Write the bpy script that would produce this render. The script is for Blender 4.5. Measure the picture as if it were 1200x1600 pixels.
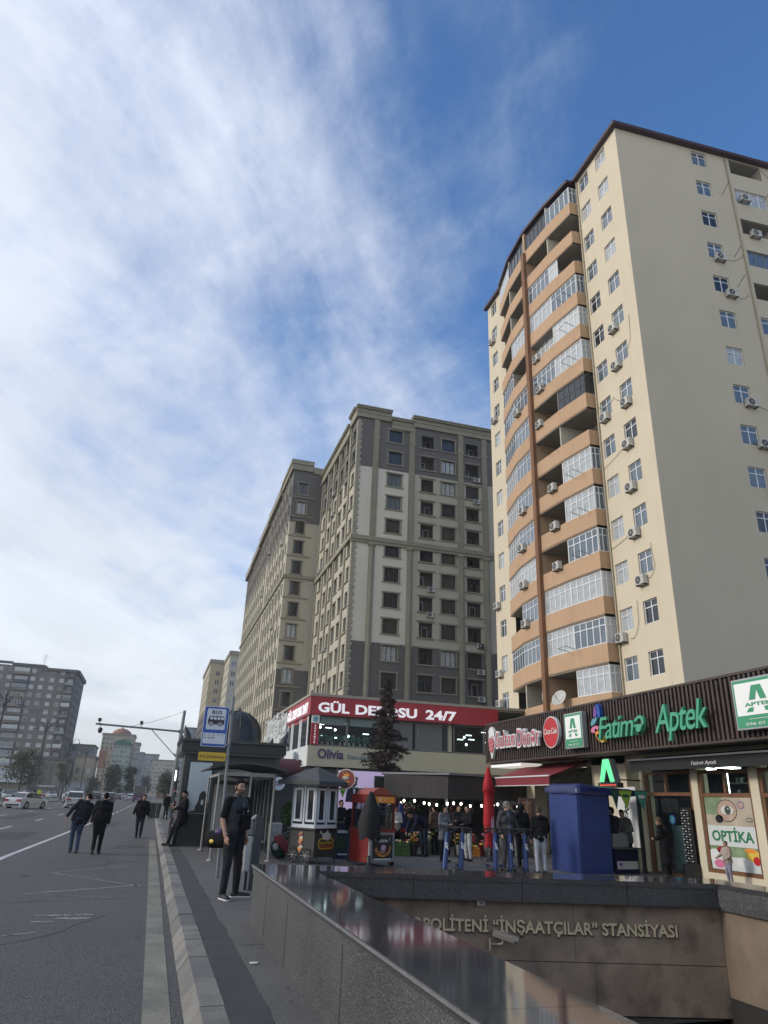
import bpy, bmesh, math, random
from math import sin, cos, pi, radians as RAD
from mathutils import Vector, Matrix, noise
for _o in list(bpy.data.objects): bpy.data.objects.remove(_o)
SC = bpy.context.scene
COL = SC.collection
rnd = random.Random(7)

# ---------------------------------------------------------------- camera
cd = bpy.data.cameras.new('camera'); cam = bpy.data.objects.new('camera', cd); COL.objects.link(cam)
cd.sensor_fit = 'VERTICAL'; cd.sensor_height = 36.0; cd.lens = 24.75; cd.clip_start = 0.05; cd.clip_end = 6000
_r = Vector((0.9547, -0.2937, 0.0341)); _u = Vector((-0.1420, -0.3551, 0.9240))
_r.normalize(); _u = (_u - _r*_u.dot(_r)).normalized(); _b = _r.cross(_u)
cam.matrix_world = Matrix(((_r.x, _u.x, _b.x, 0), (_r.y, _u.y, _b.y, 0), (_r.z, _u.z, _b.z, 1.6), (0, 0, 0, 1)))
SC.camera = cam

# ---------------------------------------------------------------- light and sky
SUN_EL, SUN_AZ = 24.0, 278.0          # azimuth clockwise from +Y (street direction); the sun stands over the far side of the street
SKY_STRENGTH = 0.092
w = bpy.data.worlds.new('World'); SC.world = w; w.use_nodes = True
nt = w.node_tree; nt.nodes.clear(); L = nt.links.new
def nd(t, **k):
    n = nt.nodes.new(t)
    for a, v in k.items(): setattr(n, a, v)
    return n
def mth(op, a, b=None, c=None, clamp=False):
    n = nd('ShaderNodeMath', operation=op, use_clamp=clamp)
    for i, v in enumerate((a, b, c)):
        if v is None: continue
        if isinstance(v, (int, float)): n.inputs[i].default_value = v
        else: L(v, n.inputs[i])
    return n.outputs[0]
sky = nd('ShaderNodeTexSky', sky_type='NISHITA', sun_disc=False)
sky.sun_elevation = RAD(SUN_EL); sky.sun_rotation = RAD(SUN_AZ); sky.air_density = 1.0; sky.dust_density = 0.6; sky.ozone_density = 3.0
tc = nd('ShaderNodeTexCoord'); sp = nd('ShaderNodeSeparateXYZ'); L(tc.outputs['Generated'], sp.inputs[0])
dx, dy, dz = sp.outputs
zc = mth('ADD', mth('MAXIMUM', dz, 0.0), 0.16)
px = mth('DIVIDE', dx, zc); py = mth('DIVIDE', dy, zc)
def cloudnoise(ang, sx, sy, scale, detail, rough, off, dist=0.0):
    a = RAD(ang)
    u = mth('ADD', mth('MULTIPLY', px, cos(a)*sx), mth('MULTIPLY', py, sin(a)*sx))
    v = mth('ADD', mth('MULTIPLY', px, -sin(a)*sy), mth('MULTIPLY', py, cos(a)*sy))
    c = nd('ShaderNodeCombineXYZ'); L(u, c.inputs[0]); L(v, c.inputs[1]); c.inputs[2].default_value = off
    n = nd('ShaderNodeTexNoise'); n.inputs['Scale'].default_value = scale; n.inputs['Detail'].default_value = detail
    n.inputs['Roughness'].default_value = rough; n.inputs['Distortion'].default_value = dist
    L(c.outputs[0], n.inputs['Vector']); return n.outputs['Fac']
n1 = cloudnoise(68, 0.75, 1.3, 1.25, 10, 0.60, 3.2, 0.45)     # long wisps
n2 = cloudnoise(35, 0.8, 1.3, 0.75, 4, 0.5, 8.1)            # broad veils
n3 = cloudnoise(118, 1.0, 1.7, 4.2, 10, 0.68, 1.7, 0.25)     # fine fibres
# more cloud towards the left of the street, none over the tower on the right
side = mth('ADD', mth('ADD', mth('MULTIPLY', dx, -1.15), mth('MULTIPLY', dz, -0.75)), 0.50)
n4 = cloudnoise(52, 0.6, 1.7, 1.9, 10, 0.62, 5.5, 0.35)
cov = mth('ADD', mth('ADD', mth('MULTIPLY', n1, 1.35), mth('MULTIPLY', n2, 0.75)), mth('ADD', mth('ADD', mth('MULTIPLY', n4, 0.95), mth('MULTIPLY', n3, 0.62)), side))
mr = nd('ShaderNodeMapRange', interpolation_type='SMOOTHSTEP'); L(cov, mr.inputs['Value'])
mr.inputs['From Min'].default_value = 1.20; mr.inputs['From Max'].default_value = 2.30
low = nd('ShaderNodeMapRange', interpolation_type='SMOOTHSTEP'); L(dz, low.inputs['Value'])   # the veil thickens towards the horizon
low.inputs['From Min'].default_value = 0.42; low.inputs['From Max'].default_value = 0.02
low.inputs['To Min'].default_value = 0.0; low.inputs['To Max'].default_value = 0.92
fac = mth('MAXIMUM', mr.outputs[0], low.outputs[0])
fac = mth('MULTIPLY', fac, 0.93)
cc = nd('ShaderNodeMix', data_type='RGBA'); L(low.outputs[0], cc.inputs['Factor'])
cc.inputs['A'].default_value = (8.1, 8.7, 9.7, 1); cc.inputs['B'].default_value = (8.4, 8.7, 9.0, 1)
mod = mth('ADD', mth('ADD', mth('MULTIPLY', n2, 0.5), mth('MULTIPLY', n1, 0.7)), 0.42)
cm = nd('ShaderNodeVectorMath', operation='SCALE'); L(cc.outputs['Result'], cm.inputs[0]); L(mod, cm.inputs['Scale'])
hs = nd('ShaderNodeHueSaturation'); hs.inputs['Saturation'].default_value = 1.2; hs.inputs['Value'].default_value = 1.95; L(sky.outputs[0], hs.inputs['Color'])
tint = nd('ShaderNodeMix', data_type='RGBA', blend_type='MULTIPLY'); tint.inputs['Factor'].default_value = 1; L(hs.outputs[0], tint.inputs['A']); tint.inputs['B'].default_value = (1.18, 1.05, 1.08, 1)
mx = nd('ShaderNodeMix', data_type='RGBA'); L(fac, mx.inputs['Factor']); L(tint.outputs['Result'], mx.inputs['A']); L(cm.outputs[0], mx.inputs['B'])
bg = nd('ShaderNodeBackground'); bg.inputs['Strength'].default_value = SKY_STRENGTH; L(mx.outputs['Result'], bg.inputs['Color'])
wo = nd('ShaderNodeOutputWorld'); L(bg.outputs[0], wo.inputs['Surface'])
sd = bpy.data.lights.new('sun', 'SUN'); so = bpy.data.objects.new('sun', sd); COL.objects.link(so)
sd.energy = 1.75; sd.angle = RAD(12); sd.color = (1.0, 0.94, 0.86)
_a, _e = RAD(SUN_AZ), RAD(SUN_EL)
sdir = Vector((sin(_a)*cos(_e), cos(_a)*cos(_e), sin(_e)))
so.rotation_euler = sdir.to_track_quat('Z', 'Y').to_euler()
SC.view_settings.view_transform = 'Standard'; SC.view_settings.look = 'None'
SC.view_settings.exposure = 0.2; SC.view_settings.gamma = 1.0; SC.view_settings.use_curve_mapping = False
SC.cycles.max_bounces = 8; SC.cycles.transparent_max_bounces = 12; SC.cycles.use_denoising = True
SC.cycles.volume_bounces = 0; SC.cycles.caustics_reflective = False; SC.cycles.caustics_refractive = False

# ---------------------------------------------------------------- materials
MATS = {}
def mat(name, col=(.5, .5, .5), rough=.75, var=.12, scale=6., bump=.0, bscale=60., metal=0., spec=.5, dirt=None, emit=None, streak=0., detail=6, speck=None, coat=0.):
    """procedural surface: base colour with low-frequency variation, optional vertical streaks, speckle, dirt and bump"""
    if name in MATS: return MATS[name]
    m = bpy.data.materials.new(name); m.use_nodes = True; MATS[name] = m
    t = m.node_tree; b = t.nodes['Principled BSDF']; K = t.links.new
    b.inputs['Roughness'].default_value = rough; b.inputs['Metallic'].default_value = metal
    b.inputs['Specular IOR Level'].default_value = spec; b.inputs['Coat Weight'].default_value = coat
    tcn = t.nodes.new('ShaderNodeTexCoord'); cur = None
    def noise_(sc, det=detail, vec=None):
        n = t.nodes.new('ShaderNodeTexNoise'); n.inputs['Scale'].default_value = sc; n.inputs['Detail'].default_value = det
        K(vec or tcn.outputs['Object'], n.inputs['Vector']); return n.outputs['Fac']
    def ramp(v, lo, hi, a, c):
        r = t.nodes.new('ShaderNodeMapRange'); K(v, r.inputs['Value'])
        for k, x in zip(('From Min', 'From Max', 'To Min', 'To Max'), (lo, hi, a, c)): r.inputs[k].default_value = x
        return r.outputs[0]
    def mixc(f, A, B):
        x = t.nodes.new('ShaderNodeMix'); x.data_type = 'RGBA'; K(f, x.inputs['Factor'])
        for s, v in (('A', A), ('B', B)):
            if isinstance(v, tuple): x.inputs[s].default_value = (*v[:3], 1)
            else: K(v, x.inputs[s])
        return x.outputs['Result']
    if var:
        lo = tuple(max(0, c*(1-var)) for c in col); hi = tuple(min(1, c*(1+var)) for c in col)
        cur = mixc(ramp(noise_(scale), .3, .7, 0, 1), lo, hi)
    else: cur = tuple(col)
    if streak:
        mp = t.nodes.new('ShaderNodeMapping'); K(tcn.outputs['Object'], mp.inputs['Vector']); mp.inputs['Scale'].default_value = (2.2, 2.2, .10)
        cur = mixc(ramp(noise_(1.6, 5, mp.outputs[0]), .52, .75, 0, streak), cur, tuple(c*.55 for c in col))
    if dirt:
        cur = mixc(ramp(noise_(dirt[1], 8), .5, .72, 0, dirt[2]), cur, dirt[0])
    if speck:
        for (sc_, lo_, hi_, col_) in speck:
            cur = mixc(ramp(noise_(sc_, 2), lo_, hi_, 0, 1), cur, col_)
    if isinstance(cur, tuple): b.inputs['Base Color'].default_value = (*cur[:3], 1)
    else: K(cur, b.inputs['Base Color'])
    if bump:
        bn = t.nodes.new('ShaderNodeBump'); bn.inputs['Strength'].default_value = bump; bn.inputs['Distance'].default_value = .02
        K(noise_(bscale, 6), bn.inputs['Height']); K(bn.outputs[0], b.inputs['Normal'])
    if emit:
        b.inputs['Emission Color'].default_value = (*emit[:3], 1); b.inputs['Emission Strength'].default_value = emit[3]
    return m
def glassmat(name, tint=(.8, .9, .9), alpha=.75, rough=.03):
    if name in MATS: return MATS[name]
    m = bpy.data.materials.new(name); m.use_nodes = True; MATS[name] = m
    t = m.node_tree; b = t.nodes['Principled BSDF']; o = t.nodes['Material Output']
    b.inputs['Base Color'].default_value = (.02, .025, .03, 1); b.inputs['Roughness'].default_value = rough
    tr = t.nodes.new('ShaderNodeBsdfTransparent'); tr.inputs[0].default_value = (*tint, 1)
    mxs = t.nodes.new('ShaderNodeMixShader'); mxs.inputs[0].default_value = alpha
    t.links.new(b.outputs[0], mxs.inputs[1]); t.links.new(tr.outputs[0], mxs.inputs[2]); t.links.new(mxs.outputs[0], o.inputs['Surface'])
    return m

mat('asphalt', (.070, .067, .063), .86, .14, .5, .6, 70, dirt=((.066, .065, .065), .30, .8), speck=[(85, .54, .62, (.19, .185, .18)), (65, .46, .38, (.028, .028, .028)), (2.2, .62, .75, (.062, .061, .061))])
mat('asphalt_patch', (.045, .045, .046), .9, .2, 2., .7, 70, speck=[(85, .58, .68, (.12, .12, .12))])
mat('pavement', (.100, .095, .090), .85, .14, 1.1, .35, 70, dirt=((.078, .075, .072), 1.3, .7), speck=[(90, .58, .68, (.19, .19, .185)), (60, .42, .32, (.05, .05, .05))])
mat('kerb_stone', (.20, .19, .17), .85, .16, 2.2, .5, 60, dirt=((.09, .085, .08), 3., .7))
mat('kerb_top', (.145, .14, .13), .85, .16, 2.2, .5, 60, dirt=((.09, .085, .08), 2., .7))
mat('line_white', (.55, .55, .54), .8, .1, 3., .2, 80, dirt=((.2, .2, .2), 2.5, .6), speck=[(40, .60, .68, (.10, .10, .10))])
mat('line_worn', (.27, .26, .245), .85, .25, 3., .3, 80, speck=[(14, .5, .62, (.07, .07, .07)), (60, .56, .66, (.06, .06, .06))])
mat('line_yellow_worn', (.22, .205, .165), .85, .18, 3., .4, 80, dirt=((.10, .095, .085), 1.2, .8), speck=[(50, .60, .68, (.09, .09, .085))])
mat('ground', (.10, .095, .085), .95, .2, .05)
mat('granite_polished', (.042, .042, .044), .06, .15, 1.2, .0, 160, speck=[(90, .56, .66, (.10, .10, .105)), (140, .64, .72, (.20, .20, .21))], spec=.5, dirt=((.075, .072, .068), 1.5, .45))
mat('granite_face', (.058, .057, .055), .42, .25, 1.1, .2, 90, dirt=((.11, .103, .092), .8, .6), speck=[(85, .55, .65, (.19, .19, .185)), (120, .62, .70, (.28, .28, .28)), (70, .44, .35, (.028, .028, .028))], streak=.5)
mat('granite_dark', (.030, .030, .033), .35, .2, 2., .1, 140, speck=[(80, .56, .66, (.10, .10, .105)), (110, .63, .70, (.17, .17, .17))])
mat('granite_edge', (.19, .185, .175), .5, .15, 6., speck=[(170, .56, .66, (.08, .08, .08))])
mat('stone_brown', (.235, .180, .135), .62, .22, 2.4, .25, 22, dirt=((.085, .064, .048), 3.2, .8))
mat('stone_tan', (.205, .155, .11), .60, .18, 2.6, .3, 20, dirt=((.20, .15, .10), 2.4, .8))
mat('joint', (.028, .025, .022), .9, 0)
mat('gold', (.55, .46, .31), .45, .05, 4., metal=.2)
mat('black_edge', (.008, .008, .008), .6, 0)
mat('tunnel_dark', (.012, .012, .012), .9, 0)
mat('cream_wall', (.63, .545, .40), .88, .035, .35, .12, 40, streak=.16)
mat('cream_wall_shaded', (.52, .455, .34), .88, .035, .22, .12, 40, streak=.07, dirt=((.46, .405, .30), .12, .6))  # same cream paint, shade put into its colour for faces turned from sun
mat('orange_wall', (.50, .325, .195), .86, .05, .5, .1, 40, streak=.25)
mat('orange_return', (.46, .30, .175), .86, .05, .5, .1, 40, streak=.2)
mat('pilaster_brown', (.20, .095, .045), .8, .08, .8)
mat('roof_maroon', (.045, .012, .014), .5, .1, 1.)
mat('soffit', (.32, .29, .24), .9, .08, 2.)
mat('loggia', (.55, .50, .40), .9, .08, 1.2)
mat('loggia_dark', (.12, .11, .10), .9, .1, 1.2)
mat('white_frame', (.72, .73, .74), .45, .03, 2.)
mat('grey_frame', (.20, .20, .20), .5, .03, 2.)
mat('dark_frame', (.045, .04, .038), .5, .05, 2.)
mat('brown_frame', (.17, .075, .032), .5, .12, 6.)
mat('pane_sky', (.10, .13, .155), .06, .25, 1.2, spec=.9, coat=.5)
mat('pane_dark', (.012, .014, .018), .06, .2, 1., spec=.8)
mat('pane_curtain', (.40, .42, .42), .12, .18, 3., spec=.8, coat=.4)
mat('pane_blind', (.52, .53, .52), .2, .1, 3., spec=.6, coat=.3)
mat('pane_tint', (.045, .035, .028), .05, .2, 1., spec=.8)
mat('ac_white', (.50, .49, .45), .55, .08, 4., dirt=((.22, .20, .17), 5., .6))
mat('ac_fan', (.045, .045, .045), .6, .1, 4.)
mat('metal_grey', (.20, .21, .22), .5, .1, 3., metal=.4)
mat('metal_light', (.42, .43, .43), .42, .08, 3., metal=.5)
mat('metal_black', (.018, .018, .019), .42, .1, 4.)
mat('pipe', (.40, .35, .24), .6, .1, 3.)
mat('wood_slat', (.055, .036, .028), .6, .2, 3., dirt=((.085, .055, .04), 6., .5))
mat('wood_back', (.015, .011, .010), .8, .1, 3.)
mat('sign_white', (.72, .72, .70), .4, .03, 2.)
mat('sign_lit', (.75, .75, .73), .4, .02, 2., emit=(1, .98, .93, .12))
mat('sign_red', (.50, .018, .022), .4, .06, 2.)
mat('sign_red_dark', (.33, .014, .024), .45, .12, 1.2)
mat('sign_green', (.05, .30, .15), .4, .05, 2.)
mat('sign_mint', (.07, .36, .21), .4, .05, 2.)
mat('sign_blue', (.015, .085, .36), .4, .05, 3.)
mat('sign_yellow', (.62, .38, .03), .45, .05, 3.)
mat('sign_pink_red', (.52, .10, .13), .4, .05, 3.)
mat('purple_text', (.055, .02, .11), .4, 0)
mat('teal', (.10, .33, .36), .4, .05)
mat('pink', (.62, .18, .30), .4, .05)
mat('orange', (.75, .28, .04), .4, .05)
mat('yellow', (.70, .50, .08), .4, .05)
mat('violet', (.20, .07, .33), .4, .05)

# ---------------------------------------------------------------- mesh builder
class MB:
    def __init__(s): s.v = []; s.f = []; s.m = []; s.mi = []; s.sm = []; s.T = None
    def slot(s, m):
        if m not in s.m: s.m.append(m)
        return s.m.index(m)
    def add(s, vs, fs, m, smooth=False):
        b = len(s.v); T = s.T
        s.v += [tuple(T @ Vector(p)) if T else tuple(p) for p in vs]
        k = s.slot(m)
        for f in fs: s.f.append([b+i for i in f]); s.mi.append(k); s.sm.append(smooth)
        return s
    def quad(s, a, b, c, d, m): return s.add([a, b, c, d], [(0, 1, 2, 3)], m)
    def box(s, x0, y0, z0, x1, y1, z1, m, faces='all'):
        x0, x1 = min(x0, x1), max(x0, x1); y0, y1 = min(y0, y1), max(y0, y1); z0, z1 = min(z0, z1), max(z0, z1)
        v = [(x0, y0, z0), (x1, y0, z0), (x1, y1, z0), (x0, y1, z0), (x0, y0, z1), (x1, y0, z1), (x1, y1, z1), (x0, y1, z1)]
        return s.add(v, [(0, 3, 2, 1), (4, 5, 6, 7), (0, 1, 5, 4), (1, 2, 6, 5), (2, 3, 7, 6), (3, 0, 4, 7)], m)
    def bbox(s, x0, y0, z0, x1, y1, z1, m, c=.01):
        """box with chamfered edges"""
        bm = bmesh.new(); bmesh.ops.create_cube(bm, size=1)
        for v in bm.verts: v.co = Vector(((x0+x1)/2+v.co.x*(x1-x0), (y0+y1)/2+v.co.y*(y1-y0), (z0+z1)/2+v.co.z*(z1-z0)))
        bmesh.ops.bevel(bm, geom=bm.edges[:], offset=c, segments=2, affect='EDGES', profile=.6)
        return s.frombm(bm, m)
    def frombm(s, bm, m, smooth=False):
        bm.verts.ensure_lookup_table()
        for i, v in enumerate(bm.verts): v.index = i
        s.add([v.co[:] for v in bm.verts], [[v.index for v in f.verts] for f in bm.faces], m, smooth); bm.free(); return s
    def prism(s, pts, a, b, m, axis='z', m2=None):
        """closed polygon pts (2D) extruded from a to b along axis"""
        ar = sum(pts[i][0]*pts[(i+1) % len(pts)][1]-pts[(i+1) % len(pts)][0]*pts[i][1] for i in range(len(pts)))
        if ar < 0: pts = pts[::-1]
        n = len(pts)
        P = {'z': lambda p, h: (p[0], p[1], h), 'y': lambda p, h: (p[0], h, p[1]), 'x': lambda p, h: (h, p[0], p[1])}[axis]
        v = [P(p, a) for p in pts]+[P(p, b) for p in pts]
        s.add(v, [list(range(n))[::-1], list(range(n, 2*n))], m2 or m)
        return s.add(v, [(i, (i+1) % n, n+(i+1) % n, n+i) for i in range(n)], m)
    def tube(s, pts, r, m, n=8, cap=True, smooth=True):
        """round tube through points; r one radius or one per point"""
        pts = [Vector(p) for p in pts]; rs = r if isinstance(r, (list, tuple)) else [r]*len(pts)
        v = []; up = None
        for i, p in enumerate(pts):
            d = (pts[min(i+1, len(pts)-1)]-pts[max(i-1, 0)]).normalized()
            if up is None: up = Vector((0, 0, 1)) if abs(d.z) < .9 else Vector((1, 0, 0))
            a = d.cross(up).normalized(); up = a.cross(d).normalized()
            for k in range(n):
                t = 2*pi*k/n; v.append(p+(a*cos(t)+up*sin(t))*rs[i])
        f = [(i*n+k, i*n+(k+1) % n, (i+1)*n+(k+1) % n, (i+1)*n+k) for i in range(len(pts)-1) for k in range(n)]
        s.add(v, f, m, smooth)
        if cap: s.add(v[:n], [list(range(n))[::-1]], m); s.add(v[-n:], [list(range(n))], m)
        return s
    def lathe(s, prof, c, m, n=16, smooth=True):
        v = [(c[0]+r*cos(2*pi*k/n), c[1]+r*sin(2*pi*k/n), c[2]+z) for r, z in prof for k in range(n)]
        f = [(i*n+k, i*n+(k+1) % n, (i+1)*n+(k+1) % n, (i+1)*n+k) for i in range(len(prof)-1) for k in range(n)]
        s.add(v, f, m, smooth)
        if prof[-1][0] > 1e-4: s.add(v[-n:], [list(range(n))], m)
        if prof[0][0] > 1e-4: s.add(v[:n], [list(range(n))[::-1]], m)
        return s
    def disc(s, c, r, m, axis='y', th=.02, n=28, ry=None):
        pts = [(cos(2*pi*k/n)*r, sin(2*pi*k/n)*(ry or r)) for k in range(n)]
        if axis == 'y': return s.prism([(c[0]+a, c[2]+b) for a, b in pts], c[1]-th/2, c[1]+th/2, m, 'y')
        if axis == 'x': return s.prism([(c[1]+a, c[2]+b) for a, b in pts], c[0]-th/2, c[0]+th/2, m, 'x')
        return s.prism([(c[0]+a, c[1]+b) for a, b in pts], c[2]-th/2, c[2]+th/2, m, 'z')
    def ell(s, c, r, m, n=14, k=9, smooth=True):
        v = [(c[0], c[1], c[2]-r[2])]
        for i in range(1, k):
            t = -pi/2+pi*i/k
            v += [(c[0]+r[0]*cos(t)*cos(2*pi*j/n), c[1]+r[1]*cos(t)*sin(2*pi*j/n), c[2]+r[2]*sin(t)) for j in range(n)]
        v.append((c[0], c[1], c[2]+r[2])); f = [(0, 1+(j+1) % n, 1+j) for j in range(n)]
        f += [(1+i*n+j, 1+i*n+(j+1) % n, 1+(i+1)*n+(j+1) % n, 1+(i+1)*n+j) for i in range(k-2) for j in range(n)]
        o = 1+(k-2)*n; f += [(o+j, o+(j+1) % n, len(v)-1) for j in range(n)]
        return s.add(v, f, m, smooth)
    def mesh(s, name='m'):
        me = bpy.data.meshes.new(name); me.from_pydata(s.v, [], s.f)
        for m in s.m: me.materials.append(MATS[m])
        me.polygons.foreach_set('material_index', s.mi); me.polygons.foreach_set('use_smooth', s.sm); me.update(); return me
    def build(s, name, parent=None, loc=None, rz=0):
        o = bpy.data.objects.new(name, s.mesh(name)); COL.objects.link(o); o.parent = parent
        if loc: o.location = loc
        if rz: o.rotation_euler.z = rz
        return o
def tag(o, label=None, cat=None, group=None, kind=None):
    if label: o['label'] = label
    if cat: o['category'] = cat
    if group: o['group'] = group
    if kind: o['kind'] = kind
    return o
def thing(name, label, cat, loc=(0, 0, 0), rz=0, group=None):
    o = bpy.data.objects.new(name, None); COL.objects.link(o); o.location = loc; o.rotation_euler.z = rz; o.empty_display_size = .3
    return tag(o, label, cat, group)
def copytree(o, parent=None, loc=None, rz=None):
    c = o.copy(); COL.objects.link(c); c.parent = parent
    if loc is not None: c.location = loc
    if rz is not None: c.rotation_euler.z = rz
    for ch in [x for x in bpy.data.objects if x.parent == o] if False else CH(o): REG(copytree(ch, c), c)
    return c
_kids = {}
def CH(o): return list(o.children)
def REG(o, p): return o
def struct(name, mb): return tag(mb.build(name), kind='structure')
_fontcache = {}
def text(mb, s, o, u, v, size, m, depth=.02, sx=1., bold=0., shear=0., align='LEFT', m_side=None, space=1.0):
    """letters as solid geometry: origin o, reading direction u, up v"""
    key = (s, bold, shear, space)
    if key not in _fontcache:
        cu = bpy.data.curves.new('t', 'FONT'); cu.body = s; cu.size = 1; cu.offset = bold; cu.shear = shear; cu.extrude = .5; cu.resolution_u = 3; cu.space_character = space
        ob = bpy.data.objects.new('t', cu); COL.objects.link(ob)
        bpy.context.view_layer.update()
        me = bpy.data.meshes.new_from_object(ob.evaluated_get(bpy.context.evaluated_depsgraph_get()))
        _fontcache[key] = ([p.co[:] for p in me.vertices], [list(p.vertices) for p in me.polygons])
        bpy.data.objects.remove(ob); bpy.data.meshes.remove(me)
    vs, fs = _fontcache[key]; o = Vector(o); u = Vector(u).normalized(); v = Vector(v).normalized(); n = u.cross(v)
    xs = [p[0] for p in vs]; w0, w1 = min(xs), max(xs)
    off = {'LEFT': w0, 'CENTER': (w0+w1)/2, 'RIGHT': w1}[align]
    P = [o+u*((p[0]-off)*size*sx)+v*(p[1]*size)+n*((p[2]+.5)*depth) for p in vs]
    return mb.add(P, fs, m)
def textfit(mb, s, o, u, v, width, height, m, **k):
    """letters scaled to a given width and cap height"""
    bold = k.get('bold', 0.); shear = k.get('shear', 0.); sp = k.get('space', 1.0)
    tmp = MB(); text(tmp, s, (0, 0, 0), (1, 0, 0), (0, 1, 0), 1, m, bold=bold, shear=shear, space=sp)
    w = max(p[0] for p in tmp.v)-min(p[0] for p in tmp.v)
    size = height/.73
    return text(mb, s, o, u, v, size, m, sx=width/(w*size), **k)
# ---------------------------------------------------------------- ground, road, pavement
g = MB(); Z = -.22
for (x0, y0, x1, y1) in ((-900, -60, .62, 1200), (9.5, -60, 900, 1200), (.62, 11.6, 9.5, 1200), (.62, -60, 9.5, -6)):
    g.quad((x0, y0, Z), (x1, y0, Z), (x1, y1, Z), (x0, y1, Z), 'ground')
struct('ground', g)
r = MB(); r.quad((-14.9, -40, -.15), (.62, -40, -.15), (.62, 700, -.15), (-14.9, 700, -.15), 'asphalt'); struct('road', r)
r = MB(); r.quad((-34, -40, -.15), (-17.6, -40, -.15), (-17.6, 700, -.15), (-34, 700, -.15), 'asphalt'); struct('road', r)
m = MB(); m.box(-17.6, 20, -.2, -14.9, 700, .0, 'kerb_top'); struct('median', m)
m = MB(); m.box(-60, -40, -.2, -34, 700, -.02, 'pavement'); struct('opposite_pavement', m)
k = MB(); y = -12.
while y < 140:                                   # kerb stones, slightly unequal, with a battered face
    ln = 1.0; j = rnd.uniform(-.006, .006); h = rnd.uniform(-.006, .006)
    k.prism([(.53+j, -.22), (.53+j, -.14), (.63+j, .0+h), (.83+j, .0+h), (.83+j, -.22)], y+.006, y+ln-.006, 'kerb_stone' if rnd.random() < .6 else 'kerb_top', 'y'); y += ln
k.box(.64, -12, -.22, .80, 700, -.012, 'joint')
k.prism([(.53, -.22), (.53, -.14), (.63, 0), (.83, 0), (.83, -.22)], 140, 700, 'kerb_top', 'y')
struct('kerb', k)
p = MB()
for (x0, y0, x1, y1) in ((.82, -12, 1.60, 11.2), (.82, 11.2, 40, 700), (8.0, -12, 40, 11.2)):
    p.quad((x0, y0, -.004), (x1, y0, -.004), (x1, y1, -.004), (x0, y1, -.004), 'pavement')
struct('pavement', p)
p = MB(); pts = []                                # dark asphalt repair strip with a ragged edge
yy = -12.; 
while yy < 31: pts.append((1.17+.05*noise.noise(Vector((yy*.9, 3, 0)))+.025*noise.noise(Vector((yy*4, 9, 0)))+(.0 if yy < 24 else -.03), yy)); yy += .17
v = []; f = []
for i, (x, y) in enumerate(pts): v += [(.832, y, .0), (x, y, .001)]
for i in range(len(pts)-1): f.append((2*i, 2*i+1, 2*i+3, 2*i+2))
p.add(v, f, 'asphalt_patch'); struct('pavement_repair_strip', p)
p = MB()                                         # slab joints and small litter marks of the plaza paving
for i in range(1, 26):
    y = 11.5+i*1.5; p.quad((1.3, y, .0), (30, y, .0), (30, y+.014, .0), (1.3, y+.014, .0), 'joint')
for i in range(1, 12):
    x = 2.2+i*1.5; p.quad((x, 11.5, .001), (x+.014, 11.5, .001), (x+.014, 50, .001), (x, 50, .001), 'joint')
p.quad((1.25, 6.2, .0), (1.53, 6.2, .0), (1.53, 6.215, .0), (1.25, 6.215, .0), 'joint'); p.quad((1.24, 9.6, .0), (1.54, 9.6, .0), (1.54, 9.614, .0), (1.24, 9.614, .0), 'joint')
struct('paving_joints', p)
q = MB()
def strip(mb, pts, w, m, z=-.146):
    for (x0, y0), (x1, y1) in zip(pts, pts[1:]):
        d = Vector((x1-x0, y1-y0)).normalized(); n = Vector((-d.y, d.x))*w/2
        mb.quad((x0-n.x, y0-n.y, z), (x0+n.x, y0+n.y, z), (x1+n.x, y1+n.y, z), (x1-n.x, y1-n.y, z), m)
strip(q, [(-3.6+(y-23)*.0, y) for y in (4, 12, 20, 24)], .16, 'line_white'); strip(q, [(-3.6, 24), (-3.42, 34), (-3.25, 44), (-2.95, 66)], .15, 'line_white')
yy = 68
while yy < 330:
    strip(q, [(-2.93+(yy-66)*.009, yy), (-2.93+(yy-66)*.009, yy+5)], .16, 'line_white'); yy += 8
for x, y0, s in ((-6.45, 3.5, 11.8), (-9.7, 6, 12.8), (-12.4, 2, 12.6)):
    yy = y0
    while yy < 340: strip(q, [(x, yy), (x, yy+3.6)], .15, 'line_white'); yy += s
for c in ([(.20, 4), (.31, 7.2), (.33, 16), (.32, 33)],): strip(q, c, .235, 'line_yellow_worn')
for a, b, wd in (((-1.9, 19.4), (-.3, 21.4), .07), ((-1.9, 19.4), (.05, 16.9), .06), ((-1.95, 15.6), (.1, 17.1), .12), ((-1.95, 15.6), (-.4, 15.1), .05), ((-1.2, 24.5), (-.1, 23.2), .06), ((-1.3, 24.6), (-.2, 26), .06), ((-1.2, 29.), (.0, 27.5), .06), ((-1.9, 11.1), (-1.2, 11.6), .05)):
    strip(q, [a, b], wd, 'line_worn')
for cx, cy, rx, ry in ((-1.15, 13.05, .28, .10), (-.85, 12.75, .30, .12), (-1.25, 12.45, .2, .07), (-.7, 13.1, .16, .10)):
    n = 14; q.add([(cx+rx*cos(2*pi*i/n)*rnd.uniform(.7, 1.1), cy+ry*sin(2*pi*i/n)*rnd.uniform(.6, 1.1), -.1455) for i in range(n)], [list(range(n))], 'line_worn')
struct('road_markings', q)
q = MB(); rr2 = random.Random(21)                 # tar patches, cracks and a cable trench in the carriageway
def blob(x, y, rx, ry, z, m, n=18):
    q.add([(x+rx*cos(2*pi*i/n)*rr2.uniform(.75, 1.1), y+ry*sin(2*pi*i/n)*rr2.uniform(.75, 1.1), z) for i in range(n)], [list(range(n))], m)
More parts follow.
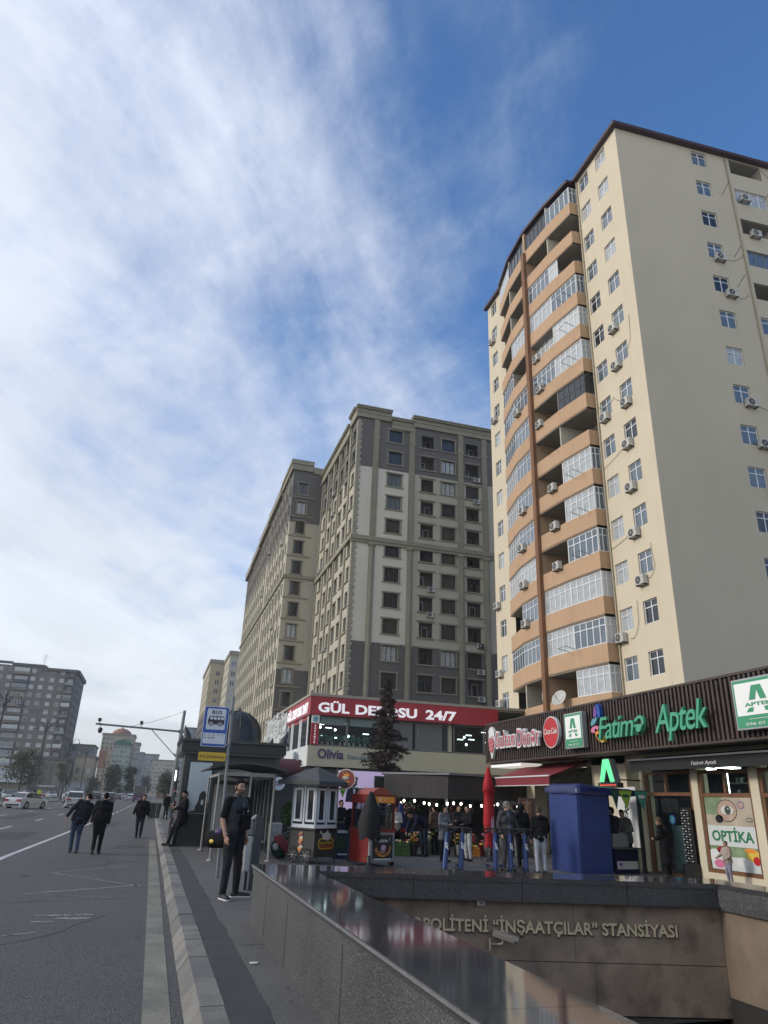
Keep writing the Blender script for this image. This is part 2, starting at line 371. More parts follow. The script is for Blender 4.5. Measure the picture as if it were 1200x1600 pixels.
for x0, y0, x1, y1 in ((-.95, 27.8, .1, 29.6), (-.6, 34.6, .35, 35.4), (-.7, 30.6, .3, 31.1), (-5.9, 31, -4.4, 37), (-2.9, 44, -1.6, 52), (-8.9, 52, -7.6, 66)): q.quad((x0, y0, -.148), (x1, y0+.1, -.148), (x1-.05, y1, -.148), (x0+.04, y1-.1, -.148), 'asphalt_patch')
for x, y, dx_, dy_, n_ in ((-2.6, 8.5, .35, .75, 14), (-.6, 18, -.05, .9, 12), (-3.2, 14, .6, .25, 9), (-1.6, 21, .5, .55, 8), (-4.9, 20, .1, .9, 16)):
    px_, py_ = x, y
    for i in range(n_):
        nx, ny = px_+dx_*.5+rr2.uniform(-.12, .12), py_+dy_*.5+rr2.uniform(-.12, .12); strip(q, [(px_, py_), (nx, ny)], rr2.uniform(.010, .022), 'joint', -.1475); px_, py_ = nx, ny
for i in range(9): blob(rr2.uniform(-3, .1), rr2.uniform(8, 40), rr2.uniform(.04, .16), rr2.uniform(.06, .25), -.1478, 'asphalt_patch')
struct('road_repairs', q)
q = MB(); mat('plaza_leaf', (.09, .07, .03), .9, .2)
for i in range(60):
    x, y, z = rr2.choice(((rr2.uniform(.40, .52), rr2.uniform(5.5, 34), -.143), (rr2.uniform(1.36, 1.54), rr2.uniform(5, 11), .004), (rr2.uniform(.9, 6), rr2.uniform(12, 24), .004))); s_ = rr2.uniform(.008, .026); an = rr2.uniform(0, 3); q.quad((x-s_*cos(an), y-s_*sin(an), z), (x+s_*.5*sin(an), y-s_*.5*cos(an), z+.004), (x+s_*cos(an), y+s_*sin(an), z), (x-s_*.5*sin(an), y+s_*.5*cos(an), z+.002), rr2.choice(('joint', 'kerb_stone', 'plaza_leaf', 'joint')))
mat('plaza_leaf', (.09, .07, .03), .9, .2); tag(q.build('litter'), kind='stuff')
t = thing('access_cover', 'small pale round cover set in the pavement near the parapet', 'cover', (1.28, 8.6, .002)); a = MB(); a.disc((0, 0, .002), .05, 'line_white', 'z', .004, 14); a.build('plate', t)

# ---------------------------------------------------------------- metro stair well: parapet, stone walls, lettering
A0, A1 = Vector((1.55, -6)), Vector((1.55, 11.28)); B0, B1 = Vector((2.22, -6)), Vector((2.22, 10.38))
K_, E_ = Vector((7.60, 9.02)), Vector((8.16, 9.72))
t = thing('granite_parapet', 'long dark granite parapet with a polished top round the stair well', 'parapet', (1.55, 11.28, 0))
t.location = (0, 0, 0)
a = MB(); yy = -6.
cuts = [-6, -3.6, -1.2, 1.2, 3.6, 6.0, 8.4, 10.0]
ins = .004
def ix(y): return 2.22
for y0, y1 in zip(cuts, cuts[1:]): a.box(1.53, y0+.002, .66, 2.24, y1-.002, .72, 'granite_polished')
a.prism([(1.53, 10.002), (2.24, 10.002), (2.24, 10.37), (1.53, 11.30)], .66, .72, 'granite_polished')
far = [(1.53, 11.30, 2.24, 10.372), (3.50, 10.93, 3.52, 9.98), (5.0, 10.55, 4.95, 9.63), (6.6, 10.12, 6.35, 9.30), (8.16, 9.75, 7.60, 9.02)]
for (ax, ay, bx, by), (cx, cy, dx_, dy_) in zip(far, far[1:]):
    a.prism([(ax+ins, ay), (bx+ins, by), (dx_-ins, dy_), (cx-ins, cy)], .66, .72, 'granite_polished')
for y0, y1 in ((9.72, 7.2), (7.195, 4.5), (4.495, 1.5), (1.495, -6)):
    a.prism([(8.16, y0), (7.60 if y0 > 9 else 7.56, y0-(.70 if y0 > 9 else 0)), (7.56, y1), (8.16, y1)], .66, .72, 'granite_polished')
a.build('coping', t)
a = MB()
for y0, y1 in zip(cuts+[11.27], cuts[1:]+[11.27]):
    if y1 > y0: a.box(1.555, y0+.002, -.2, 1.60, min(y1, 11.2)-.002, .66, 'granite_face')
a.box(1.60, -6, -.2, 2.2, 10.3, .655, 'granite_dark')
a.prism([(1.555, 11.2), (2.2, 10.3), (2.2, 10.32), (1.555, 11.24)], -.2, .655, 'granite_face')
a.box(1.545, -6, .60, 1.556, 11.26, .655, 'granite_face')
for y_ in (8.4, 6.0, 3.6, 9.9): a.box(1.552, y_-.003, -.02, 1.5555, y_+.003, .655, 'joint')
a.build('outer_face', t)
a = MB(); a.box(1.520, -6, .695, 1.532, 11.29, .712, 'granite_edge'); a.build('worn_edge', t)
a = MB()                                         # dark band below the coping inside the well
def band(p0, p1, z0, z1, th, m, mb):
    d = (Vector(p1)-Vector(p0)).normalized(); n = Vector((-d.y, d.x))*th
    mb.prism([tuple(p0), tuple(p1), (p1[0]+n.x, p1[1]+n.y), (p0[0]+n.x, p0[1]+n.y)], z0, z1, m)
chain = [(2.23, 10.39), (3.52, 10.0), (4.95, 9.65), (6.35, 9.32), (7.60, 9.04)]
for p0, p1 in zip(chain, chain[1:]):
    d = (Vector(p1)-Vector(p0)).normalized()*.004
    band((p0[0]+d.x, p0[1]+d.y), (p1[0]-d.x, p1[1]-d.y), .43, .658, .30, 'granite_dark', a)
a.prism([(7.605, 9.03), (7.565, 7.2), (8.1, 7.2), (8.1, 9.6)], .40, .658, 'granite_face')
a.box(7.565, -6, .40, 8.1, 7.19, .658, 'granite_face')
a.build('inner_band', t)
t = thing('stone_stairwell', 'brown stone walls of the metro stairs going down under the lettering', 'stairwell', (0, 0, 0))
def wallpt(s): return Vector((2.2, 10.50)).lerp(Vector((7.70, 9.14)), s)
a = MB(); W0, W1 = wallpt(0), wallpt(1); dW = (W1-W0).normalized(); nW = Vector((-dW.y, dW.x))
def slab(mb, s0, s1, z0, z1, m, off=0., th=.3):
    p0 = W0+dW*s0+nW*off; p1 = W0+dW*s1+nW*off; q0 = p0+nW*th; q1 = p1+nW*th
    mb.prism([tuple(p0), tuple(p1), tuple(q1), tuple(q0)], z0, z1, m)
LW = (W1-W0).length
slab(a, 0, LW, -.86, .43, 'joint', .006)
for z0, z1, cs in ((-.27, .43, [0, 1.9, 3.6, LW]), (-.855, -.275, [0, 1.2, 2.55, 3.85, LW])):
    for s0, s1 in zip(cs, cs[1:]): slab(a, s0+.003, s1-.003, z0+.003, z1-.002, 'stone_brown', 0., .2)
a.build('lintel_wall', t)
a = MB(); rw = [9.14, 8.25, 7.1, 5.9, 4.6, 3.2, 1.5, -6]
for z0, z1 in ((-.62, .40), (-1.4, -.62), (-3.0, -1.4)):
    for y0, y1 in zip(rw, rw[1:]):
        a.box(7.66+.02*(z0 < -1), y1+.004, z0+.004, 7.95, y0-.004, z1-.004, 'stone_tan')
a.box(7.67, -6, -3, 8.0, 9.2, .395, 'joint'); a.build('side_wall', t)
a = MB(); a.box(2.2, -6, -3, 2.26, 10.4, .64, 'stone_brown'); a.box(1.6, -6, -3.1, 8, 14, -2.9, 'stone_brown')
for i in range(16): a.box(2.3, 2.6+i*.32, -2.9, 7.6, 2.6+i*.32+.34, -.22-.17*i, 'granite_face')
a.box(2.3, -6, -2.9, 7.6, 2.6, -.1, 'pavement')
a.build('steps', t)
a = MB(); a.box(1.9, 10.9, -2.9, 8.2, 14, -.87, 'tunnel_dark') if False else None
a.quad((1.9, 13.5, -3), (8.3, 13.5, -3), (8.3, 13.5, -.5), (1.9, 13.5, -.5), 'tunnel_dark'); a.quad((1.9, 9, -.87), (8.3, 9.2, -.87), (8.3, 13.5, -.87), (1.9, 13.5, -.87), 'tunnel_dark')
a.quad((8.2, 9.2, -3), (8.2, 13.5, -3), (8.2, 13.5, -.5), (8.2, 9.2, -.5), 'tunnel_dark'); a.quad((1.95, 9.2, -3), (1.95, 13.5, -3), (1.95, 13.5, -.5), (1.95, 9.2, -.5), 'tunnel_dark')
a.build('passage', t)
a = MB(); o = W0+dW*.45-nW*.004
textfit(a, 'BAKI METROPOLİTENİ “İNŞAATÇILAR” STANSİYASI', (o.x, o.y, .055), (dW.x, dW.y, 0), (0, 0, 1), 4.55, .145, 'gold', bold=.026, depth=.03)
o2 = o+nW*.001
textfit(a, 'BAKI METROPOLİTENİ “İNŞAATÇILAR” STANSİYASI', (o.x-.006, o2.y, .049), (dW.x, dW.y, 0), (0, 0, 1), 4.57, .145, 'black_edge', bold=.045, depth=.022)
a.build('metro_lettering')
tag(bpy.data.objects['metro_lettering'], 'gold raised station lettering on the brown stone wall over the stairs', 'lettering')
t = thing('security_camera', 'pale bullet camera on a bracket below the gold station lettering', 'security camera', (4.60, 9.80, .05), RAD(62))
a = MB(); mat('cam_white', (.27, .25, .22), .4, .06, 8.)
a.T = Matrix.Rotation(RAD(14), 4, 'X')
a.bbox(-.038, -.28, -.038, .038, .02, .038, 'cam_white', .015); a.box(-.046, -.31, .038, .046, .03, .046, 'cam_white'); a.box(-.046, -.31, .0, -.040, .0, .04, 'cam_white'); a.box(.040, -.31, .0, .046, .0, .04, 'cam_white')
a.build('housing', t)
a = MB(); a.T = Matrix.Rotation(RAD(14), 4, 'X'); a.disc((0, -.284, 0), .032, 'metal_black', 'y', .01); a.disc((0, -.29, 0), .018, 'pane_dark', 'y', .01); a.build('lens', t)
a = MB(); a.tube([(0, -.12, -.03), (0, -.1, -.12), (0, .06, -.13)], .018, 'cam_white'); a.box(-.05, .05, -.19, .05, .075, -.06, 'cam_white'); a.build('bracket', t)
a = MB(); o = W0+dW*2.32-nW*.0; t = thing('junction_box', 'small grey box fixed under the parapet band above the camera', 'junction box', (o.x, o.y, .40))
a.bbox(-.06, -.06, -.045, .06, .03, .028, 'metal_light', .008); a.disc((0, -.065, -.01), .02, 'metal_grey', 'y', .01, 10); a.build('cover', t)
# ---------------------------------------------------------------- facade tools
def facade(mb, O, U, Lx, z0, z1, holes, depth, matf, N, cuts=(), zc=()):
    """wall sheet from O along U (unit, horizontal) with real openings; N = outward normal. holes: (s0, s1, za, zb)"""
    O = Vector((O[0], O[1], 0)); U = Vector((U[0], U[1], 0)); N = Vector((N[0], N[1], 0))
    xs = sorted({0., Lx, *[h[0] for h in holes], *[h[1] for h in holes]}); zs = sorted({z0, z1, *zc, *[h[2] for h in holes], *[h[3] for h in holes]})
    hs = {(h[0], h[2]): h for h in holes}
    flip = U.cross(Vector((0, 0, 1))).dot(N) < 0
    def Q(a, b, c, d, m): mb.quad(*((a, b, c, d) if not flip else (d, c, b, a)), m)
    def P(s, z, d=0.): q = O+U*s-N*d; return (q.x, q.y, z)
    byrow = {}
    for h in holes: byrow.setdefault((h[2], h[3]), []).append(h)
    for za, zb in zip(zs, zs[1:]):
        zm = (za+zb)/2; act = sorted(h for h in holes if h[2] <= zm <= h[3]); s = 0.; 
        segs = []
        for h in act:
            if h[0] > s+1e-6: segs.append((s, h[0]))
            s = max(s, h[1])
        if s < Lx-1e-6: segs.append((s, Lx))
        segs = [q for a, b in segs for q in zip([a]+[c for c in cuts if a < c < b], [c for c in cuts if a < c < b]+[b])]
        for a, b in segs: Q(P(a, za), P(b, za), P(b, zb), P(a, zb), matf((a+b)/2, zm))
    for a, b, za, zb in holes:
        m = matf((a+b)/2, (za+zb)/2)
        Q(P(a, za), P(b, za), P(b, za, depth), P(a, za, depth), m); Q(P(a, zb, depth), P(b, zb, depth), P(b, zb), P(a, zb), m)
        Q(P(a, za, depth), P(a, zb, depth), P(a, zb), P(a, za), m); Q(P(b, za), P(b, zb), P(b, zb, depth), P(b, za, depth), m)
def win_frame(w, h, m='white_frame', t=.055, d=.07, vs=(.5,), transom=.7, n='window'):
    a = MB(); a.box(-w/2, 0, 0, -w/2+t, d, h, m); a.box(w/2-t, 0, 0, w/2, d, h, m); a.box(-w/2+t, 0, 0, w/2-t, d, t, m); a.box(-w/2+t, 0, h-t, w/2-t, d, h, m)
    for v in vs: x = -w/2+w*v; a.box(x-t*.6, .004, t, x+t*.6, d-.004, h-t, m)
    if transom:
        z = h*transom; e = [-w/2+t]+[q for v in vs for q in (-w/2+w*v-t*.6, -w/2+w*v+t*.6)]+[w/2-t]
        for i in range(0, len(e), 2): a.box(e[i], .004, z-t*.5, e[i+1], d-.004, z+t*.5, m)
    return a.mesh(n)
def pane_mesh(w, h, m):
    a = MB(); a.quad((-w/2+.02, .035, .02), (w/2-.02, .035, .02), (w/2-.02, .035, h-.02), (-w/2+.02, .035, h-.02), m); return a.mesh('pane')
def put(me, name, parent, loc, rz=0):
    o = bpy.data.objects.new(name, me); COL.objects.link(o); o.parent = parent; o.location = loc; o.rotation_euler.z = rz; return o
_wc = {}
def window(parent, loc, rz, w, h, fm='white_frame', vs=(.5,), tr=.7, panes=('pane_sky', 'pane_dark', 'pane_curtain'), wts=(4, 3, 3), sub=True, name='window', t=.055):
    k = (w, h, fm, vs, tr, t)
    if k not in _wc: _wc[k] = win_frame(w, h, fm, vs=vs, transom=tr, t=t)
    o = put(_wc[k], name, parent, loc, rz)
    pm = rnd.choices(panes, wts)[0]; kk = (w, h, pm)
    if kk not in _wc: _wc[kk] = pane_mesh(w, h, pm)
    put(_wc[kk], 'pane', o, (0, 0, 0)); return o
def ac_meshes():
    a = MB(); a.bbox(-.40, -.32, 0, .40, 0, .56, 'ac_white', .015); a.box(-.36, 0, -.06, -.31, .22, -.02, 'metal_black'); a.box(.31, 0, -.06, .36, .22, -.02, 'metal_black')
    a.box(-.36, -.34, -.06, -.31, 0, -.004, 'metal_black'); a.box(.31, -.34, -.06, .36, 0, -.004, 'metal_black'); a.tube([(.3, .0, .1), (.42, .1, .02), (.44, .2, .3)], .014, 'metal_black', 5)
    b = MB(); b.disc((-.1, -.325, .29), .235, 'ac_fan', 'y', .012, 20); b.disc((-.1, -.335, .29), .05, 'ac_white', 'y', .012, 10)
    for k in range(8): b.tube([(-.1, -.335, .29), (-.1+.23*cos(k*pi/4), -.335, .29+.23*sin(k*pi/4))], .006, 'ac_white', 4)
    return a.mesh('air_conditioner'), b.mesh('fan')
AC = ac_meshes()
def ac(parent, loc, rz=0):
    o = put(AC[0], 'air_conditioner', parent, loc, rz); put(AC[1], 'fan', o, (0, 0, 0)); return o
LEFT = -pi/2       # rz that turns an object's front (-Y) to face -X

# ---------------------------------------------------------------- cream apartment tower with orange balcony bay
T = thing('apartment_tower', 'cream apartment tower with a curved orange balcony bay above the dark slatted shop fascia', 'apartment tower', (26.4, 31.9, 0))
ZR = 49.55; NS = 14; ZW = lambda i: 9.48+3.0*i      # window centre of storey i
a = MB(); holes = []
for i in range(NS):
    for yc in (34.0, 36.35): holes.append((round(yc-31.9-.65, 3), round(yc-31.9+.65, 3), ZW(i)-.7, ZW(i)+.7))
LF = []
for i in range(NS): LF.append((53.15-50.9-.55, 53.15-50.9+.55, ZW(i)-.7, ZW(i)+.7))
# local coordinates: tower empty at (26.4,31.9)
facade(a, (0, 0), (0, 1), 5.55, 0, ZR, holes, .16, lambda s, z: 'cream_wall', (-1, 0))
facade(a, (0, 19.0), (0, 1), 3.6, 0, ZR, LF, .16, lambda s, z: 'cream_wall', (-1, 0))
a.quad((0, 5.55, 0), (0, 19.0, 0), (0, 19.0, 7.6), (0, 5.55, 7.6), 'cream_wall')
# side face towards the metro stairs, a touch off square
Us = Vector((1, -.048)).normalized(); Ns = Vector((-.048, -1)).normalized(); H2 = []
ZS = lambda i: 9.1+3.03*i
for i in range(NS):
    H2.append((6.55, 7.85, ZS(i)-.68, ZS(i)+.72)); H2.append((9.95, 12.85, ZS(i)-.6, ZS(i)+.85)); H2.append((14.6, 15.9, ZS(i)-.68, ZS(i)+.72))
bal = {i: s for i, s in zip(range(13, -1, -1), 'owogowowgowogo')}     # open / glazed loggias from the top
facade(a, (0, 0), Us, 19.5, 0, ZR, H2, .18, lambda s, z: 'cream_wall_shaded', Ns)
a.quad((19.48, -.94, 0), (19.48, 22.6, 0), (19.48, 22.6, ZR), (19.48, -.94, ZR), 'cream_wall_shaded'); a.quad((19.48, 22.6, 0), (0, 22.6, 0), (0, 22.6, ZR), (19.48, 22.6, ZR), 'cream_wall_shaded')
a.quad((0, 0, ZR-.02), (19.48, -.94, ZR-.02), (19.48, 22.6, ZR-.02), (0, 22.6, ZR-.02), 'soffit')
a.build('wall', T)
a = MB()
a.prism([(-.38, -.40), (19.9, -1.38), (19.9, .2), (-.02, -.02+.3), (-.02, 5.4), (-.38, 5.4)], ZR-.12, ZR+.14, 'roof_maroon')
a.box(-.36, 18.7, ZR-.12, -.01, 22.9, ZR+.14, 'roof_maroon')
a.prism([(-.35, -.36), (19.8, -1.3), (19.8, 22.8), (-.35, 22.8)], ZR+.14, ZR+.22, 'roof_maroon')
a.build('roof', T)
# loggias of the side face
for i in range(NS):
    if bal[i] != 'o': continue
    a = MB()
    q0 = Us*9.95-Ns*.18; q1 = Us*12.85-Ns*.18; d = -Ns*1.3; z0, z1 = ZS(i)-.6, ZS(i)+.85
    if bal[i] == 'o':
        A_, B_, C_, D_ = q0, q1, q1+d, q0+d
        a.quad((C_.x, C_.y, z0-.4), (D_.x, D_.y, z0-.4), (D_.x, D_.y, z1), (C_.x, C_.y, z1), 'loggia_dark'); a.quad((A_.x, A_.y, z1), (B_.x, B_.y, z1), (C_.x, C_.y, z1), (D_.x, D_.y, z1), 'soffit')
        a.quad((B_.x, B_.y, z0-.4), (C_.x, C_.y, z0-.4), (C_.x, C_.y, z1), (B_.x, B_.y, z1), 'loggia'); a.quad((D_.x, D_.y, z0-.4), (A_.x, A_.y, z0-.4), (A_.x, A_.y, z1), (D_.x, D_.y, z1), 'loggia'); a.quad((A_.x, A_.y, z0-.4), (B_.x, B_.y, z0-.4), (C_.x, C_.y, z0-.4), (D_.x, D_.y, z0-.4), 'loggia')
    a.build('loggia_recess', T)
rs = math.atan2(Us.y, Us.x)
ww = 0
def Sp(s, z, d=0.): q = Us*s-Ns*d; return (q.x, q.y, z)
for i in range(NS):
    window(T, Sp(7.2, ZS(i)-.68, .1), rs, 1.3, 1.4, wts=(5, 3, 2)); window(T, Sp(15.25, ZS(i)-.68, .1), rs, 1.3, 1.4, wts=(5, 3, 2))
    if bal[i] in 'wg': window(T, Sp(11.4, ZS(i)-.6, .1), rs, 2.9, 1.45, vs=(.25, .5, .75), tr=.72 if bal[i] == 'w' else 0, wts=(5, 2, 2), name='loggia_glazing', fm='white_frame' if bal[i] == 'w' else 'grey_frame')
    window(T, (.10, 2.1, ZW(i)-.7), LEFT, 1.3, 1.4, wts=(5, 2, 3)); window(T, (.10, 4.45, ZW(i)-.7), LEFT, 1.3, 1.4, wts=(5, 2, 3)); window(T, (.10, 21.25, ZW(i)-.7), LEFT, 1.1, 1.4, wts=(3, 4, 1))
for i, s, dz_ in ((10, 7.3, -1.0), (9, 7.7, -1.1), (6, 7.6, -.95), (5, 8.0, -.9), (4, 8.2, -1.2), (12, 10.6, -.5), (11, 10.9, -.9), (8, 10.9, -.9), (3, 8.0, -1.1)):
    ac(T, Sp(s, ZS(i)+dz_, -.04), rs)
for i, y, dz_ in ((2, 1.4+1.0, -1.35), (3, 2.6, -1.25), (4, 2.45, -1.2), (5, 2.3, -1.2), (6, 2.0, -1.25), (7, 2.6, -1.0), (1, 4.9, -1.35), (8, 2.5, -1.0), (6, 4.4, -1.1), (1, 21.9, -1.0), (3, 22.0, -1.2), (0, 22.0, -.4), (9, 21.5, -1.1), (12, 21.5, -1.1)):
    ac(T, (-.04, y, ZW(i)+dz_), LEFT)
# bay
BP = [(0., 5.55), (-.76, 5.55), (-1.25, 8.55), (-1.52, 11.85), (-1.25, 15.5), (-.45, 19.0), (0., 19.0)]
state = {13: 'gddw', 12: 'oooo', 11: 'Wgoo', 10: 'gggo', 9: 'gaog', 8: 'gggg', 7: 'dogg', 6: 'Oogg', 5: 'gogg', 4: 'gogg', 3: 'gogg', 2: 'gggo', 1: 'gggg', 0: 'gooo'}
mb = MB(); sf = MB(); lg = MB()
Zb = lambda i: 7.05+3.0*i      # slab level of storey i
for i in range(NS):
    z = Zb(i); zt = z+1.16
    for k, (p, q) in enumerate(zip(BP, BP[1:])):
        m = 'orange_return' if k in (0, 5) else 'orange_wall'
        mb.quad((p[0], p[1], z-.16), (q[0], q[1], z-.16), (q[0], q[1], zt), (p[0], p[1], zt), m) if False else mb.quad((q[0], q[1], z-.16), (p[0], p[1], z-.16), (p[0], p[1], zt), (q[0], q[1], zt), m)
        e = .10
        if k not in (0, 5): mb.quad((p[0], p[1], zt), (p[0]+e, p[1], zt), (q[0]+e, q[1], zt), (q[0], q[1], zt), 'soffit'); mb.quad((p[0]+e, p[1], zt), (p[0]+e, p[1], z+.02), (q[0]+e, q[1], z+.02), (q[0]+e, q[1], zt), 'loggia')
    n = len(BP); xi = 1.2
    sf.prism(BP[1:-1]+[(xi, 19.0), (xi, 5.55)], z-.155, z+.0, 'soffit')
sf.prism([(x-.10 if 0 < j < 6 else x, y) for j, (x, y) in enumerate(BP)][1:-1]+[(.2, 19.0), (.2, 5.55)], ZR-.16, ZR+.12, 'roof_maroon')
mb.build('balcony_parapet', T); sf.build('balcony_slab', T)
lg.quad((xi, 19.0, 6.9), (xi, 5.55, 6.9), (xi, 5.55, ZR), (xi, 19.0, ZR), 'loggia'); lg.quad((xi, 5.55, 6.9), (0, 5.55, 6.9), (0, 5.55, ZR), (xi, 5.55, ZR), 'loggia')
for (x0, y0) in ((-1.2, 8.55), (-1.2, 15.5)): lg.box(x0+.02, y0-.06, 6.95, xi, y0+.06, ZR-.2, 'loggia')
for y0 in (6.3, 9.3, 12.6, 16.2):
    for i in range(NS): lg.box(xi-.03, y0, Zb(i)+.9, xi+.02, y0+1.3, Zb(i)+2.4, 'pane_dark'); lg.box(xi-.05, y0+1.5, Zb(i)+.1, xi+.02, y0+2.1, Zb(i)+2.4, 'pane_dark')
lg.build('loggia_wall', T)
mb = MB(); mb.box(-1.78, 11.62, 6.6, -1.50, 12.08, ZR-2.6, 'pilaster_brown'); mb.box(-1.55, 11.70, 6.6, .9, 12.0, ZR-.3, 'orange_return'); mb.build('pilaster', T)
def bay_glazing(i, k, kind):
    p = Vector(BP[k+1] if k else BP[1]); p = Vector(BP[k+1]); q = Vector(BP[k+2]); 
    if k == 1: q = Vector((-1.50, 11.62))
    if k == 2: p = Vector((-1.50, 12.08))
    z = Zb(i)+1.16; h = 1.66; Ln = (q-p).length; c = (p+q)/2; ang = math.atan2((p-q).y, (p-q).x)
    dpt = .05 if kind != 'a' else .55
    nrm = Vector((sin(ang), -cos(ang)))   # local -Y outward
    c = c-nrm*dpt
    fm = {'g': 'white_frame', 'a': 'white_frame', 'd': 'dark_frame', 'w': 'white_frame', 'W': 'white_frame'}[kind]; nv = 5 if Ln > 3 else 4
    pn, wt = (('pane_sky', 'pane_curtain', 'pane_dark', 'pane_blind'), (6, 5, 1, 3)) if kind in 'gaW' else ((('pane_tint', 'pane_dark'), (1, 1)) if kind == 'd' else (('pane_blind',), (1,)))
    if kind == 'W': Ln2 = Ln*.35; c = c+(q-p).normalized()*(Ln/2-Ln2/2); Ln = Ln2; nv = 1; pn, wt = ('pane_blind',), (1,)
    window(T, (c.x, c.y, z), ang, round(Ln-.02, 3), h, fm=fm, vs=tuple((j+1)/nv for j in range(nv-1)), tr=(.70 if kind not in 'd' else 0.5) if i != 13 else 0, panes=pn, wts=wt, name='balcony_glazing', t=.06)
    if k == 0 and kind in 'gd': window(T, (-.38, 5.58, z), 0, .76, h, fm=fm, vs=(.5,), tr=.7, panes=pn, wts=wt, name='balcony_glazing')
for i, s in state.items():
    for k, ch in enumerate(s):
        if ch in 'gadwW': bay_glazing(i, k, ch)
def rack(x, y, z, L_=.9):
    mb = MB()
    for dy_ in (0, .9): mb.tube([(x, y+dy_, z), (x-L_, y+dy_-.1, z+.12)], .02, 'metal_black', 5)
    mb.tube([(x-L_, y-.1, z+.12), (x-L_, y+.8, z+.12)], .012, 'metal_black', 4); mb.build('drying_rack', T)
for i, y in ((10, 6.2), (9, 6.0), (8, 6.0), (8, 9.2), (5, 6.5), (4, 6.2), (3, 6.4), (1, 8.2), (7, 8.7), (9, 13), (6, 9.0)): rack(-.9 if y < 8 else -1.3, y, Zb(i)+1.15)
for i, y in ((9, 10.8), (8, 10.5), (7, 10.9), (5, 9.6), (4, 9.6), (3, 9.6), (4, 14.6), (3, 14.6), (5, 14.2), (2, 14.6), (8, 14.4)): ac(T, (-1.36, y, Zb(i)+.95), LEFT)
for i, y, x in ((12, 6.6, .5), (11, 6.6, .5), (2, 12.9, -.5), (0, 13.2, -.8)): ac(T, (x, y, Zb(i)+1.5), 0)
mb = MB(); mb.tube([(-.08, 5.32, 7), (-.08, 5.32, ZR-.3)], .055, 'pipe', 8); 
for i in range(12): mb.box(-.14, 5.25, 9+i*3.2, .0, 5.39, 9.06+i*3.2, 'pipe')
q = Us*9.6+Ns*.09; mb.tube([(q.x, q.y, 7), (q.x, q.y, ZR-.3)], .06, 'pipe', 8)
mb.build('drainpipe', T)
mb = MB()
def cable(pts, n=10, sag=.3):
    out = []
    for a_, b_ in zip(pts, pts[1:]):
        A_, B_ = Vector(a_), Vector(b_)
        for j in range(n+1): t_ = j/n; p_ = A_.lerp(B_, t_); p_.z -= sag*4*t_*(1-t_); out.append(p_)
    mb.tube(out, .013, 'metal_black', 4)
cable([(-.03, .9, ZW(7)+2.3), (-.05, 1.0, ZW(7)+.4), (-.05, 1.9, ZW(7)-.6)], 6, .1); cable([(-.04, 1.4, ZW(2)+1.), (-.05, 1.2, ZW(2)-.4), (-.05, 2.0, ZW(2)-1.)]); cable([(-.05, 3.2, ZW(1)+.9), (-.05, 3.3, ZW(1)-.6), (-.05, 4.2, ZW(1)-1.2)])
cable([(-.04, 5.3, ZW(6)+.5), (-.04, 3.4, ZW(6)+.2), (-.04, 2.2, ZW(6)-.2)], 8, .35); cable([(-.04, 5.3, ZW(3)-1.2), (-.04, 2.6, ZW(3)-.7)], 8, .05); cable([(-.04, 5.3, ZW(5)-1.4), (-.04, 2.6, ZW(5)-.8)], 8, .05)
for s, zc_, s2, z2 in ((8.1, ZS(10)-.6, 9.6, ZS(10)+.3), (8.3, ZS(9)-.8, 9.3, ZS(9)-.4), (8.3, ZS(6)-.7, 12, ZS(6)-.9), (12.9, ZS(13)+.6, 14.4, ZS(13)-.5)):
    cable([Sp(s, zc_, -.03), Sp(s2, z2, -.03)], 8, .3)
for s, zc_ in ((8.7, ZS(12)-.2), (12.6, ZS(12)+.3), (13.2, ZS(11)+1.4), (8.7, ZS(10)-.2), (8.5, ZS(9)+.1)): p_ = Sp(s, zc_, 0); mb.tube([p_, (p_[0]-.1, p_[1]-.9, p_[2]+.35)], .022, 'metal_black', 5)
mb.build('cable', T)
mb = MB(); mb.T = Matrix.Translation((-1.75, 9.8, Zb(0)+1.15)) @ Matrix.Rotation(RAD(-62), 4, 'Y') @ Matrix.Rotation(RAD(20), 4, 'X')
mb.lathe([(0.02, 0), (.25, .03), (.45, .12), (.55, .2), (.54, .205), (.44, .13), (.25, .045), (.02, .01)], (0, 0, 0), 'ac_white', 20); mb.T = None
mb.tube([(-1.45, 9.8, Zb(0)+1.0), (-1.75, 9.8, Zb(0)+1.15)], .03, 'metal_black'); mb.tube([(-1.8, 9.8, Zb(0)+.9), (-2.3, 9.7, Zb(0)+1.45)], .015, 'metal_black'); mb.build('satellite_dish', T)
# ---------------------------------------------------------------- beige and grey apartment blocks up the street
mat('beige_wall', (.45, .415, .325), .88, .06, .3, .1, 30, streak=.2)
mat('pale_wall', (.64, .60, .50), .88, .04, .3, .1, 30, streak=.14)
mat('grey_wall', (.135, .124, .114), .88, .06, .4, .1, 30, streak=.2)
mat('trim', (.27, .245, .18), .85, .10, .8, .1, 30, streak=.3)
mat('quoin', (.33, .305, .23), .85, .1, 1.2)
def surround(w, h, head=.16):
    a = MB(); t = .16
    a.box(-w/2-t, -.07, 0, -w/2, .0, h, 'trim'); a.box(w/2, -.07, 0, w/2+t, .0, h, 'trim'); a.box(-w/2-t-.1, -.14, h, w/2+t+.1, .0, h+head, 'trim'); a.box(-w/2-t-.12, -.12, -.13, w/2+t+.12, .0, 0, 'trim')
    return a.mesh('window_surround')
T = thing('apartment_block', 'beige apartment block with grey top and base storeys above the red shop sign', 'apartment block', (17.95, 74, 0))
ZB = lambda i: 9.75+2.03*i          # window centres, storey i (12 of them)
NB = 12; ZT = 46.7
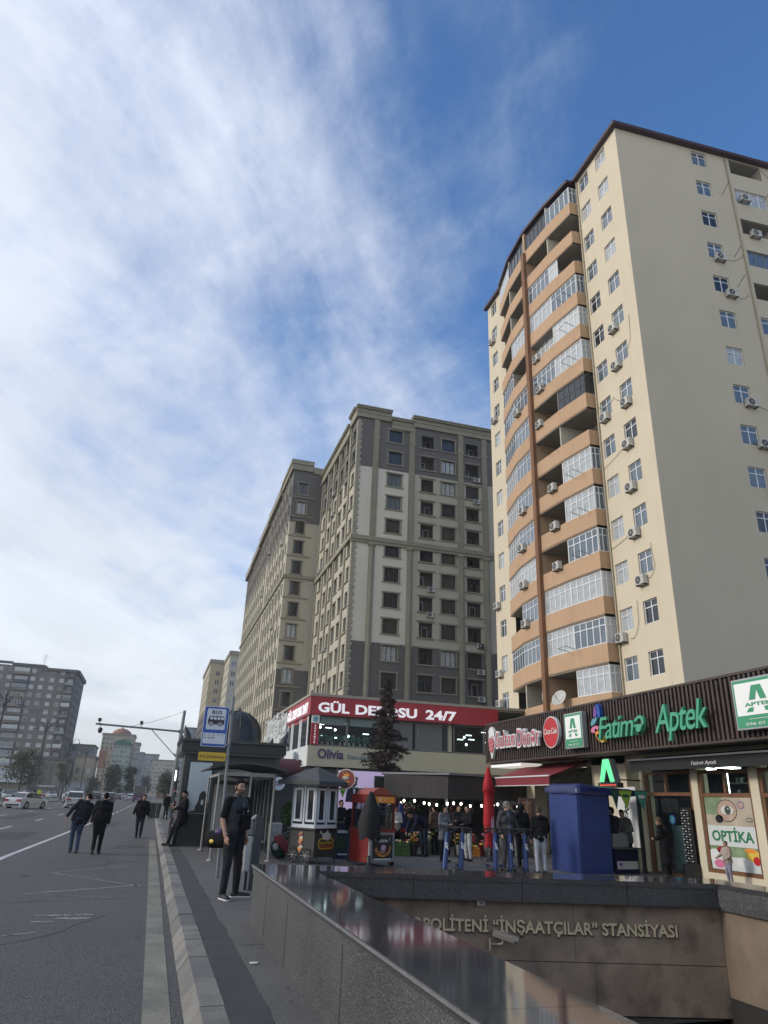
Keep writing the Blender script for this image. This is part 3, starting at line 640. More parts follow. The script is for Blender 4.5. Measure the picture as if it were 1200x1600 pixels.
# measured columns: windows at x, loggias between pilasters
ZB = lambda i: 10.75+2.99*i
cols = [(4.85, 1.75, 'w'), (9.1, 1.65, 'o'), (11.85, 1.8, 'w'), (15.1, 1.75, 'o'), (19.0, 1.75, 'w'), (23.5, 1.7, 'o')]
NB = 12
holes = [(c-w_/2, c+w_/2, ZB(i)-.85, ZB(i)+.85) for c, w_, k in cols for i in range(NB) if ZB(i)+1 < ZT-1]
NB = len([i for i in range(NB) if ZB(i)+1 < ZT-1])
def bm_(s, z):
    if z > 38.95 or z < 17.8: return 'grey_wall'
    return 'pale_wall' if s < 7 else 'beige_wall'
a = MB(); facade(a, (0, 0), (1, 0), 27, 0, ZT-.6, holes, .25, bm_, (0, -1), (7.0,), (17.8, 38.95))
SC_ = [(1.6, 1.3, 'o'), (4.6, 1.2, 'w'), (7.4, 1.2, 'w'), (10.6, 1.3, 'o'), (13.6, 1.2, 'w'), (17.4, 1.3, 'o')]
h2 = [(c-w_/2, c+w_/2, ZB(i)-.85, ZB(i)+.85) for c, w_, k in SC_ for i in range(NB)]
facade(a, (0, 0), (0, 1), 20.4, 0, ZT-.6, h2, .25, lambda s, z: 'grey_wall' if z > 38.95 else 'beige_wall', (-1, 0), (), (38.95,))
a.quad((27, 0, 0), (27, 20, 0), (27, 20, ZT-.6), (27, 0, ZT-.6), 'beige_wall'); a.quad((0, 0, ZT-.6), (27, 0, ZT-.6), (27, 20.4, ZT-.6), (0, 20.4, ZT-.6), 'grey_wall')
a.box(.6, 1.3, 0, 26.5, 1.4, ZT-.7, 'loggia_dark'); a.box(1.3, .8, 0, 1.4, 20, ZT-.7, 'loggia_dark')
a.build('wall', T)
a = MB()
for x0, x1, zt in ((-.35, 4.2, ZT+.35), (4.2, 7.0, ZT-.55), (7.0, 27, ZT+.25)):
    a.box(x0, -.35, zt-.9, x1, .3, zt-.75, 'trim'); a.box(x0+.05, -.28, zt-1.5, x1-.02, .25, zt-.9, 'trim'); a.box(x0-.0, -.5, zt-.35, x1, .35, zt-.15, 'trim'); a.box(x0+.1, -.25, zt-.75, x1, .3, zt-.35, 'trim'); a.box(x0-.05, -.6, zt-.15, x1+.05, .4, zt, 'trim')
for y0, y1, zt in ((.3, 3.2, ZT+.35), (3.2, 20.4, ZT-.55)):
    a.box(-.5, y0, zt-.35, .35, y1, zt-.15, 'trim'); a.box(-.3, y0, zt-1.5, .3, y1, zt-.35, 'trim'); a.box(-.6, y0, zt-.15, .4, y1, zt, 'trim')
a.build('cornice', T)
a = MB(); a.box(-.30, -.30, 29.5, 27, -.0, 30.0, 'trim'); a.box(-.22, -.2, 29.15, 27, .0, 29.5, 'trim'); a.box(-.30, .0, 29.5, -.0, 20.4, 30.0, 'trim'); a.build('string_course', T)
for x in (2.35, 7.0, 13.5, 16.75, 21.5, 25.3):
    a = MB(); a.box(x-.35, -.18, 30.0, x+.35, 0, ZT-.9, 'trim'); a.box(x-.22, -.22, 30.4, x+.22, -.18, ZT-1.3, 'trim'); a.tube([(x, -.06, 0), (x, -.06, 29.0)], .34, 'trim', 10); a.lathe([(.34, 0), (.5, .15), (.5, .3), (.36, .45)], (x, -.06, 28.8), 'trim', 12)
    for zz in (17.4, 42.8): a.box(x-.42, -.24, zz, x+.42, 0, zz+.3, 'trim')
    a.build('pilaster', T)
for y in (3.2, 9.0, 12.1, 15.6, 19.6):
    a = MB(); a.box(-.16, y-.3, 8, 0, y+.3, ZT-1, 'trim'); a.build('pilaster', T)
a = MB(); z = 8.; j = 0
while z < ZT-1.6:
    e = .55 if j % 2 else .38; a.box(-.07, -.08, z, e, .0, z+.36, 'quoin'); a.box(-.07, -.0, z, .0, e, z+.36, 'quoin'); z += .40; j += 1
a.build('quoins', T)
sm = surround(1.75, 1.7); ss = surround(1.2, 1.7); rail = MB(); rail.box(-1.1, -.16, 0, 1.1, 0, .14, 'trim'); rail = rail.mesh('sill_moulding')
LIM = 0
for i in range(NB-1, -1, -1):
    for c, w_, k in cols:
        z = ZB(i)-.85
        if k == 'w':
            window(T, (c, .16, z), 0, w_, 1.7, 'dark_frame', (.33, .66), 0, ('pane_dark', 'pane_sky', 'pane_tint', 'pane_curtain'), (6, 1, 3, 1), t=.07); put(sm, 'window_surround', T, (c, 0, z))
        else:
            put(rail, 'sill_moulding', T, (c, 0, z-.18)); put(rail, 'sill_moulding', T, (c, 0, z+1.78)) if i not in (NB-1,) else None
            r_ = rnd.random()
            if r_ < .25: window(T, (c, .18, z), 0, w_, 1.7, 'dark_frame', (.5,), .7, ('pane_dark', 'pane_curtain', 'pane_sky'), (3, 1, 1), name='loggia_glazing')
            else:
                a = MB(); x_ = c+rnd.choice((-.3, .25, .4)); a.box(x_-.35, 1.2, z-.2, x_+.35, 1.29, z+1.5, 'white_frame' if rnd.random() < .4 else 'brown_frame'); a.box(x_-.29, 1.18, z+.2, x_+.29, 1.20, z+1.4, 'pane_dark'); a.build('balcony_door', T)
for i, c in ((5, 9.3), (4, 9.2), (9, 15.2), (10, 15.3), (3, 15.4), (1, 15.4), (2, 15.4), (3, 15.5)): ac(T, (c+.35, -.03, ZB(i)-1.5), 0)
ac(T, (1.2, -.03, ZB(0)-.9), 0)
for n_, (i, c) in enumerate([(i, k) for i in range(NB-1, -1, -1) for k in SC_]):
    cc_, w_, k = c; z = ZB(i)-.85
    if k == 'w': window(T, (.16, cc_, z), LEFT, w_, 1.7, 'dark_frame', (.5,), 0, ('pane_dark', 'pane_tint', 'pane_curtain'), (5, 3, 1), t=.07); put(ss, 'window_surround', T, (0, cc_, z), LEFT)
    else: rl = put(rail, 'sill_moulding', T, (0, cc_, z-.18), LEFT)
for i, y in ((10, 11.3), (9, 11.2), (7, 17.9), (1, 16.9), (3, 10.9)): ac(T, (-.05, y, ZB(i)-1.3), LEFT)

T = thing('apartment_block', 'long beige apartment block stretching far up the street behind the corner block', 'apartment block', (13.5, 94.4, 0))
def b2(s, z): return 'grey_wall' if (z > 38.5 or z < 17.5) else 'beige_wall'
ZC = lambda i: 10.6+3.02*i
a = MB(); hf = [(.9, 2.2, ZC(i)-.95, ZC(i)+.95) for i in range(12)]
facade(a, (0, 0), (1, 0), 4.45, 0, 47.4, hf, .2, b2, (0, -1), (), (17.5, 38.5))
hs_ = []; cs = []; y = 1.6
while y < 54: cs.append(y); y += 2.9
hs_ = [(c-.55, c+.55, ZC(i)-.85, ZC(i)+.85) for c in cs for i in range(12) if not (c > 22 and i > 11)]
facade(a, (0, 0), (0, 1), 22.0, 0, 47.4, [h for h in hs_ if h[1] < 22], .2, lambda s, z: 'grey_wall' if z > 38.5 else 'beige_wall', (-1, 0))
facade(a, (0, 22.0), (0, 1), 33, 0, 46.0, [(h[0]-22, h[1]-22, h[2], h[3]) for h in hs_ if h[0] > 22], .2, lambda s, z: 'grey_wall' if z > 38.5 else 'beige_wall', (-1, 0))
a.quad((0, 0, 47.4), (4.45, 0, 47.4), (4.45, 55, 47.4), (0, 55, 46.0), 'grey_wall'); a.box(1.2, .6, 0, 1.3, 54.5, 46, 'loggia_dark'); a.box(.4, .8, 0, 4.3, .9, 46, 'loggia_dark')
a.box(.01, 55, 0, 20, 55.1, 46.0, 'beige_wall'); a.build('wall', T)
a = MB(); a.box(-.5, -.5, 47.6, 2.9, .3, 48.3, 'trim'); a.box(-.35, -.35, 46.7, 2.8, .3, 47.6, 'trim'); a.box(2.9, -.3, 46.5, 4.45, .3, 47.5, 'trim')
a.box(-.5, .3, 47.6, .3, 9.0, 48.3, 'trim'); a.box(-.35, .3, 46.7, .3, 9, 47.6, 'trim')
for y0, y1, zt in ((9, 22, 47.6), (22, 34, 47.2), (34, 45, 46.6), (45, 55.1, 46.2)): a.box(-.55, y0, zt-1.4, .3, y1, zt, 'trim')
a.build('cornice', T)
a = MB(); a.box(-.25, -.25, 30.1, 4.4, 0, 30.55, 'trim'); a.box(-.25, 0, 30.1, 0, 55, 30.55, 'trim'); a.build('string_course', T)
for i in range(12):
    a = MB(); a.box(-.1, -.12, ZC(i)-1.45, 3.4, 0, ZC(i)-1.27, 'trim'); a.build('sill_moulding', T)
    window(T, (1.55, .14, ZC(i)-.95), 0, 1.3, 1.9, 'dark_frame', (.5,), 0, ('pane_dark', 'pane_tint', 'pane_curtain'), (5, 2, 1), t=.07)
sm2 = surround(1.3, 1.9)
for i in range(12): put(sm2, 'window_surround', T, (1.55, 0, ZC(i)-.95))
far_ = MB()
n_ = 0
for c in cs:
    for i in range(12):
        if n_ < 84: window(T, (.14, c, ZC(i)-.85), LEFT, 1.1, 1.7, 'dark_frame', (.5,), 0, ('pane_dark', 'pane_tint', 'pane_curtain'), (5, 3, 1), t=.07); n_ += 1
        else: far_.box(.14, c-.55, ZC(i)-.85, .18, c+.55, ZC(i)+.85, 'pane_dark')
    for xx in (1.45,): pass
o = far_.build('far_windows', T); o['kind'] = 'stuff'
for y in [k+1.45 for k in cs[:-1]]:
    a = MB(); a.box(-.10, y-.20, 6, 0, y+.20, 46 if y > 22 else 46.8, 'trim'); a.build('pilaster', T)
for i, y in ((9, 4.8), (5, 7.6), (2, 1.9), (0, 1.9), (7, 13.5), (10, 19), (4, 16.4), (8, 24)): ac(T, (-.05, y, ZC(i)-1.4), LEFT)

def plain_block(name, label, x0, x1, y0, y1, h, wall, base=None, top=None, trim='trim', cw=3.0, fh=3.05, z0=3., win=(1.3, 1.5), sides='fl', cat='apartment block', wm='pane_dark', zbase=0, zt=0, parapet=.6, skip=.0, frame=True):
    """block with real window openings; windows of one storey run share a part only when they are too far to tell"""
    T = thing(name, label, cat, ((x0+x1)/2, y0, 0)); X0 = x0-(x0+x1)/2; X1 = -X0; D = y1-y0; a = MB(); W = MB(); fr = MB()
    mf = lambda s, z: (base if base and z < zbase else (top if top and z > zt else wall))
    def run(O, U, Lx, N):
        n = max(1, int(Lx/cw)); st = Lx/n; hl = []
        zz = z0
        while zz+fh < h:
            for k in range(n):
                c = st*(k+.5); hl.append((c-win[0]/2, c+win[0]/2, zz+.9, zz+.9+win[1]))
            zz += fh
        facade(a, O, U, Lx, 0, h, hl, .2, mf, N)
        U_ = Vector((*U, 0)); N_ = Vector((*N, 0)); O_ = Vector((*O, 0)); f = U[0]*N[1]-U[1]*N[0]
        for s0, s1, za, zb in hl:
            A_ = O_+U_*s0-N_*.18; B_ = O_+U_*s1-N_*.18; mm = rnd.choice((wm, wm, 'pane_tint', 'pane_curtain', 'pane_sky')) 
            q = [(A_.x, A_.y, za), (B_.x, B_.y, za), (B_.x, B_.y, zb), (A_.x, A_.y, zb)]
            W.quad(*(q if f < 0 else q[::-1]), mm)
            if frame:
                C_ = O_+U_*((s0+s1)/2)-N_*.14; e = U_*.05; fr.quad(tuple(C_-e)[:2]+(za,), tuple(C_+e)[:2]+(za,), tuple(C_+e)[:2]+(zb,), tuple(C_-e)[:2]+(zb,), 'white_frame')
    if 'f' in sides: run((X0, 0), (1, 0), X1-X0, (0, -1))
    if 'l' in sides: run((X0, 0), (0, 1), D, (-1, 0))
    else: a.quad((X0, 0, 0), (X0, D, 0), (X0, D, h), (X0, 0, h), wall)
    if 'r' in sides: run((X1, 0), (0, 1), D, (1, 0))
    else: a.quad((X1, 0, 0), (X1, D, 0), (X1, D, h), (X1, 0, h), wall)
    a.quad((X0, D, 0), (X1, D, 0), (X1, D, h), (X0, D, h), wall)
    a.quad((X0, 0, h-.01), (X1, 0, h-.01), (X1, D, h-.01), (X0, D, h-.01), 'soffit'); a.build('wall', T)
    o = W.build('windows', T); o['kind'] = 'stuff'
    if frame: fr.build('window_bars', o)['kind'] = 'stuff'
    if parapet:
        b = MB(); e = .35
        b.box(X0-e, -e, h-.1, X1+e, .3, h+parapet, trim); b.box(X0-e, .3, h-.1, X0+.3, D, h+parapet, trim); b.box(X1-.3, .3, h-.1, X1+e, D, h+parapet, trim); b.build('parapet', T)
    return T
mat('far_beige', (.42, .37, .27), .9, .06, .2); mat('far_grey', (.30, .31, .32), .9, .06, .2); mat('far_pink', (.40, .33, .26), .9, .06, .2); mat('far_cream', (.47, .43, .33), .9, .05, .2)
mat('far_green', (.36, .40, .33), .9, .05, .2); mat('far_blue', (.18, .22, .27), .9, .1, .2); mat('terracotta', (.30, .14, .09), .8, .15, .6); mat('roof_green', (.05, .17, .11), .7, .15, .5)
mat('soviet_grey', (.19, .17, .15), .9, .14, .25, .2, 8, streak=.3); mat('soviet_trim', (.12, .112, .105), .9, .1, .5); mat('soviet_base', (.26, .235, .19), .9, .1, .5)
T = plain_block('apartment_block', 'narrow cream and brown block seen between the bus sign and the long block', 13.85, 19.4, 260, 300, 45.5, 'far_beige', 'grey_wall', None, zbase=28, cw=2.8, fh=3.1, parapet=1.2)
T = plain_block('apartment_block', 'second narrow cream block rising just behind the bus sign pole', 18.6, 30, 238, 259, 45., 'far_cream', 'far_beige', zbase=18, cw=2.7, fh=3.1, parapet=1.2)
plain_block('glass_tower', 'dark bluish glass tower low behind the black kiosk roof', 13.5, 20, 420, 450, 36, 'far_blue', cw=2.0, fh=3.2, win=(1.6, 2.2), cat='tower', parapet=.3)
plain_block('glass_tower', 'farther stepped grey tower beside the dark glass tower', 12.6, 18, 500, 530, 34, 'far_grey', cw=2.2, fh=3.2, win=(1.4, 2.0), cat='tower', parapet=.3)

# ---------------------------------------------------------------- left side of the street
T = thing('old_apartment_block', 'weathered grey twelve storey block at the far left with patched balconies', 'apartment block', (-31.4, 280, 0))
rs_ = random.Random(5); D = 26; X0 = -38.
a = MB(); NSV = 12; ZV = lambda i: 8.6+2.78*i; holes = []; kinds = []
cx_ = [-2.2, -5.0, -8.2, -11.6, -14.6, -18.4, -22.2, -25.4, -28.6, -32.2, -35.4]
for i in range(NSV):
    for j, c in enumerate(cx_):
        wd = {0: 1.9, 3: 1.5, 5: 4.4, 10: 3.6}.get(j, 1.6 if (i+j) % 3 else 1.4); holes.append((c-wd/2-X0, c+wd/2-X0, ZV(i)+.9, ZV(i)+2.25)); kinds.append((i, j, c, wd))
facade(a, (X0, 0), (1, 0), -X0, 0, 42.2, holes, .5, lambda s, z: 'soviet_base' if z < 8 else 'soviet_grey', (0, -1))
sh = [(1.5+3.4*k, 3.1+3.4*k, ZV(i)+.9, ZV(i)+2.25) for k in range(7) for i in range(NSV)]
facade(a, (0, 0), (0, 1), D, 0, 41.6, sh, .4, lambda s, z: 'soviet_base' if z < 8 else 'soviet_grey', (1, 0))
a.quad((X0, 0, 0), (X0, D, 0), (X0, D, 42), (X0, 0, 42), 'soviet_grey'); a.quad((X0, D, 0), (0, D, 0), (0, D, 41.6), (X0, D, 42), 'soviet_grey'); a.quad((X0, 0, 42), (0, 0, 41.5), (0, D, 41.5), (X0, D, 42), 'soviet_grey')
a.build('wall', T)
a = MB()
for x0, x1, z in ((-38, -26.5, 42.4), (-26.5, -22.0, 43.4), (-22.0, -11.5, 43.0), (-11.5, .5, 41.9)): a.box(x0, -.6, z-.8, x1, .6, z, 'soviet_trim')
a.box(0, -.6, 40.6, .7, D, 41.9, 'soviet_trim'); a.box(-12, .6, 41.9, -11, D, 43, 'soviet_trim'); a.build('parapet', T)
n_ = 0; st = MB()
for (i, j, c, wd), h in sorted(zip(kinds, holes), key=lambda q: -q[0][0]):
    pm = rs_.choices(('pane_curtain', 'pane_blind', 'pane_dark', 'pane_sky', 'soffit'), (3, 3, 2, 2, 2))[0]
    o = MB(); o.quad((-wd/2, .12, 0), (wd/2, .12, 0), (wd/2, .12, 1.35), (-wd/2, .12, 1.35), pm)
    fm = rs_.choice(('white_frame', 'white_frame', 'grey_frame')); nn = max(2, int(wd/.8))
    for k in range(nn+1): x = -wd/2+wd*k/nn; o.box(x-.06, .0, 0, x+.06, .1, 1.35, fm)
    o.box(-wd/2, .02, 1.27, wd/2, .11, 1.35, fm); o.box(-wd/2, .02, 0, wd/2, .11, .07, fm)
    if n_ < 95: o.build('window', T, (c, 0, ZV(i)+.9)); n_ += 1
    else: st.T = Matrix.Translation((c, 0, ZV(i)+.9)); st.add(o.v, o.f, pm); st.T = None
st.build('lower_windows', T)['kind'] = 'stuff'
o = MB()
for s0, s1, za, zb in sh: o.quad((-.35, s0, za), (-.35, s1, za), (-.35, s1, zb), (-.35, s0, zb), rs_.choice(('pane_sky', 'pane_dark', 'pane_curtain')))
o.build('side_windows', T)['kind'] = 'stuff'
for i in range(NSV):
    for c, wd in ((-2.2, 3.0), (-18.4, 5.2), (-35.4, 4.4)):
        if i % 5 == 3 and c < -10: continue
        o = MB(); o.box(c-wd/2, -1.0, ZV(i)-.1, c+wd/2, -.01, ZV(i)+.12, 'soviet_trim'); o.box(c-wd/2, -1.0, ZV(i)+.12, c+wd/2, -.9, ZV(i)+.95, rs_.choice(('soviet_trim', 'soviet_grey', 'far_grey', 'soviet_base')))
        if rs_.random() < .45: o.box(c-wd/2+.1, -.96, ZV(i)+.98, c+wd/2-.1, -.90, ZV(i)+2.3, rs_.choice(('pane_blind', 'pane_curtain', 'pane_sky')))
        o.box(c-wd/2, -.98, ZV(i)+.12, c-wd/2+.1, -.01, ZV(i)+2.4, 'soviet_trim'); o.box(c+wd/2-.1, -.98, ZV(i)+.12, c+wd/2, -.01, ZV(i)+2.4, 'soviet_trim')
        o.build('balcony', T)
a = MB(); a.box(-38, -.3, 27.6, 0, -.0, 27.9, 'soviet_base'); a.box(-38, -.3, 8.0, 0, .0, 8.5, 'soviet_base'); a.build('string_course', T)
a = MB(); ps = [(-20.5+3.1*cos(pi*k/16), 9.5+4.6*sin(pi*k/16)) for k in range(17)]; pi_ = [(-20.5+2.1*cos(pi*k/16), 9.5+3.6*sin(pi*k/16)) for k in range(17)]
for k in range(16): a.prism([ps[k], ps[k+1], pi_[k+1], pi_[k]], -.9, -.02, 'far_cream', 'y')
a.box(-23.6, -.9, 5.5, -22.6, -.02, 9.5, 'far_cream'); a.box(-18.4, -.9, 5.5, -17.4, -.02, 9.5, 'far_cream'); a.prism(pi_, -.35, -.03, 'pane_dark', 'y'); a.box(-22.6, -.3, 5.5, -18.4, -.03, 9.45, 'pane_dark'); a.build('arched_entrance', T)
a = MB(); a.tube([(-12.3, 3, 42.5), (-12.3, 3, 47.5)], .06, 'metal_grey', 5); 
for z_, l_ in ((46.8, .8), (46.2, .9), (45.4, .7), (44.6, .9)): a.tube([(-12.3-l_, 3, z_), (-12.3+l_, 3, z_)], .04, 'metal_grey', 4)
a.build('antenna', T)
T = thing('shop_annex', 'two storey annex with a tall dark window at the foot of the old grey block', 'shop building', (-33.2, 265, 0))
a = MB(); a.box(-3.5, 0, 0, 5.6, 14.9, 11.0, 'soviet_base'); a.box(-4.0, -.5, 10.6, 6.1, 14.9, 11.4, 'soviet_trim'); a.box(-5.0, .2, 0, -3.6, 14, 8, 'soviet_trim'); a.box(-25, 1, 0, -5.1, 14.9, 7.2, 'far_cream'); a.build('wall', T)
a = MB(); a.box(-2.2, -.25, 3.0, 1.8, -.02, 9.8, 'pane_dark')
for k in range(4): a.box(-2.2+k*1.33-.05, -.3, 3, -2.2+k*1.33+.05, -.25, 9.8, 'grey_frame')
a.build('window', T); a = MB(); a.box(-3.4, -.3, .2, 4.6, -.02, 2.4, 'pane_dark'); a.box(-3.6, -1.8, 2.5, 3.5, -.03, 2.9, 'pane_blind'); a.build('shop_front', T)
a = MB(); a.prism([(-2.6, 6.8), (-.2, 7.6), (-.2, 3.4), (-3.8, 3.4)], -26, -5.2, 'metal_light', 'x'); a.build('sloped_roof', T)
T = plain_block('apartment_block', 'pale plain block behind the row of street lamps on the left', -32.5, -23.0, 300, 320, 17.6, 'far_grey', cw=3.2, fh=2.9, parapet=.4)
T = plain_block('stone_house', 'three storey ochre house with arched windows beyond the old grey block', -27.4, -20.8, 285, 299, 12.8, 'far_beige', cw=2.6, fh=3.4, win=(1.2, 1.9), cat='house', parapet=.5)
T = plain_block('low_building', 'low pale wall-like building behind the far parked cars', -28.5, -17.5, 262, 284, 4.6, 'far_grey', cw=3.4, fh=2.9, z0=.2, cat='building', parapet=.2)
T = plain_block('residential_tower', 'pinkish stepped tower with a domed attic at the end of the road', -27.6, -11.9, 400, 420, 28.6, 'far_pink', 'far_pink', 'far_beige', zt=25, cw=1.9, fh=2.2, win=(.9, 1.1), cat='tower', z0=1, parapet=.8)
a = MB(); a.lathe([(4.6, 0), (4.6, .8), (3.9, 1.7), (2.2, 2.6), (.4, 3.1), (.1, 4.0)], (1.0, 4.5, 29.4), 'terracotta', 16); a.build('attic_dome', T)
a = MB(); a.box(-8.0, -.15, 12.5, -4.4, -.02, 21, 'terracotta'); a.build('red_panel', T)
T = plain_block('residential_tower', 'pale green-roofed tower standing in front of the pinkish stepped tower', -20.6, -12.6, 385, 399, 23.2, 'far_green', cw=1.6, fh=2.2, win=(.8, 1.0), cat='tower', z0=1, parapet=0)
a = MB(); a.prism([(-4.4, 0), (4.4, 0), (3.6, 1.9), (0, 2.6), (-3.6, 1.9)], -.3, 10, 'roof_green', 'y'); 
for v_ in range(len(a.v)): a.v[v_] = (a.v[v_][0], a.v[v_][1], a.v[v_][2]+23.1)
a.build('roof', T)
T = plain_block('residential_tower', 'slim ochre tower attached right of the pinkish stepped tower', -12.0, -8.9, 402, 420, 25.2, 'far_cream', cw=1.5, fh=2.2, win=(.7, 1.0), cat='tower', z0=1)
T = plain_block('residential_tower', 'bluish slim tower fading in the haze behind the others', -9.5, -6.8, 440, 460, 22.5, 'far_grey', cw=1.4, fh=2.2, win=(.7, 1.1), cat='tower', z0=1, wm='pane_sky')
T = plain_block('residential_tower', 'blue-grey tower fading in the haze at the middle of the skyline', -8.6, 1.6, 500, 520, 24.6, 'far_grey', cw=1.7, fh=2.3, win=(.9, 1.3), cat='tower', z0=1, wm='pane_sky')
T = plain_block('residential_tower', 'wide yellowish block closing the end of the road', -1.8, 12.0, 495, 498, 21.2, 'far_cream', cw=1.7, fh=2.3, win=(.8, 1.1), cat='tower', z0=1)
T = plain_block('low_building', 'low brown building at the roadside left of the traffic camera pole', 2.2, 7, 330, 340, 8, 'terracotta', cw=2.4, fh=3.4, cat='building', z0=.3)

# ---------------------------------------------------------------- two storey shop building with the red sign
T = thing('shop_building', 'two storey corner shop building with a glazed upper floor below the red sign', 'shop building', (9.45, 48, 0))
mat('shop_wall_dark', (.06, .06, .062), .7, .15, 1.); mat('fascia_beige', (.42, .40, .29), .6, .05, 1.); mat('fascia_side', (.60, .62, .60), .6, .05, 1.)
mat('interior_dark', (.032, .035, .034), .8, .3, 1.5); mat('shop_lamp', (.8, .9, .9), .5, 0, emit=(.85, 1, 1, 5.5))
a = MB(); a.box(.15, .15, 4.92, 20, 12, 4.99, 'shop_wall_dark'); a.box(0, 0, 7.95, 20, 14, 8.12, 'soffit'); a.box(.2, 4.0, 0, 20, 4.1, 7.9, 'interior_dark'); a.box(.3, .25, 0, 20, .35, 3.5, 'shop_wall_dark'); a.box(.3, .4, 0, .4, 14, 4.9, 'shop_wall_dark')
a.quad((.5, 4, 7.9), (.5, .2, 7.9), (20, .2, 7.9), (20, 4, 7.9), 'loggia_dark'); a.box(10, .3, 4.99, 10.25, 4, 7.9, 'loggia'); a.build('wall', T)
a = MB(); a.box(-.15, -.25, 8.06, 20, .3, 8.24, 'soffit'); a.box(-.15, .3, 8.06, .3, 13, 8.24, 'soffit'); a.build('roof_edge', T)
a = MB(); a.box(-.05, -.12, 3.62, 20, .14, 4.9, 'fascia_beige'); a.box(-.05, .14, 3.62, .14, 9.0, 4.9, 'fascia_side'); a.build('lower_fascia', T)
for x0, x1 in ((.62, 2.55), (2.6, 5.1), (5.15, 7.6), (7.65, 9.9), (10.3, 12.6), (12.65, 15.)):
    o = MB(); o.box(x0, .08, 4.95, x0+.05, .14, 6.82, 'grey_frame'); o.box(x1-.05, .08, 4.95, x1, .14, 6.82, 'grey_frame'); o.box(x0, .08, 4.95, x1, .14, 5.0, 'grey_frame'); o.box(x0, .08, 6.77, x1, .14, 6.82, 'grey_frame'); w_ = o.build('window', T)
    o = MB(); glassmat('shop_glass', (.75, .85, .85), .72, .03); o.quad((x0+.05, .11, 5), (x1-.05, .11, 5), (x1-.05, .11, 6.78), (x0+.05, .11, 6.78), 'shop_glass'); o.build('pane', w_)
for x0 in (5.2, 7.4): o = MB(); mat('pink_blind', (.42, .33, .33), .8, .08, 3.); o.box(x0+.1, .25, 5.0, x0+2.1, .28, 6.75, 'pink_blind'); o.build('blind', T)
for x0, x1 in ((.66, 2.6), (2.7, 5.1)): o = MB(); o.box(x0+.1, .25, 6.3, x1-.1, .28, 6.8, 'pane_blind'); o.build('blind', T)
r5 = random.Random(3)
for k in range(22):
    x = r5.choice((r5.uniform(.8, 5), r5.uniform(.8, 4.8), r5.uniform(10.4, 15))); y = r5.uniform(.8, 3.4); o = MB(); z_ = r5.choice((6.55, 6.3, 6.0)); o.box(x-.22, y-.03, z_, x+.22, y+.03, z_+.05, 'shop_lamp') if k % 3 else o.ell((x, y, z_-.3), (.09, .09, .09), 'shop_lamp', 8, 6); o.build('ceiling_lamp', T)
for k in range(12):
    x = .8+k*.38+r5.uniform(-.1, .1); o = MB(); o.lathe([(.09, 0), (.05, .1), (.08, .25), (.03, .3)], (x, 1.2, 4.99), 'pane_blind', 8); 
    for q in range(16):
        an = r5.uniform(0, 6.28); el_ = r5.uniform(.2, 1.4); rr_ = r5.uniform(.15, .35); p_ = Vector((x+cos(an)*cos(el_)*rr_, 1.2+sin(an)*cos(el_)*rr_, 5.3+sin(el_)*rr_*1.4)); mm = r5.choice(('sign_green', 'teal', 'pane_blind', 'sign_green', 'interior_dark')); s_ = .06; o.quad(p_+Vector((-s_, 0, -s_)), p_+Vector((s_, .02, -s_)), p_+Vector((s_, 0, s_)), p_+Vector((-s_, -.02, s_)), mm)
    o.build('flower_vase', T)
for y0, y1 in ((.6, 3.2), (3.5, 6.4), (6.7, 8.6)):
    o = MB(); o.box(-.02, y0, 4.9, .04, y0+.3, 7.0, 'sign_white'); o.box(-.02, y1-.3, 4.9, .04, y1, 7.0, 'sign_white'); o.box(-.01, y0+.3, 4.9, .02, y1-.3, 6.6, 'pane_dark'); o.box(-.02, y0+.3, 6.6, .05, y1-.3, 6.8, 'sign_red_dark'); o.build('window', T)
t = thing('shop_sign', 'long dark red flower shop sign wrapping the corner over the glazed upper floor', 'shop sign', (9.45, 48, 6.85))
a = MB(); a.box(-.12, -.30, 0, 13.6, -.14, 1.18, 'sign_red_dark'); a.box(-.12, -.14, 0, -.02, 8.6, 1.16, 'sign_red_dark'); a.build('panel', t)
a = MB(); x0 = .42
mat('letter_white', (.85, .85, .86), .5, 0, emit=(.95, .95, 1, .35))
textfit(a, 'GÜL', (.42, -.31, .20), (1, 0, 0), (0, 0, 1), 2.15, .62, 'letter_white', bold=.03, depth=.06); textfit(a, 'DEPOSU', (3.0, -.31, .20), (1, 0, 0), (0, 0, 1), 4.4, .62, 'letter_white', bold=.03, depth=.06); textfit(a, '24/7', (8.05, -.31, .20), (1, 0, 0), (0, 0, 1), 2.3, .62, 'letter_white', bold=.03, depth=.06)
a.build('lettering', t); a = MB(); textfit(a, 'GÜL DEPOSU 24/7', (-.13, 8.3, .18), (0, -1, 0), (0, 0, 1), 8.0, .66, 'letter_white', bold=.03, depth=.05)
a.build('side_lettering', t)
t = thing('vertical_sign', 'narrow vertical red sign at the corner under the flower shop sign', 'sign', (9.45, 48, 4.95)); a = MB(); a.box(.08, -.2, 0, .58, -.02, 1.35, 'sign_red_dark'); a.box(.08, -.2, 1.36, .58, -.02, 1.88, 'sign_white'); a.build('panel', t); a = MB()
for k, c_ in enumerate('SUVENİR'): text(a, c_, (.33, -.21, 1.14-k*.175), (1, 0, 0), (0, 0, 1), .16, 'letter_white', align='CENTER', bold=.02)
a.disc((.33, -.21, 1.62), .17, 'teal', 'y', .02); a.build('lettering', t)
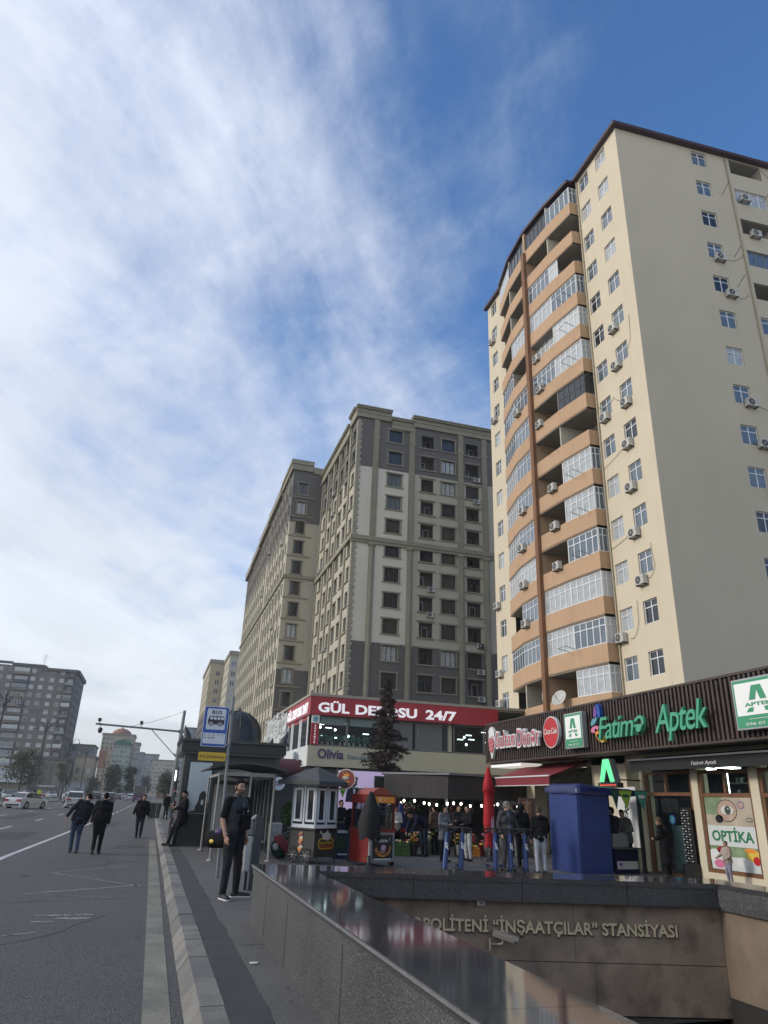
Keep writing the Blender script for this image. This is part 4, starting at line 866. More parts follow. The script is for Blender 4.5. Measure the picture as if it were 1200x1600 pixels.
t = thing('shop_sign', 'purple cosmetics lettering on the beige lower fascia left of the spruce tree', 'shop sign', (9.45, 47.88, 4.0)); a = MB(); textfit(a, 'Olivia', (.62, -.0, .14), (1, 0, 0), (0, 0, 1), 1.75, .60, 'purple_text', bold=.02, depth=.05); a.build('lettering', t); a = MB(); textfit(a, 'Beauty&Cosmetics', (2.65, 0, .18), (1, 0, 0), (0, 0, 1), 3.6, .28, 'far_blue', depth=.04, bold=.012); a.build('small_lettering', t)
a = MB(); textfit(a, 'Olivia', (-.10+.0, 4.9, .2), (0, -1, 0), (0, 0, 1), 1.8, .5, 'far_blue', bold=.02, depth=.03); a.build('side_lettering', t)
# white decorated facade further left
T = thing('white_shop', 'narrow white shop facade with plaster flowers left of the red sign', 'shop building', (9.4, 57.2, 0))
a = MB(); a.box(.0, .2, 3.6, 2, 10.5, 7.9, 'fascia_side'); a.box(.0, .2, 0, 2, 10.5, 3.55, 'shop_wall_dark'); a.build('wall', T)
r6 = random.Random(4)
for k in range(70):
    a = MB(); yy = r6.uniform(.5, 9.8); zz = r6.uniform(6.2, 8.0); s_ = r6.uniform(.12, .3); an = r6.uniform(0, 3.1)
    for q in range(5): t_ = an+q*2*pi/5; a.ell((-.1-r6.uniform(0, .2), yy+cos(t_)*s_*.6, zz+sin(t_)*s_*.6), (.05, s_*.4, s_*.4), 'sign_white', 6, 4)
    a.build('plaster_flower', T)
a = MB(); textfit(a, 'GOO', (-.12, 7.5, 4.9), (0, -1, 0), (0, 0, 1), 4.0, 1.3, 'sign_white', bold=.03, depth=.15) if False else [a.box(-.2, 2+k*1.6, 4.6, -.02, 2.9+k*1.6, 6.1, 'sign_white') for k in range(4)]; a.box(-.22, 1.4, 4.0, -.02, 3.2, 4.45, 'orange'); a.build('relief', T)
T = thing('floral_sign', 'cluttered red and white hanging sign beyond the kiosk dome', 'sign', (8.9, 74, 6.3)); a = MB()
for k in range(26): yy = r6.uniform(0, 4); zz = r6.uniform(-.6, 1.6); a.ell((r6.uniform(-.3, .2), yy, zz), (.15, .35, .28), r6.choice(('sign_white', 'sign_white', 'orange', 'sign_red')), 6, 4)
a.box(.21, 0, -.8, .4, 4, 1.8, 'fascia_side'); a.box(.25, 1, -6.3, .4, 1.3, -.8, 'metal_grey'); a.build('panel', T)
T = thing('barrel_awning', 'dark burgundy barrel awning beside the bus shelter', 'awning', (5.2, 38, 0)); mat('burgundy', (.055, .010, .016), .8, .12, 2.)
a = MB(); pr_ = [(0, 2.85)]+[(.0+2.3*(1-cos(pi/2*k/8))*1.0, 2.85+.75*sin(pi/2*k/8)) for k in range(9)]
for p0, p1 in zip(pr_, pr_[1:]): a.quad((-1.2, p0[0], p0[1]), (1.9, p0[0], p0[1]), (2.2, p1[0], p1[1]), (-1.2, p1[0], p1[1]), 'burgundy')
a.add([(1.9, 0, 2.85)]+[(1.9+.3*min(1, q[0]), q[0], q[1]) for q in pr_[1:]]+[(2.2, 2.3, 2.85)], [list(range(len(pr_)+1))], 'burgundy')
for k in range(12): x = -1.2+k*.26; a.prism([(x, 2.86), (x+.25, 2.86), (x+.2, 2.72), (x+.05, 2.72)], -.02, .0, 'burgundy', 'y')
a.build('canopy', T); a = MB(); a.box(-1.0, 2.3, 0, 2.1, 2.4, 3.0, 'shop_wall_dark'); a.box(-1.1, 2.0, .5, -.9, 2.3, 3.0, 'metal_grey'); a.build('back_wall', T)

# ---------------------------------------------------------------- air between the camera and the far end of the road
hz = MB(); hz.box(-1000, -80, -4.2, 1000, 1300, 62, 'haze') if False else None
m = bpy.data.materials.new('haze'); m.use_nodes = True; MATS['haze'] = m; m.node_tree.nodes.clear()
pv = m.node_tree.nodes.new('ShaderNodeVolumePrincipled'); pv.inputs['Color'].default_value = (.86, .88, .90, 1); pv.inputs['Density'].default_value = .0004; pv.inputs['Anisotropy'].default_value = .2
mo = m.node_tree.nodes.new('ShaderNodeOutputMaterial'); m.node_tree.links.new(pv.outputs[0], mo.inputs['Volume'])
hz.box(-950, -90, -4.3, 950, 1250, 62, 'haze'); tag(hz.build('haze'), kind='stuff')
# ---------------------------------------------------------------- shop row under the cream tower (fascia plane x=13)
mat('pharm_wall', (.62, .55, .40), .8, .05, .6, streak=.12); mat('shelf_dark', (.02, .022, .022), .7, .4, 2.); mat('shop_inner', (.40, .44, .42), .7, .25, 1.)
mat('lamp_strip', (.8, .9, .85), .5, 0, emit=(.85, 1, .93, 9.0)); mat('awning_black', (.016, .018, .018), .75, .1, 2.); mat('awning_red', (.20, .022, .030), .8, .12, 2., dirt=((.12, .03, .03), 3., .5))
mat('white_bar', (.60, .60, .58), .5, .03)
T = thing('shop_row', 'low shop row with a dark slatted fascia at the foot of the cream tower', 'shop building', (13.0, 12.5, 0))
a = MB()   # local: x from fascia, y from 12.5
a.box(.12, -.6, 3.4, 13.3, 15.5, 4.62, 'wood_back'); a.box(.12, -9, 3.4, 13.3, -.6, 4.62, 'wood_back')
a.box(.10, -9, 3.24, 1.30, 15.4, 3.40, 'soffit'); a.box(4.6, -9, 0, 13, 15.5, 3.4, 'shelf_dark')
a.box(1.2, 7.85, 0, 1.7, 9.8, 3.24, 'pharm_wall'); a.box(1.2, 13.85, 0, 1.7, 14.5, 3.24, 'pharm_wall'); a.box(1.22, 15.2, 0, 13.2, 15.45, 3.24, 'pharm_wall'); a.box(1.2, -9, 3.0, 1.6, 15.2, 3.24, 'pharm_wall')
a.box(1.2, 4.66, 0, 1.55, 4.92, 3.0, 'pharm_wall'); a.box(1.2, 2.5, 0, 1.55, 2.78, 3.0, 'pharm_wall'); a.box(1.2, 2.78, 0, 1.55, 4.66, .21, 'pharm_wall'); a.box(1.2, 7.05, 0, 1.55, 7.2, 3.0, 'pharm_wall'); a.box(1.2, -9, 0, 1.55, .4, 3.0, 'pharm_wall'); a.box(1.2, .4, 0, 1.55, 2.5, .21, 'pharm_wall')
a.box(1.2, 0, 3.24, 1.25, .01, 3.25, 'soffit'); a.build('wall', T)
a = MB(); mat('plaza_tile', (.10, .098, .095), .6, .1, 1.); a.box(1.55, -9, -.003, 4.6, 15.3, .03, 'plaza_tile'); a.build('shop_floor', T)
a = MB(); y = -9.; i = 0
r7 = random.Random(2)
while y < 15.5:
    e = .0 if i % 2 else .03; a.box(-.05, y, 3.26+r7.uniform(-.02, .02), .12, y+.075, 4.68+e+r7.uniform(-.02, .02), 'wood_slat'); y += .155; i += 1
o = a.build('fascia_slats', T)
o = MB(); x = 0
while x < 3: o.box(.12+x, 15.45, 3.26, .19+x, 15.6, 4.68, 'wood_slat'); x += .155
o.build('fascia_slats', T)
a = MB(); a.box(-.06, -9, 4.70, .14, 15.55, 4.76, 'wood_slat'); a.box(-.06, -9, 3.20, .14, 15.55, 3.258, 'wood_slat'); a.build('fascia_rail', T)
def brownwin(y0, y1, z0, z1, tr=None, mid=None, name='window'):
    o = MB(); t_ = .09; o.box(1.24, y0, z0, 1.36, y0+t_, z1, 'brown_frame'); o.box(1.24, y1-t_, z0, 1.36, y1, z1, 'brown_frame'); o.box(1.24, y0+t_, z0, 1.36, y1-t_, z0+t_, 'brown_frame'); o.box(1.24, y0+t_, z1-t_, 1.36, y1-t_, z1, 'brown_frame')
    if tr: o.box(1.245, y0+t_, tr, 1.355, y1-t_, tr+.09, 'brown_frame')
    if mid: o.box(1.25, mid-.035, (tr or z0)+.09, 1.35, mid+.035, z1-t_, 'brown_frame')
    w_ = o.build(name, T); o = MB(); glassmat('glass_clear', (.8, .9, .88), .70, .02); o.quad((1.30, y1-.04, z0+.04), (1.30, y0+.04, z0+.04), (1.30, y0+.04, z1-.04), (1.30, y1-.04, z1-.04), 'glass_clear'); o.build('pane', w_); return w_
w1 = brownwin(2.78, 4.66, .21, 2.70, 2.03, 3.72); brownwin(.45, 2.5, .21, 2.70, 2.03, 1.5)
w2 = brownwin(4.95, 7.05, 2.05, 2.72, None, 6.1); 
o = MB(); o.box(1.24, 4.95, 0, 1.36, 5.04, 2.05, 'brown_frame'); o.box(1.24, 6.96, 0, 1.36, 7.05, 2.05, 'brown_frame'); o.box(1.24, 5.04, 0, 1.36, 6.96, .04, 'brown_frame'); d_ = o.build('door', T)
o = MB(); o.quad((1.30, 6.96, .05), (1.30, 5.04, .05), (1.30, 5.04, 2.05), (1.30, 6.96, 2.05), 'glass_clear'); o.build('pane', d_); o = MB(); mat('door_panel', (.17, .24, .24), .5, .08, 2.); o.box(1.40, 5.6, .15, 1.44, 6.2, 1.28, 'door_panel'); o.box(1.33, 6.15, .7, 1.37, 6.2, 1.15, 'metal_black'); o.build('door_leaf', d_)
o = MB(); o.disc((1.285, 5.98, 1.42), .13, 'sign_blue', 'x', .01); o.disc((1.278, 5.98, 1.42), .10, 'teal', 'x', .006); o.build('round_sticker', d_)
# poster in the window
mat('poster_eye', (.42, .36, .27), .5, .25, 1.5); mat('poster_green', (.20, .27, .15), .5, .35, 3.); mat('poster_white', (.60, .62, .60), .5, .02); mat('poster_skin', (.45, .32, .24), .5, .15, 4.); mat('poster_iris', (.10, .12, .10), .4, .3, 10.); mat('letter_green', (.02, .17, .07), .5, 0)
a = MB(); X = 1.272
def pq(y0, y1, z0, z1, m, x=X): a.quad((x, y1, z0), (x, y0, z0), (x, y0, z1), (x, y1, z1), m)
pq(2.88, 4.56, 1.34, 2.03, 'poster_eye'); pq(3.9, 4.56, 1.60, 2.03, 'poster_green', X-.001); pq(2.88, 4.56, .86, 1.34, 'poster_white'); pq(2.88, 4.56, .31, .86, 'poster_green'); pq(2.88, 4.56, .31, .62, 'poster_white', X-.001)
def pe(y, z, ry, rz_, m, d, n=24): a.add([(X-.001-d*.0012, y+ry*cos(2*pi*k/n), z+rz_*sin(2*pi*k/n)) for k in range(n)], [list(range(n))[::-1]], m)
pe(3.78, 1.70, .36, .27, 'metal_black', 1); pe(3.78, 1.70, .34, .25, 'poster_skin', 2); pe(3.76, 1.71, .22, .11, 'poster_white', 3); pe(3.74, 1.71, .115, .11, 'poster_iris', 4); pe(3.74, 1.71, .05, .05, 'metal_black', 5); pe(3.72, 1.74, .02, .02, 'sign_white', 6)
pe(4.08, 1.50, .14, .10, 'metal_black', 2); pe(3.26, 1.84, .12, .09, 'violet', 2); pe(3.26, 1.84, .10, .07, 'poster_skin', 3); pe(3.05, 1.50, .12, .05, 'metal_black', 2); pe(3.05, 1.50, .10, .035, 'poster_eye', 3)
pe(4.40, .62, .24, .16, 'sign_white', 3); pe(4.28, .44, .18, .10, 'pink', 4); pe(3.95, .50, .16, .10, 'sign_white', 5); pe(3.45, .52, .22, .11, 'sign_white', 4); pe(3.05, .68, .26, .13, 'yellow', 3); pe(2.99, .58, .11, .10, 'sign_red', 4); pe(4.15, .76, .16, .08, 'sign_red_dark', 3); pe(3.15, .80, .2, .05, 'orange', 4)
o = a.build('poster', w1); a = MB(); textfit(a, 'OPTİKA', (X-.004, 4.42, .98), (0, -1, 0), (0, 0, 1), 1.44, .25, 'letter_green', bold=.025, depth=.004); a.build('poster_lettering', o)
# interior glimpses
a = MB()
for z_ in (.4, .7, 1.0, 1.3, 1.6, 1.9, 2.2, 2.5):
    a.box(4.2, -8, z_, 4.55, 7.0, z_+.03, 'shop_inner')
    for k in range(46):
        y_ = .2+k*.15+r7.uniform(-.03, .03); a.box(4.25, y_, z_+.03, 4.35, y_+.09, z_+r7.uniform(.08, .22), r7.choice(('sign_white', 'shelf_dark', 'shelf_dark', 'pane_curtain', 'metal_black')))
a.build('shelves', T)
for y_, x_ in ((4.3, 1.9), (3.1, 2.2), (1.6, 2.0)):
    a = MB(); a.box(x_, y_, .5, x_+.03, y_+.03, 2.7, 'lamp_strip'); a.build('light_strip', T)
a = MB(); a.box(1.8, 2.9, 2.85, 2.0, 3.2, 2.9, 'lamp_strip'); a.box(2.6, 5.4, 2.85, 3.4, 5.5, 2.9, 'lamp_strip'); a.box(2.6, 1.4, 2.85, 3.4, 1.5, 2.9, 'lamp_strip'); a.box(2.4, 6.4, 2.85, 3.4, 6.5, 2.9, 'lamp_strip'); a.box(2.6, 3.4, 2.85, 3.4, 3.5, 2.9, 'lamp_strip'); a.build('ceiling_lamp', T)
mat('green_glow', (.05, .4, .15), .4, 0, emit=(.1, 1, .35, 1.2)); mat('green_led', (.05, .5, .15), .4, .5, 60., emit=(.12, 1, .30, 1.0))
# black awning
t = thing('shop_awning', 'flat black shop awning with a white bar above the optics window', 'awning', (13.6, 12.5, 0)); a = MB()
a.prism([(-.02, 2.70), (-.02, 2.98), (.60, 3.14), (.60, 3.05), (.03, 2.93), (.03, 2.70)], -6, 6.75, 'awning_black', 'y'); a.build('canopy', t); a = MB(); a.box(-.05, -6, 2.99, .0, 6.78, 3.03, 'white_bar'); a.build('front_bar', t)
a = MB(); textfit(a, 'Fatimə Aptek', (-.025, 4.05, 2.79), (0, -1, 0), (0, 0, 1), .95, .10, 'sign_white', shear=.3, depth=.004); a.build('lettering', t)
t = thing('shop_awning', 'sloping burgundy awning with pale edges beside the closed red umbrella', 'awning', (12.6, 22.3, 0)); a = MB()
a.quad((0, 4.1, 2.62), (0, 0, 2.60), (1.6, .0, 3.18), (1.6, 4.1, 3.18), 'awning_red'); a.quad((0, 4.1, 2.58), (0, 0, 2.56), (1.6, .0, 3.14), (1.6, 4.1, 3.14), 'awning_red'); a.box(-.03, 0, 2.33, .0, 4.1, 2.585, 'awning_red')
a.build('canopy', t); a = MB(); a.box(-.05, 0, 2.59, -.0, 4.12, 2.635, 'white_bar'); a.box(-.045, 0, 2.305, -.0, 4.12, 2.33, 'white_bar'); a.build('edge_bar', t); a = MB(); a.tube([(.1, .2, 2.5), (1.5, .1, 2.9)], .03, 'metal_black'); a.tube([(.1, .2, 2.5), (.9, -.1, 2.55), (1.5, .1, 2.9)], .02, 'metal_black'); a.build('arm', t)
# doner shop front behind the red awning: dark opening, pillar, board
t = thing('kebab_board', 'tall kebab poster board by the pale pillar under the burgundy awning', 'poster board', (12.1, 23.6, 0)); mat('kebab', (.30, .15, .09), .6, .45, 9.); mat('kebab_bg', (.13, .07, .06), .6, .3, 3.)
a = MB(); a.bbox(0, 0, .55, .62, .05, 1.9, 'kebab_bg', .01); a.box(.05, .01, 0, .1, .04, .55, 'metal_black'); a.box(.5, .01, 0, .55, .04, .55, 'metal_black'); a.build('panel', t); a = MB()
for k in range(7): a.ell((.30, -.005, 1.72-k*.13), (.20-.015*k, .012, .08), 'kebab', 12, 6)
a.tube([(.30, -.01, 1.85), (.30, -.01, .65)], .01, 'metal_light'); a.build('kebab_picture', t)
a = MB(); mat('lamp_tube', (.8, .8, .8), .5, 0, emit=(1, .98, .9, .45)); 
t = thing('strip_light', 'white light box under the left end of the slatted fascia', 'light', (13.1, 25.3, 3.05)); a.bbox(0, 0, 0, .9, 2.6, .10, 'lamp_tube', .02); a.box(.02, .02, .1, .88, 2.58, .19, 'metal_grey'); a.build('light_box', t)
# ---- signs on the fascia
YD, ZU = (0, -1, 0), (0, 0, 1)
t = thing('shop_sign', 'red and white outlined doner shop lettering on the dark slatted fascia', 'shop sign', (12.93, 25, 3.3)); a = MB()
textfit(a, 'Sultan', (-.12, 1.62, .42), YD, ZU, 1.72, .62, 'sign_white', bold=.05, depth=.10, space=1.12); textfit(a, 'Dönər', (-.12, -.22, .36), YD, ZU, 1.72, .66, 'sign_white', bold=.05, depth=.10, space=1.12); a.build('letter_backing', t)
a = MB(); textfit(a, 'Sultan', (-.222, 1.57, .45), YD, ZU, 1.62, .56, 'sign_pink_red', bold=.0, depth=.014, space=1.12); textfit(a, 'Dönər', (-.222, -.27, .39), YD, ZU, 1.62, .60, 'sign_pink_red', bold=.0, depth=.014, space=1.12); a.build('lettering', t)
t = thing('kebab_emblem', 'red kebab shaped emblem at the left end of the slatted fascia', 'sign', (12.93, 27.2, 3.3)); a = MB()
out = [(.0, .04), (.07, .10), (.12, .25), (.26, .45), (.32, .75), (.26, 1.0), (.30, 1.12), (.18, 1.24), (.02, 1.28), (-.12, 1.2), (-.24, 1.1), (-.22, .98), (-.30, .75), (-.24, .45), (-.10, .22), (-.04, .1)]
a.prism(out, -.10, -.0, 'sign_white', 'x'); a.build('backing', t); a = MB(); a.prism([(x*.8, .12+z*.72) for x, z in out[2:6]+out[11:15]], -.13, -.101, 'sign_pink_red', 'x')
for k in range(4): z_ = .38+k*.15; a.tube([(-.135, .16, z_), (-.135, -.16, z_+.10)], .014, 'sign_white', 5)
a.build('emblem', t)
t = thing('round_sign', 'round red drinks sign with white script on the slatted fascia', 'sign', (12.93, 22.45, 4.02)); a = MB(); a.disc((-.06, 0, 0), .52, 'sign_white', 'x', .12); a.disc((-.123, 0, 0), .49, 'sign_red', 'x', .01, 32); a.build('disc', t); a = MB(); textfit(a, 'Coca·Cola', (-.130, .43, -.06), YD, ZU, .86, .20, 'sign_white', shear=.35, bold=.008, depth=.01); a.build('lettering', t)
def aptek(loc, w_, h_, label, dep=.18):
    t = thing('pharmacy_sign', label, 'pharmacy sign', loc); a = MB(); a.bbox(-dep, -w_/2, 0, 0, w_/2, h_, 'metal_light', .01); a.build('box', t)
    a = MB(); x = -dep-.003; e = .04
    a.box(x-.004, -w_/2+e, e, x, w_/2-e, h_-e, 'sign_green'); a.box(x-.008, -w_/2+2.2*e, h_*.27, x-.005, w_/2-2.2*e, h_-2.6*e, 'sign_lit'); a.build('face', t)
    a = MB(); x -= .010; s_ = w_; zb = h_*.33; zt = h_*.84; k = (zt-zb)
    a.prism([(-.09*s_, zt), (.09*s_, zt), (.17*s_, zt-k*.55), (.05*s_, zt-k*.55), (0, zt-k*.18), (-.05*s_, zt-k*.55), (-.17*s_, zt-k*.55)], x-.006, x, 'sign_green', 'x')
    a.prism([(.19*s_, zb+k*.16), (.25*s_, zb), (.12*s_, zb), (.10*s_, zb+k*.16)], x-.006, x, 'sign_green', 'x'); a.prism([(-.19*s_, zb+k*.16), (-.25*s_, zb), (-.12*s_, zb), (-.10*s_, zb+k*.16)], x-.006, x, 'sign_green', 'x'); a.build('emblem', t)
    a = MB(); textfit(a, 'APTEK', (x, .27*s_, zb+k*.22), YD, ZU, .54*s_, .07*h_, 'sign_green', bold=.03, depth=.006); textfit(a, '596 07 12', (x+.004, .30*s_, h_*.075), YD, ZU, .56*s_, .055*h_, 'sign_white', bold=.01, depth=.006); textfit(a, '24 saat', (x+.004, .2*s_, h_*.18), YD, ZU, .4*s_, .03*h_, 'sign_white', depth=.006) if False else a.box(x-.002, -.22*s_, h_*.19, x+.006, .22*s_, h_*.2, 'sign_white'); a.build('lettering', t)
aptek((12.9, 20.85, 3.40), 1.08, 1.10, 'smaller white and green pharmacy box sign right of the round red sign'); aptek((12.9, 13.05, 3.40), 1.5, 1.13, 'larger white and green pharmacy box sign at the right edge of the photo')
t = thing('shop_sign', 'big green script pharmacy name on the middle of the slatted fascia', 'shop sign', (12.93, 19.3, 3.45)); a = MB()
textfit(a, 'Fatimə', (-.13, .15, .13), YD, ZU, 2.25, .66, 'sign_mint', shear=.28, bold=.006, depth=.09, space=.9); textfit(a, 'Aptek', (-.13, -2.55, .12), YD, ZU, 2.05, .74, 'sign_mint', shear=.28, bold=.006, depth=.09, space=.9); a.build('lettering', t)
t = thing('petal_emblem', 'multicoloured petal emblem left of the green pharmacy lettering', 'sign', (12.93, 19.5, 3.5))
for nm, yc, zc_, ang, m_, ln in (('blue', .0, .93, 75, 'sign_blue', .22), ('violet', .16, .90, 105, 'violet', .20), ('teal', .26, .64, 150, 'teal', .2), ('pink', .24, .40, 170, 'pink', .22), ('orange', .10, .22, 60, 'orange', .22), ('yellow', -.02, .12, 35, 'yellow', .2)):
    a = MB(); c_, s_ = cos(RAD(ang)), sin(RAD(ang)); pts = [(cos(q*pi/8)*ln, sin(q*pi/8)*ln*.42) for q in range(16)]; a.prism([(yc+.0+p*c_-q*s_, zc_+p*s_+q*c_) for p, q in pts], -.14, -.02, m_, 'x'); a.build('petal', t)
t = thing('led_cross_sign', 'lit green letter shaped pharmacy sign with a red ticker below it', 'light sign', (13.2, 19.6, 2.25)); a = MB()
a.prism([(-.17, .80), (.17, .80), (.40, .13), (.15, .13), (.0, .50), (-.15, .13), (-.40, .13)], -.20, .0, 'metal_grey', 'x'); a.build('housing', t); a = MB()
a.prism([(-.15, .77), (.15, .77), (.37, .15), (.17, .15), (.0, .56), (-.17, .15), (-.37, .15)], -.215, -.203, 'green_led', 'x'); a.build('led_face', t)
mat('red_led', (.5, .05, .03), .4, .5, 40., emit=(1, .12, .05, .8)); a = MB(); a.box(-.2, -.5, -.02, .0, .5, .12, 'metal_black'); 
for k in range(14): a.box(-.205, -.42+k*.06, .03, -.201, -.39+k*.06, .07, 'red_led')
a.box(0, -.02, .2, .95, .02, .24, 'metal_black'); a.build('ticker', t)
t = thing('wall_poster', 'white poster with dark slanted lettering behind the two men at the blue stall', 'poster', (14.18, 20.4, .3)); a = MB(); a.box(-.03, -.5, .3, 0, .5, 2.0, 'sign_white'); a.build('sheet', t); a = MB(); textfit(a, 'APTEK', (-.035, .40, .35), (0, -.45, .9), (0, .9, .45), 1.2, .22, 'metal_black', bold=.02, depth=.004); a.build('lettering', t)
t = thing('glasses_stand', 'dark tower rack of spectacles just inside the optics door', 'display stand', (14.05, 17.62, 0)); a = MB(); a.box(-.12, -.2, 0, .12, .2, .35, 'metal_black'); a.box(.02, -.17, .35, .07, .17, 1.75, 'metal_black'); a.build('stand', t); a = MB()
for k in range(20):
    for j in (-.12, 0, .12): a.ell((-.02, j+.02*(k % 2), .42+k*.066), (.02, .035, .014), 'sign_white' if (k+int(j*10)) % 2 else 'metal_grey', 6, 4)
a.build('spectacles', t)['kind'] = 'stuff'
mat('pier_cream', (.50, .46, .34), .8, .06, 1.)

# ---------------------------------------------------------------- blue tarpaulin stall
mat('tarp_blue', (.012, .034, .155), .6, .12, 2.2, .25, 9); mat('tarp_top', (.012, .016, .085), .35, .25, 1.5, .3, 6); mat('navy', (.012, .014, .06), .5, .1, 2.)
t = thing('covered_stall', 'tall stall wrapped in shiny blue tarpaulin behind the stone parapet', 'stall', (11.38, 18.55, 0), RAD(8)); a = MB()
bm = bmesh.new(); bmesh.ops.create_cube(bm, size=1)
for v in bm.verts: v.co = Vector((-.45+v.co.x*.9 if False else v.co.x*1.12+.55, v.co.y*1.3+.75, v.co.z*2.1+1.05))
bmesh.ops.bevel(bm, geom=[e for e in bm.edges if abs(e.verts[0].co.z-e.verts[1].co.z) > .5], offset=.03, segments=2, affect='EDGES'); bmesh.ops.subdivide_edges(bm, edges=bm.edges[:], cuts=5, use_grid_fill=True)
for v in bm.verts: v.co += Vector((noise.noise(v.co*2.1), noise.noise(v.co*2.3+Vector((5, 0, 0))), 0))*.014
a.frombm(bm, 'tarp_blue', False); a.build('cover', t)
a = MB(); bm = bmesh.new(); bmesh.ops.create_grid(bm, x_segments=20, y_segments=12, size=.5)
for v in bm.verts:
    x, y = v.co.x, v.co.y; e_ = max(abs(x), abs(y)) > .48; v.co = Vector((1.17+x*2.44, .76+y*1.5, (2.16 if e_ else 2.28-.12*(x+.5))+.02*noise.noise(Vector((x*9, y*9, 0)))))
g2 = bmesh.ops.extrude_edge_only(bm, edges=[e for e in bm.edges if e.is_boundary]); 
for v in [q for q in g2['geom'] if isinstance(q, bmesh.types.BMVert)]: v.co.z -= .15+.03*noise.noise(v.co*4)
a.frombm(bm, 'tarp_top', True); a.build('roof_sheet', t)
a = MB()
for x, y in ((2.2, .08), (2.2, 1.4)): a = MB(); a.box(x-.04, y-.04, 0, x+.04, y+.04, 2.12, 'metal_black'); a.build('post', t); a = MB(); a.bbox(1.14, .02, 0, 1.95, .10, .62, 'navy', .01); a.box(1.16, .01, .12, 1.90, .018, .32, 'sign_white'); a.box(1.14, -.05, .62, 2.0, 1.0, .66, 'metal_grey'); a.build('counter', t)
a = MB(); textfit(a, 'ISTI ÇAY', (1.05, .008, .18), (1, 0, 0), (0, 0, 1), .3, .06, 'navy', depth=.003) if False else a.disc((1.28, .006, .24), .06, 'violet', 'y', .004, 12, .04); a.build('counter_mark', t)
a = MB(); a.prism([(1.15, .66), (1.17, 1.0), (1.65, 1.0), (1.72, .66)], .1, .5, 'metal_grey', 'y'); a.build('glass_case', t)
mat('pennant_lime', (.24, .40, .04), .6, .1, 6.); mat('pennant_teal', (.05, .26, .20), .6, .1, 6.); mat('pennant_dark', (.01, .05, .04), .6, .1)
for k, (x, m_) in enumerate(((1.22, 'pennant_dark'), (1.6, 'pennant_lime'), (2.2, 'pennant_teal'))):
    p_ = thing('pennant', ('dark green triangular pennant hanging from the blue roof sheet', 'lime green triangular pennant hanging from the blue roof sheet', 'teal triangular pennant at the corner of the blue roof sheet')[k], 'pennant', (11.38+cos(RAD(8))*x, 18.55+sin(RAD(8))*x-.05, 2.14), RAD(8), 'pennants on the blue stall')
    a = MB(); w_ = .25 if k else .16; a.prism([(-w_, 0), (w_, 0), (.03, -.50)], -.015, -.004, m_, 'y'); a.box(-w_-.02, -.012, -.005, w_+.02, .0, .02, 'metal_black'); a.build('cloth', p_)
    if k: a = MB(); textfit(a, 'HALAL', (-.12, -.017, -.16), (1, 0, 0), (0, 0, 1), .24, .06, 'sign_white' if k == 2 else 'pennant_dark', depth=.003) if False else a.box(-.11, -.019, -.18, .11, -.016, -.10, 'sign_white' if k == 2 else 'pennant_dark'); a.build('print', p_)

# ---------------------------------------------------------------- red umbrella, spruce, dark stall with bulbs
mat('cloth_red', (.42, .012, .018), .75, .12, 4.); mat('cloth_black', (.012, .012, .014), .8, .15, 4.)
def closed_umbrella(t, h, r, m, z0=.45, valance=True, n=16):
    a = MB(); a.tube([(0, 0, 0), (0, 0, h)], .022, 'metal_light'); a.build('pole', t); a = MB(); v = []; rows = [(z0, r*.95), (z0+.1*(h-z0), r*.8), (z0+.3*(h-z0), r*1.0), (z0+.55*(h-z0), r*.95), (z0+.68*(h-z0), r*.92), (z0+.69*(h-z0), r*1.12), (z0+.80*(h-z0), r*.86), (z0+.92*(h-z0), r*.5), (h-.05, r*.3), (h, .03)]
    if not valance: rows = [(z0, r*.9), (z0+.3*(h-z0), r), (z0+.6*(h-z0), r*.75), (z0+.85*(h-z0), r*.4), (h, .03)]
    for z_, r_ in rows:
        for k in range(n*2): q = 2*pi*k/(n*2); rr_ = r_*(1 if k % 2 else .72)*(1+.08*sin(q*3+z_*5)); v.append((rr_*cos(q), rr_*sin(q), z_+(.04*sin(q*5) if z_ == rows[0][0] else 0)))
    N_ = n*2; f = [(i*N_+k, i*N_+(k+1) % N_, (i+1)*N_+(k+1) % N_, (i+1)*N_+k) for i in range(len(rows)-1) for k in range(N_)]; a.add(v, f, m, True); a.build('canopy', t)
    return t
t = closed_umbrella(thing('market_umbrella', 'closed bright red market umbrella left of the slatted shops', 'umbrella', (10.55, 22.7, 0)), 2.8, .18, 'cloth_red', .40)
a = MB(); mat('cloth_pink', (.45, .30, .42), .7, .1); a.ell((.05, -.15, 1.05), (.06, .03, .28), 'cloth_pink', 10, 8); a.build('pale_print', t); a = MB(); a.lathe([(.26, 0), (.26, .06), (.05, .09), (.05, .3)], (0, 0, 0), 'metal_black', 16); a.build('base', t)
t = closed_umbrella(thing('market_umbrella', 'black covered umbrella standing in front of the red snack cart', 'umbrella', (5.66, 19.60, 0)), 1.86, .31, 'cloth_black', .70, False); a = MB(); a.lathe([(.25, 0), (.25, .05), (.05, .08), (.05, .3)], (0, 0, 0), 'metal_black', 16); a.build('base', t)

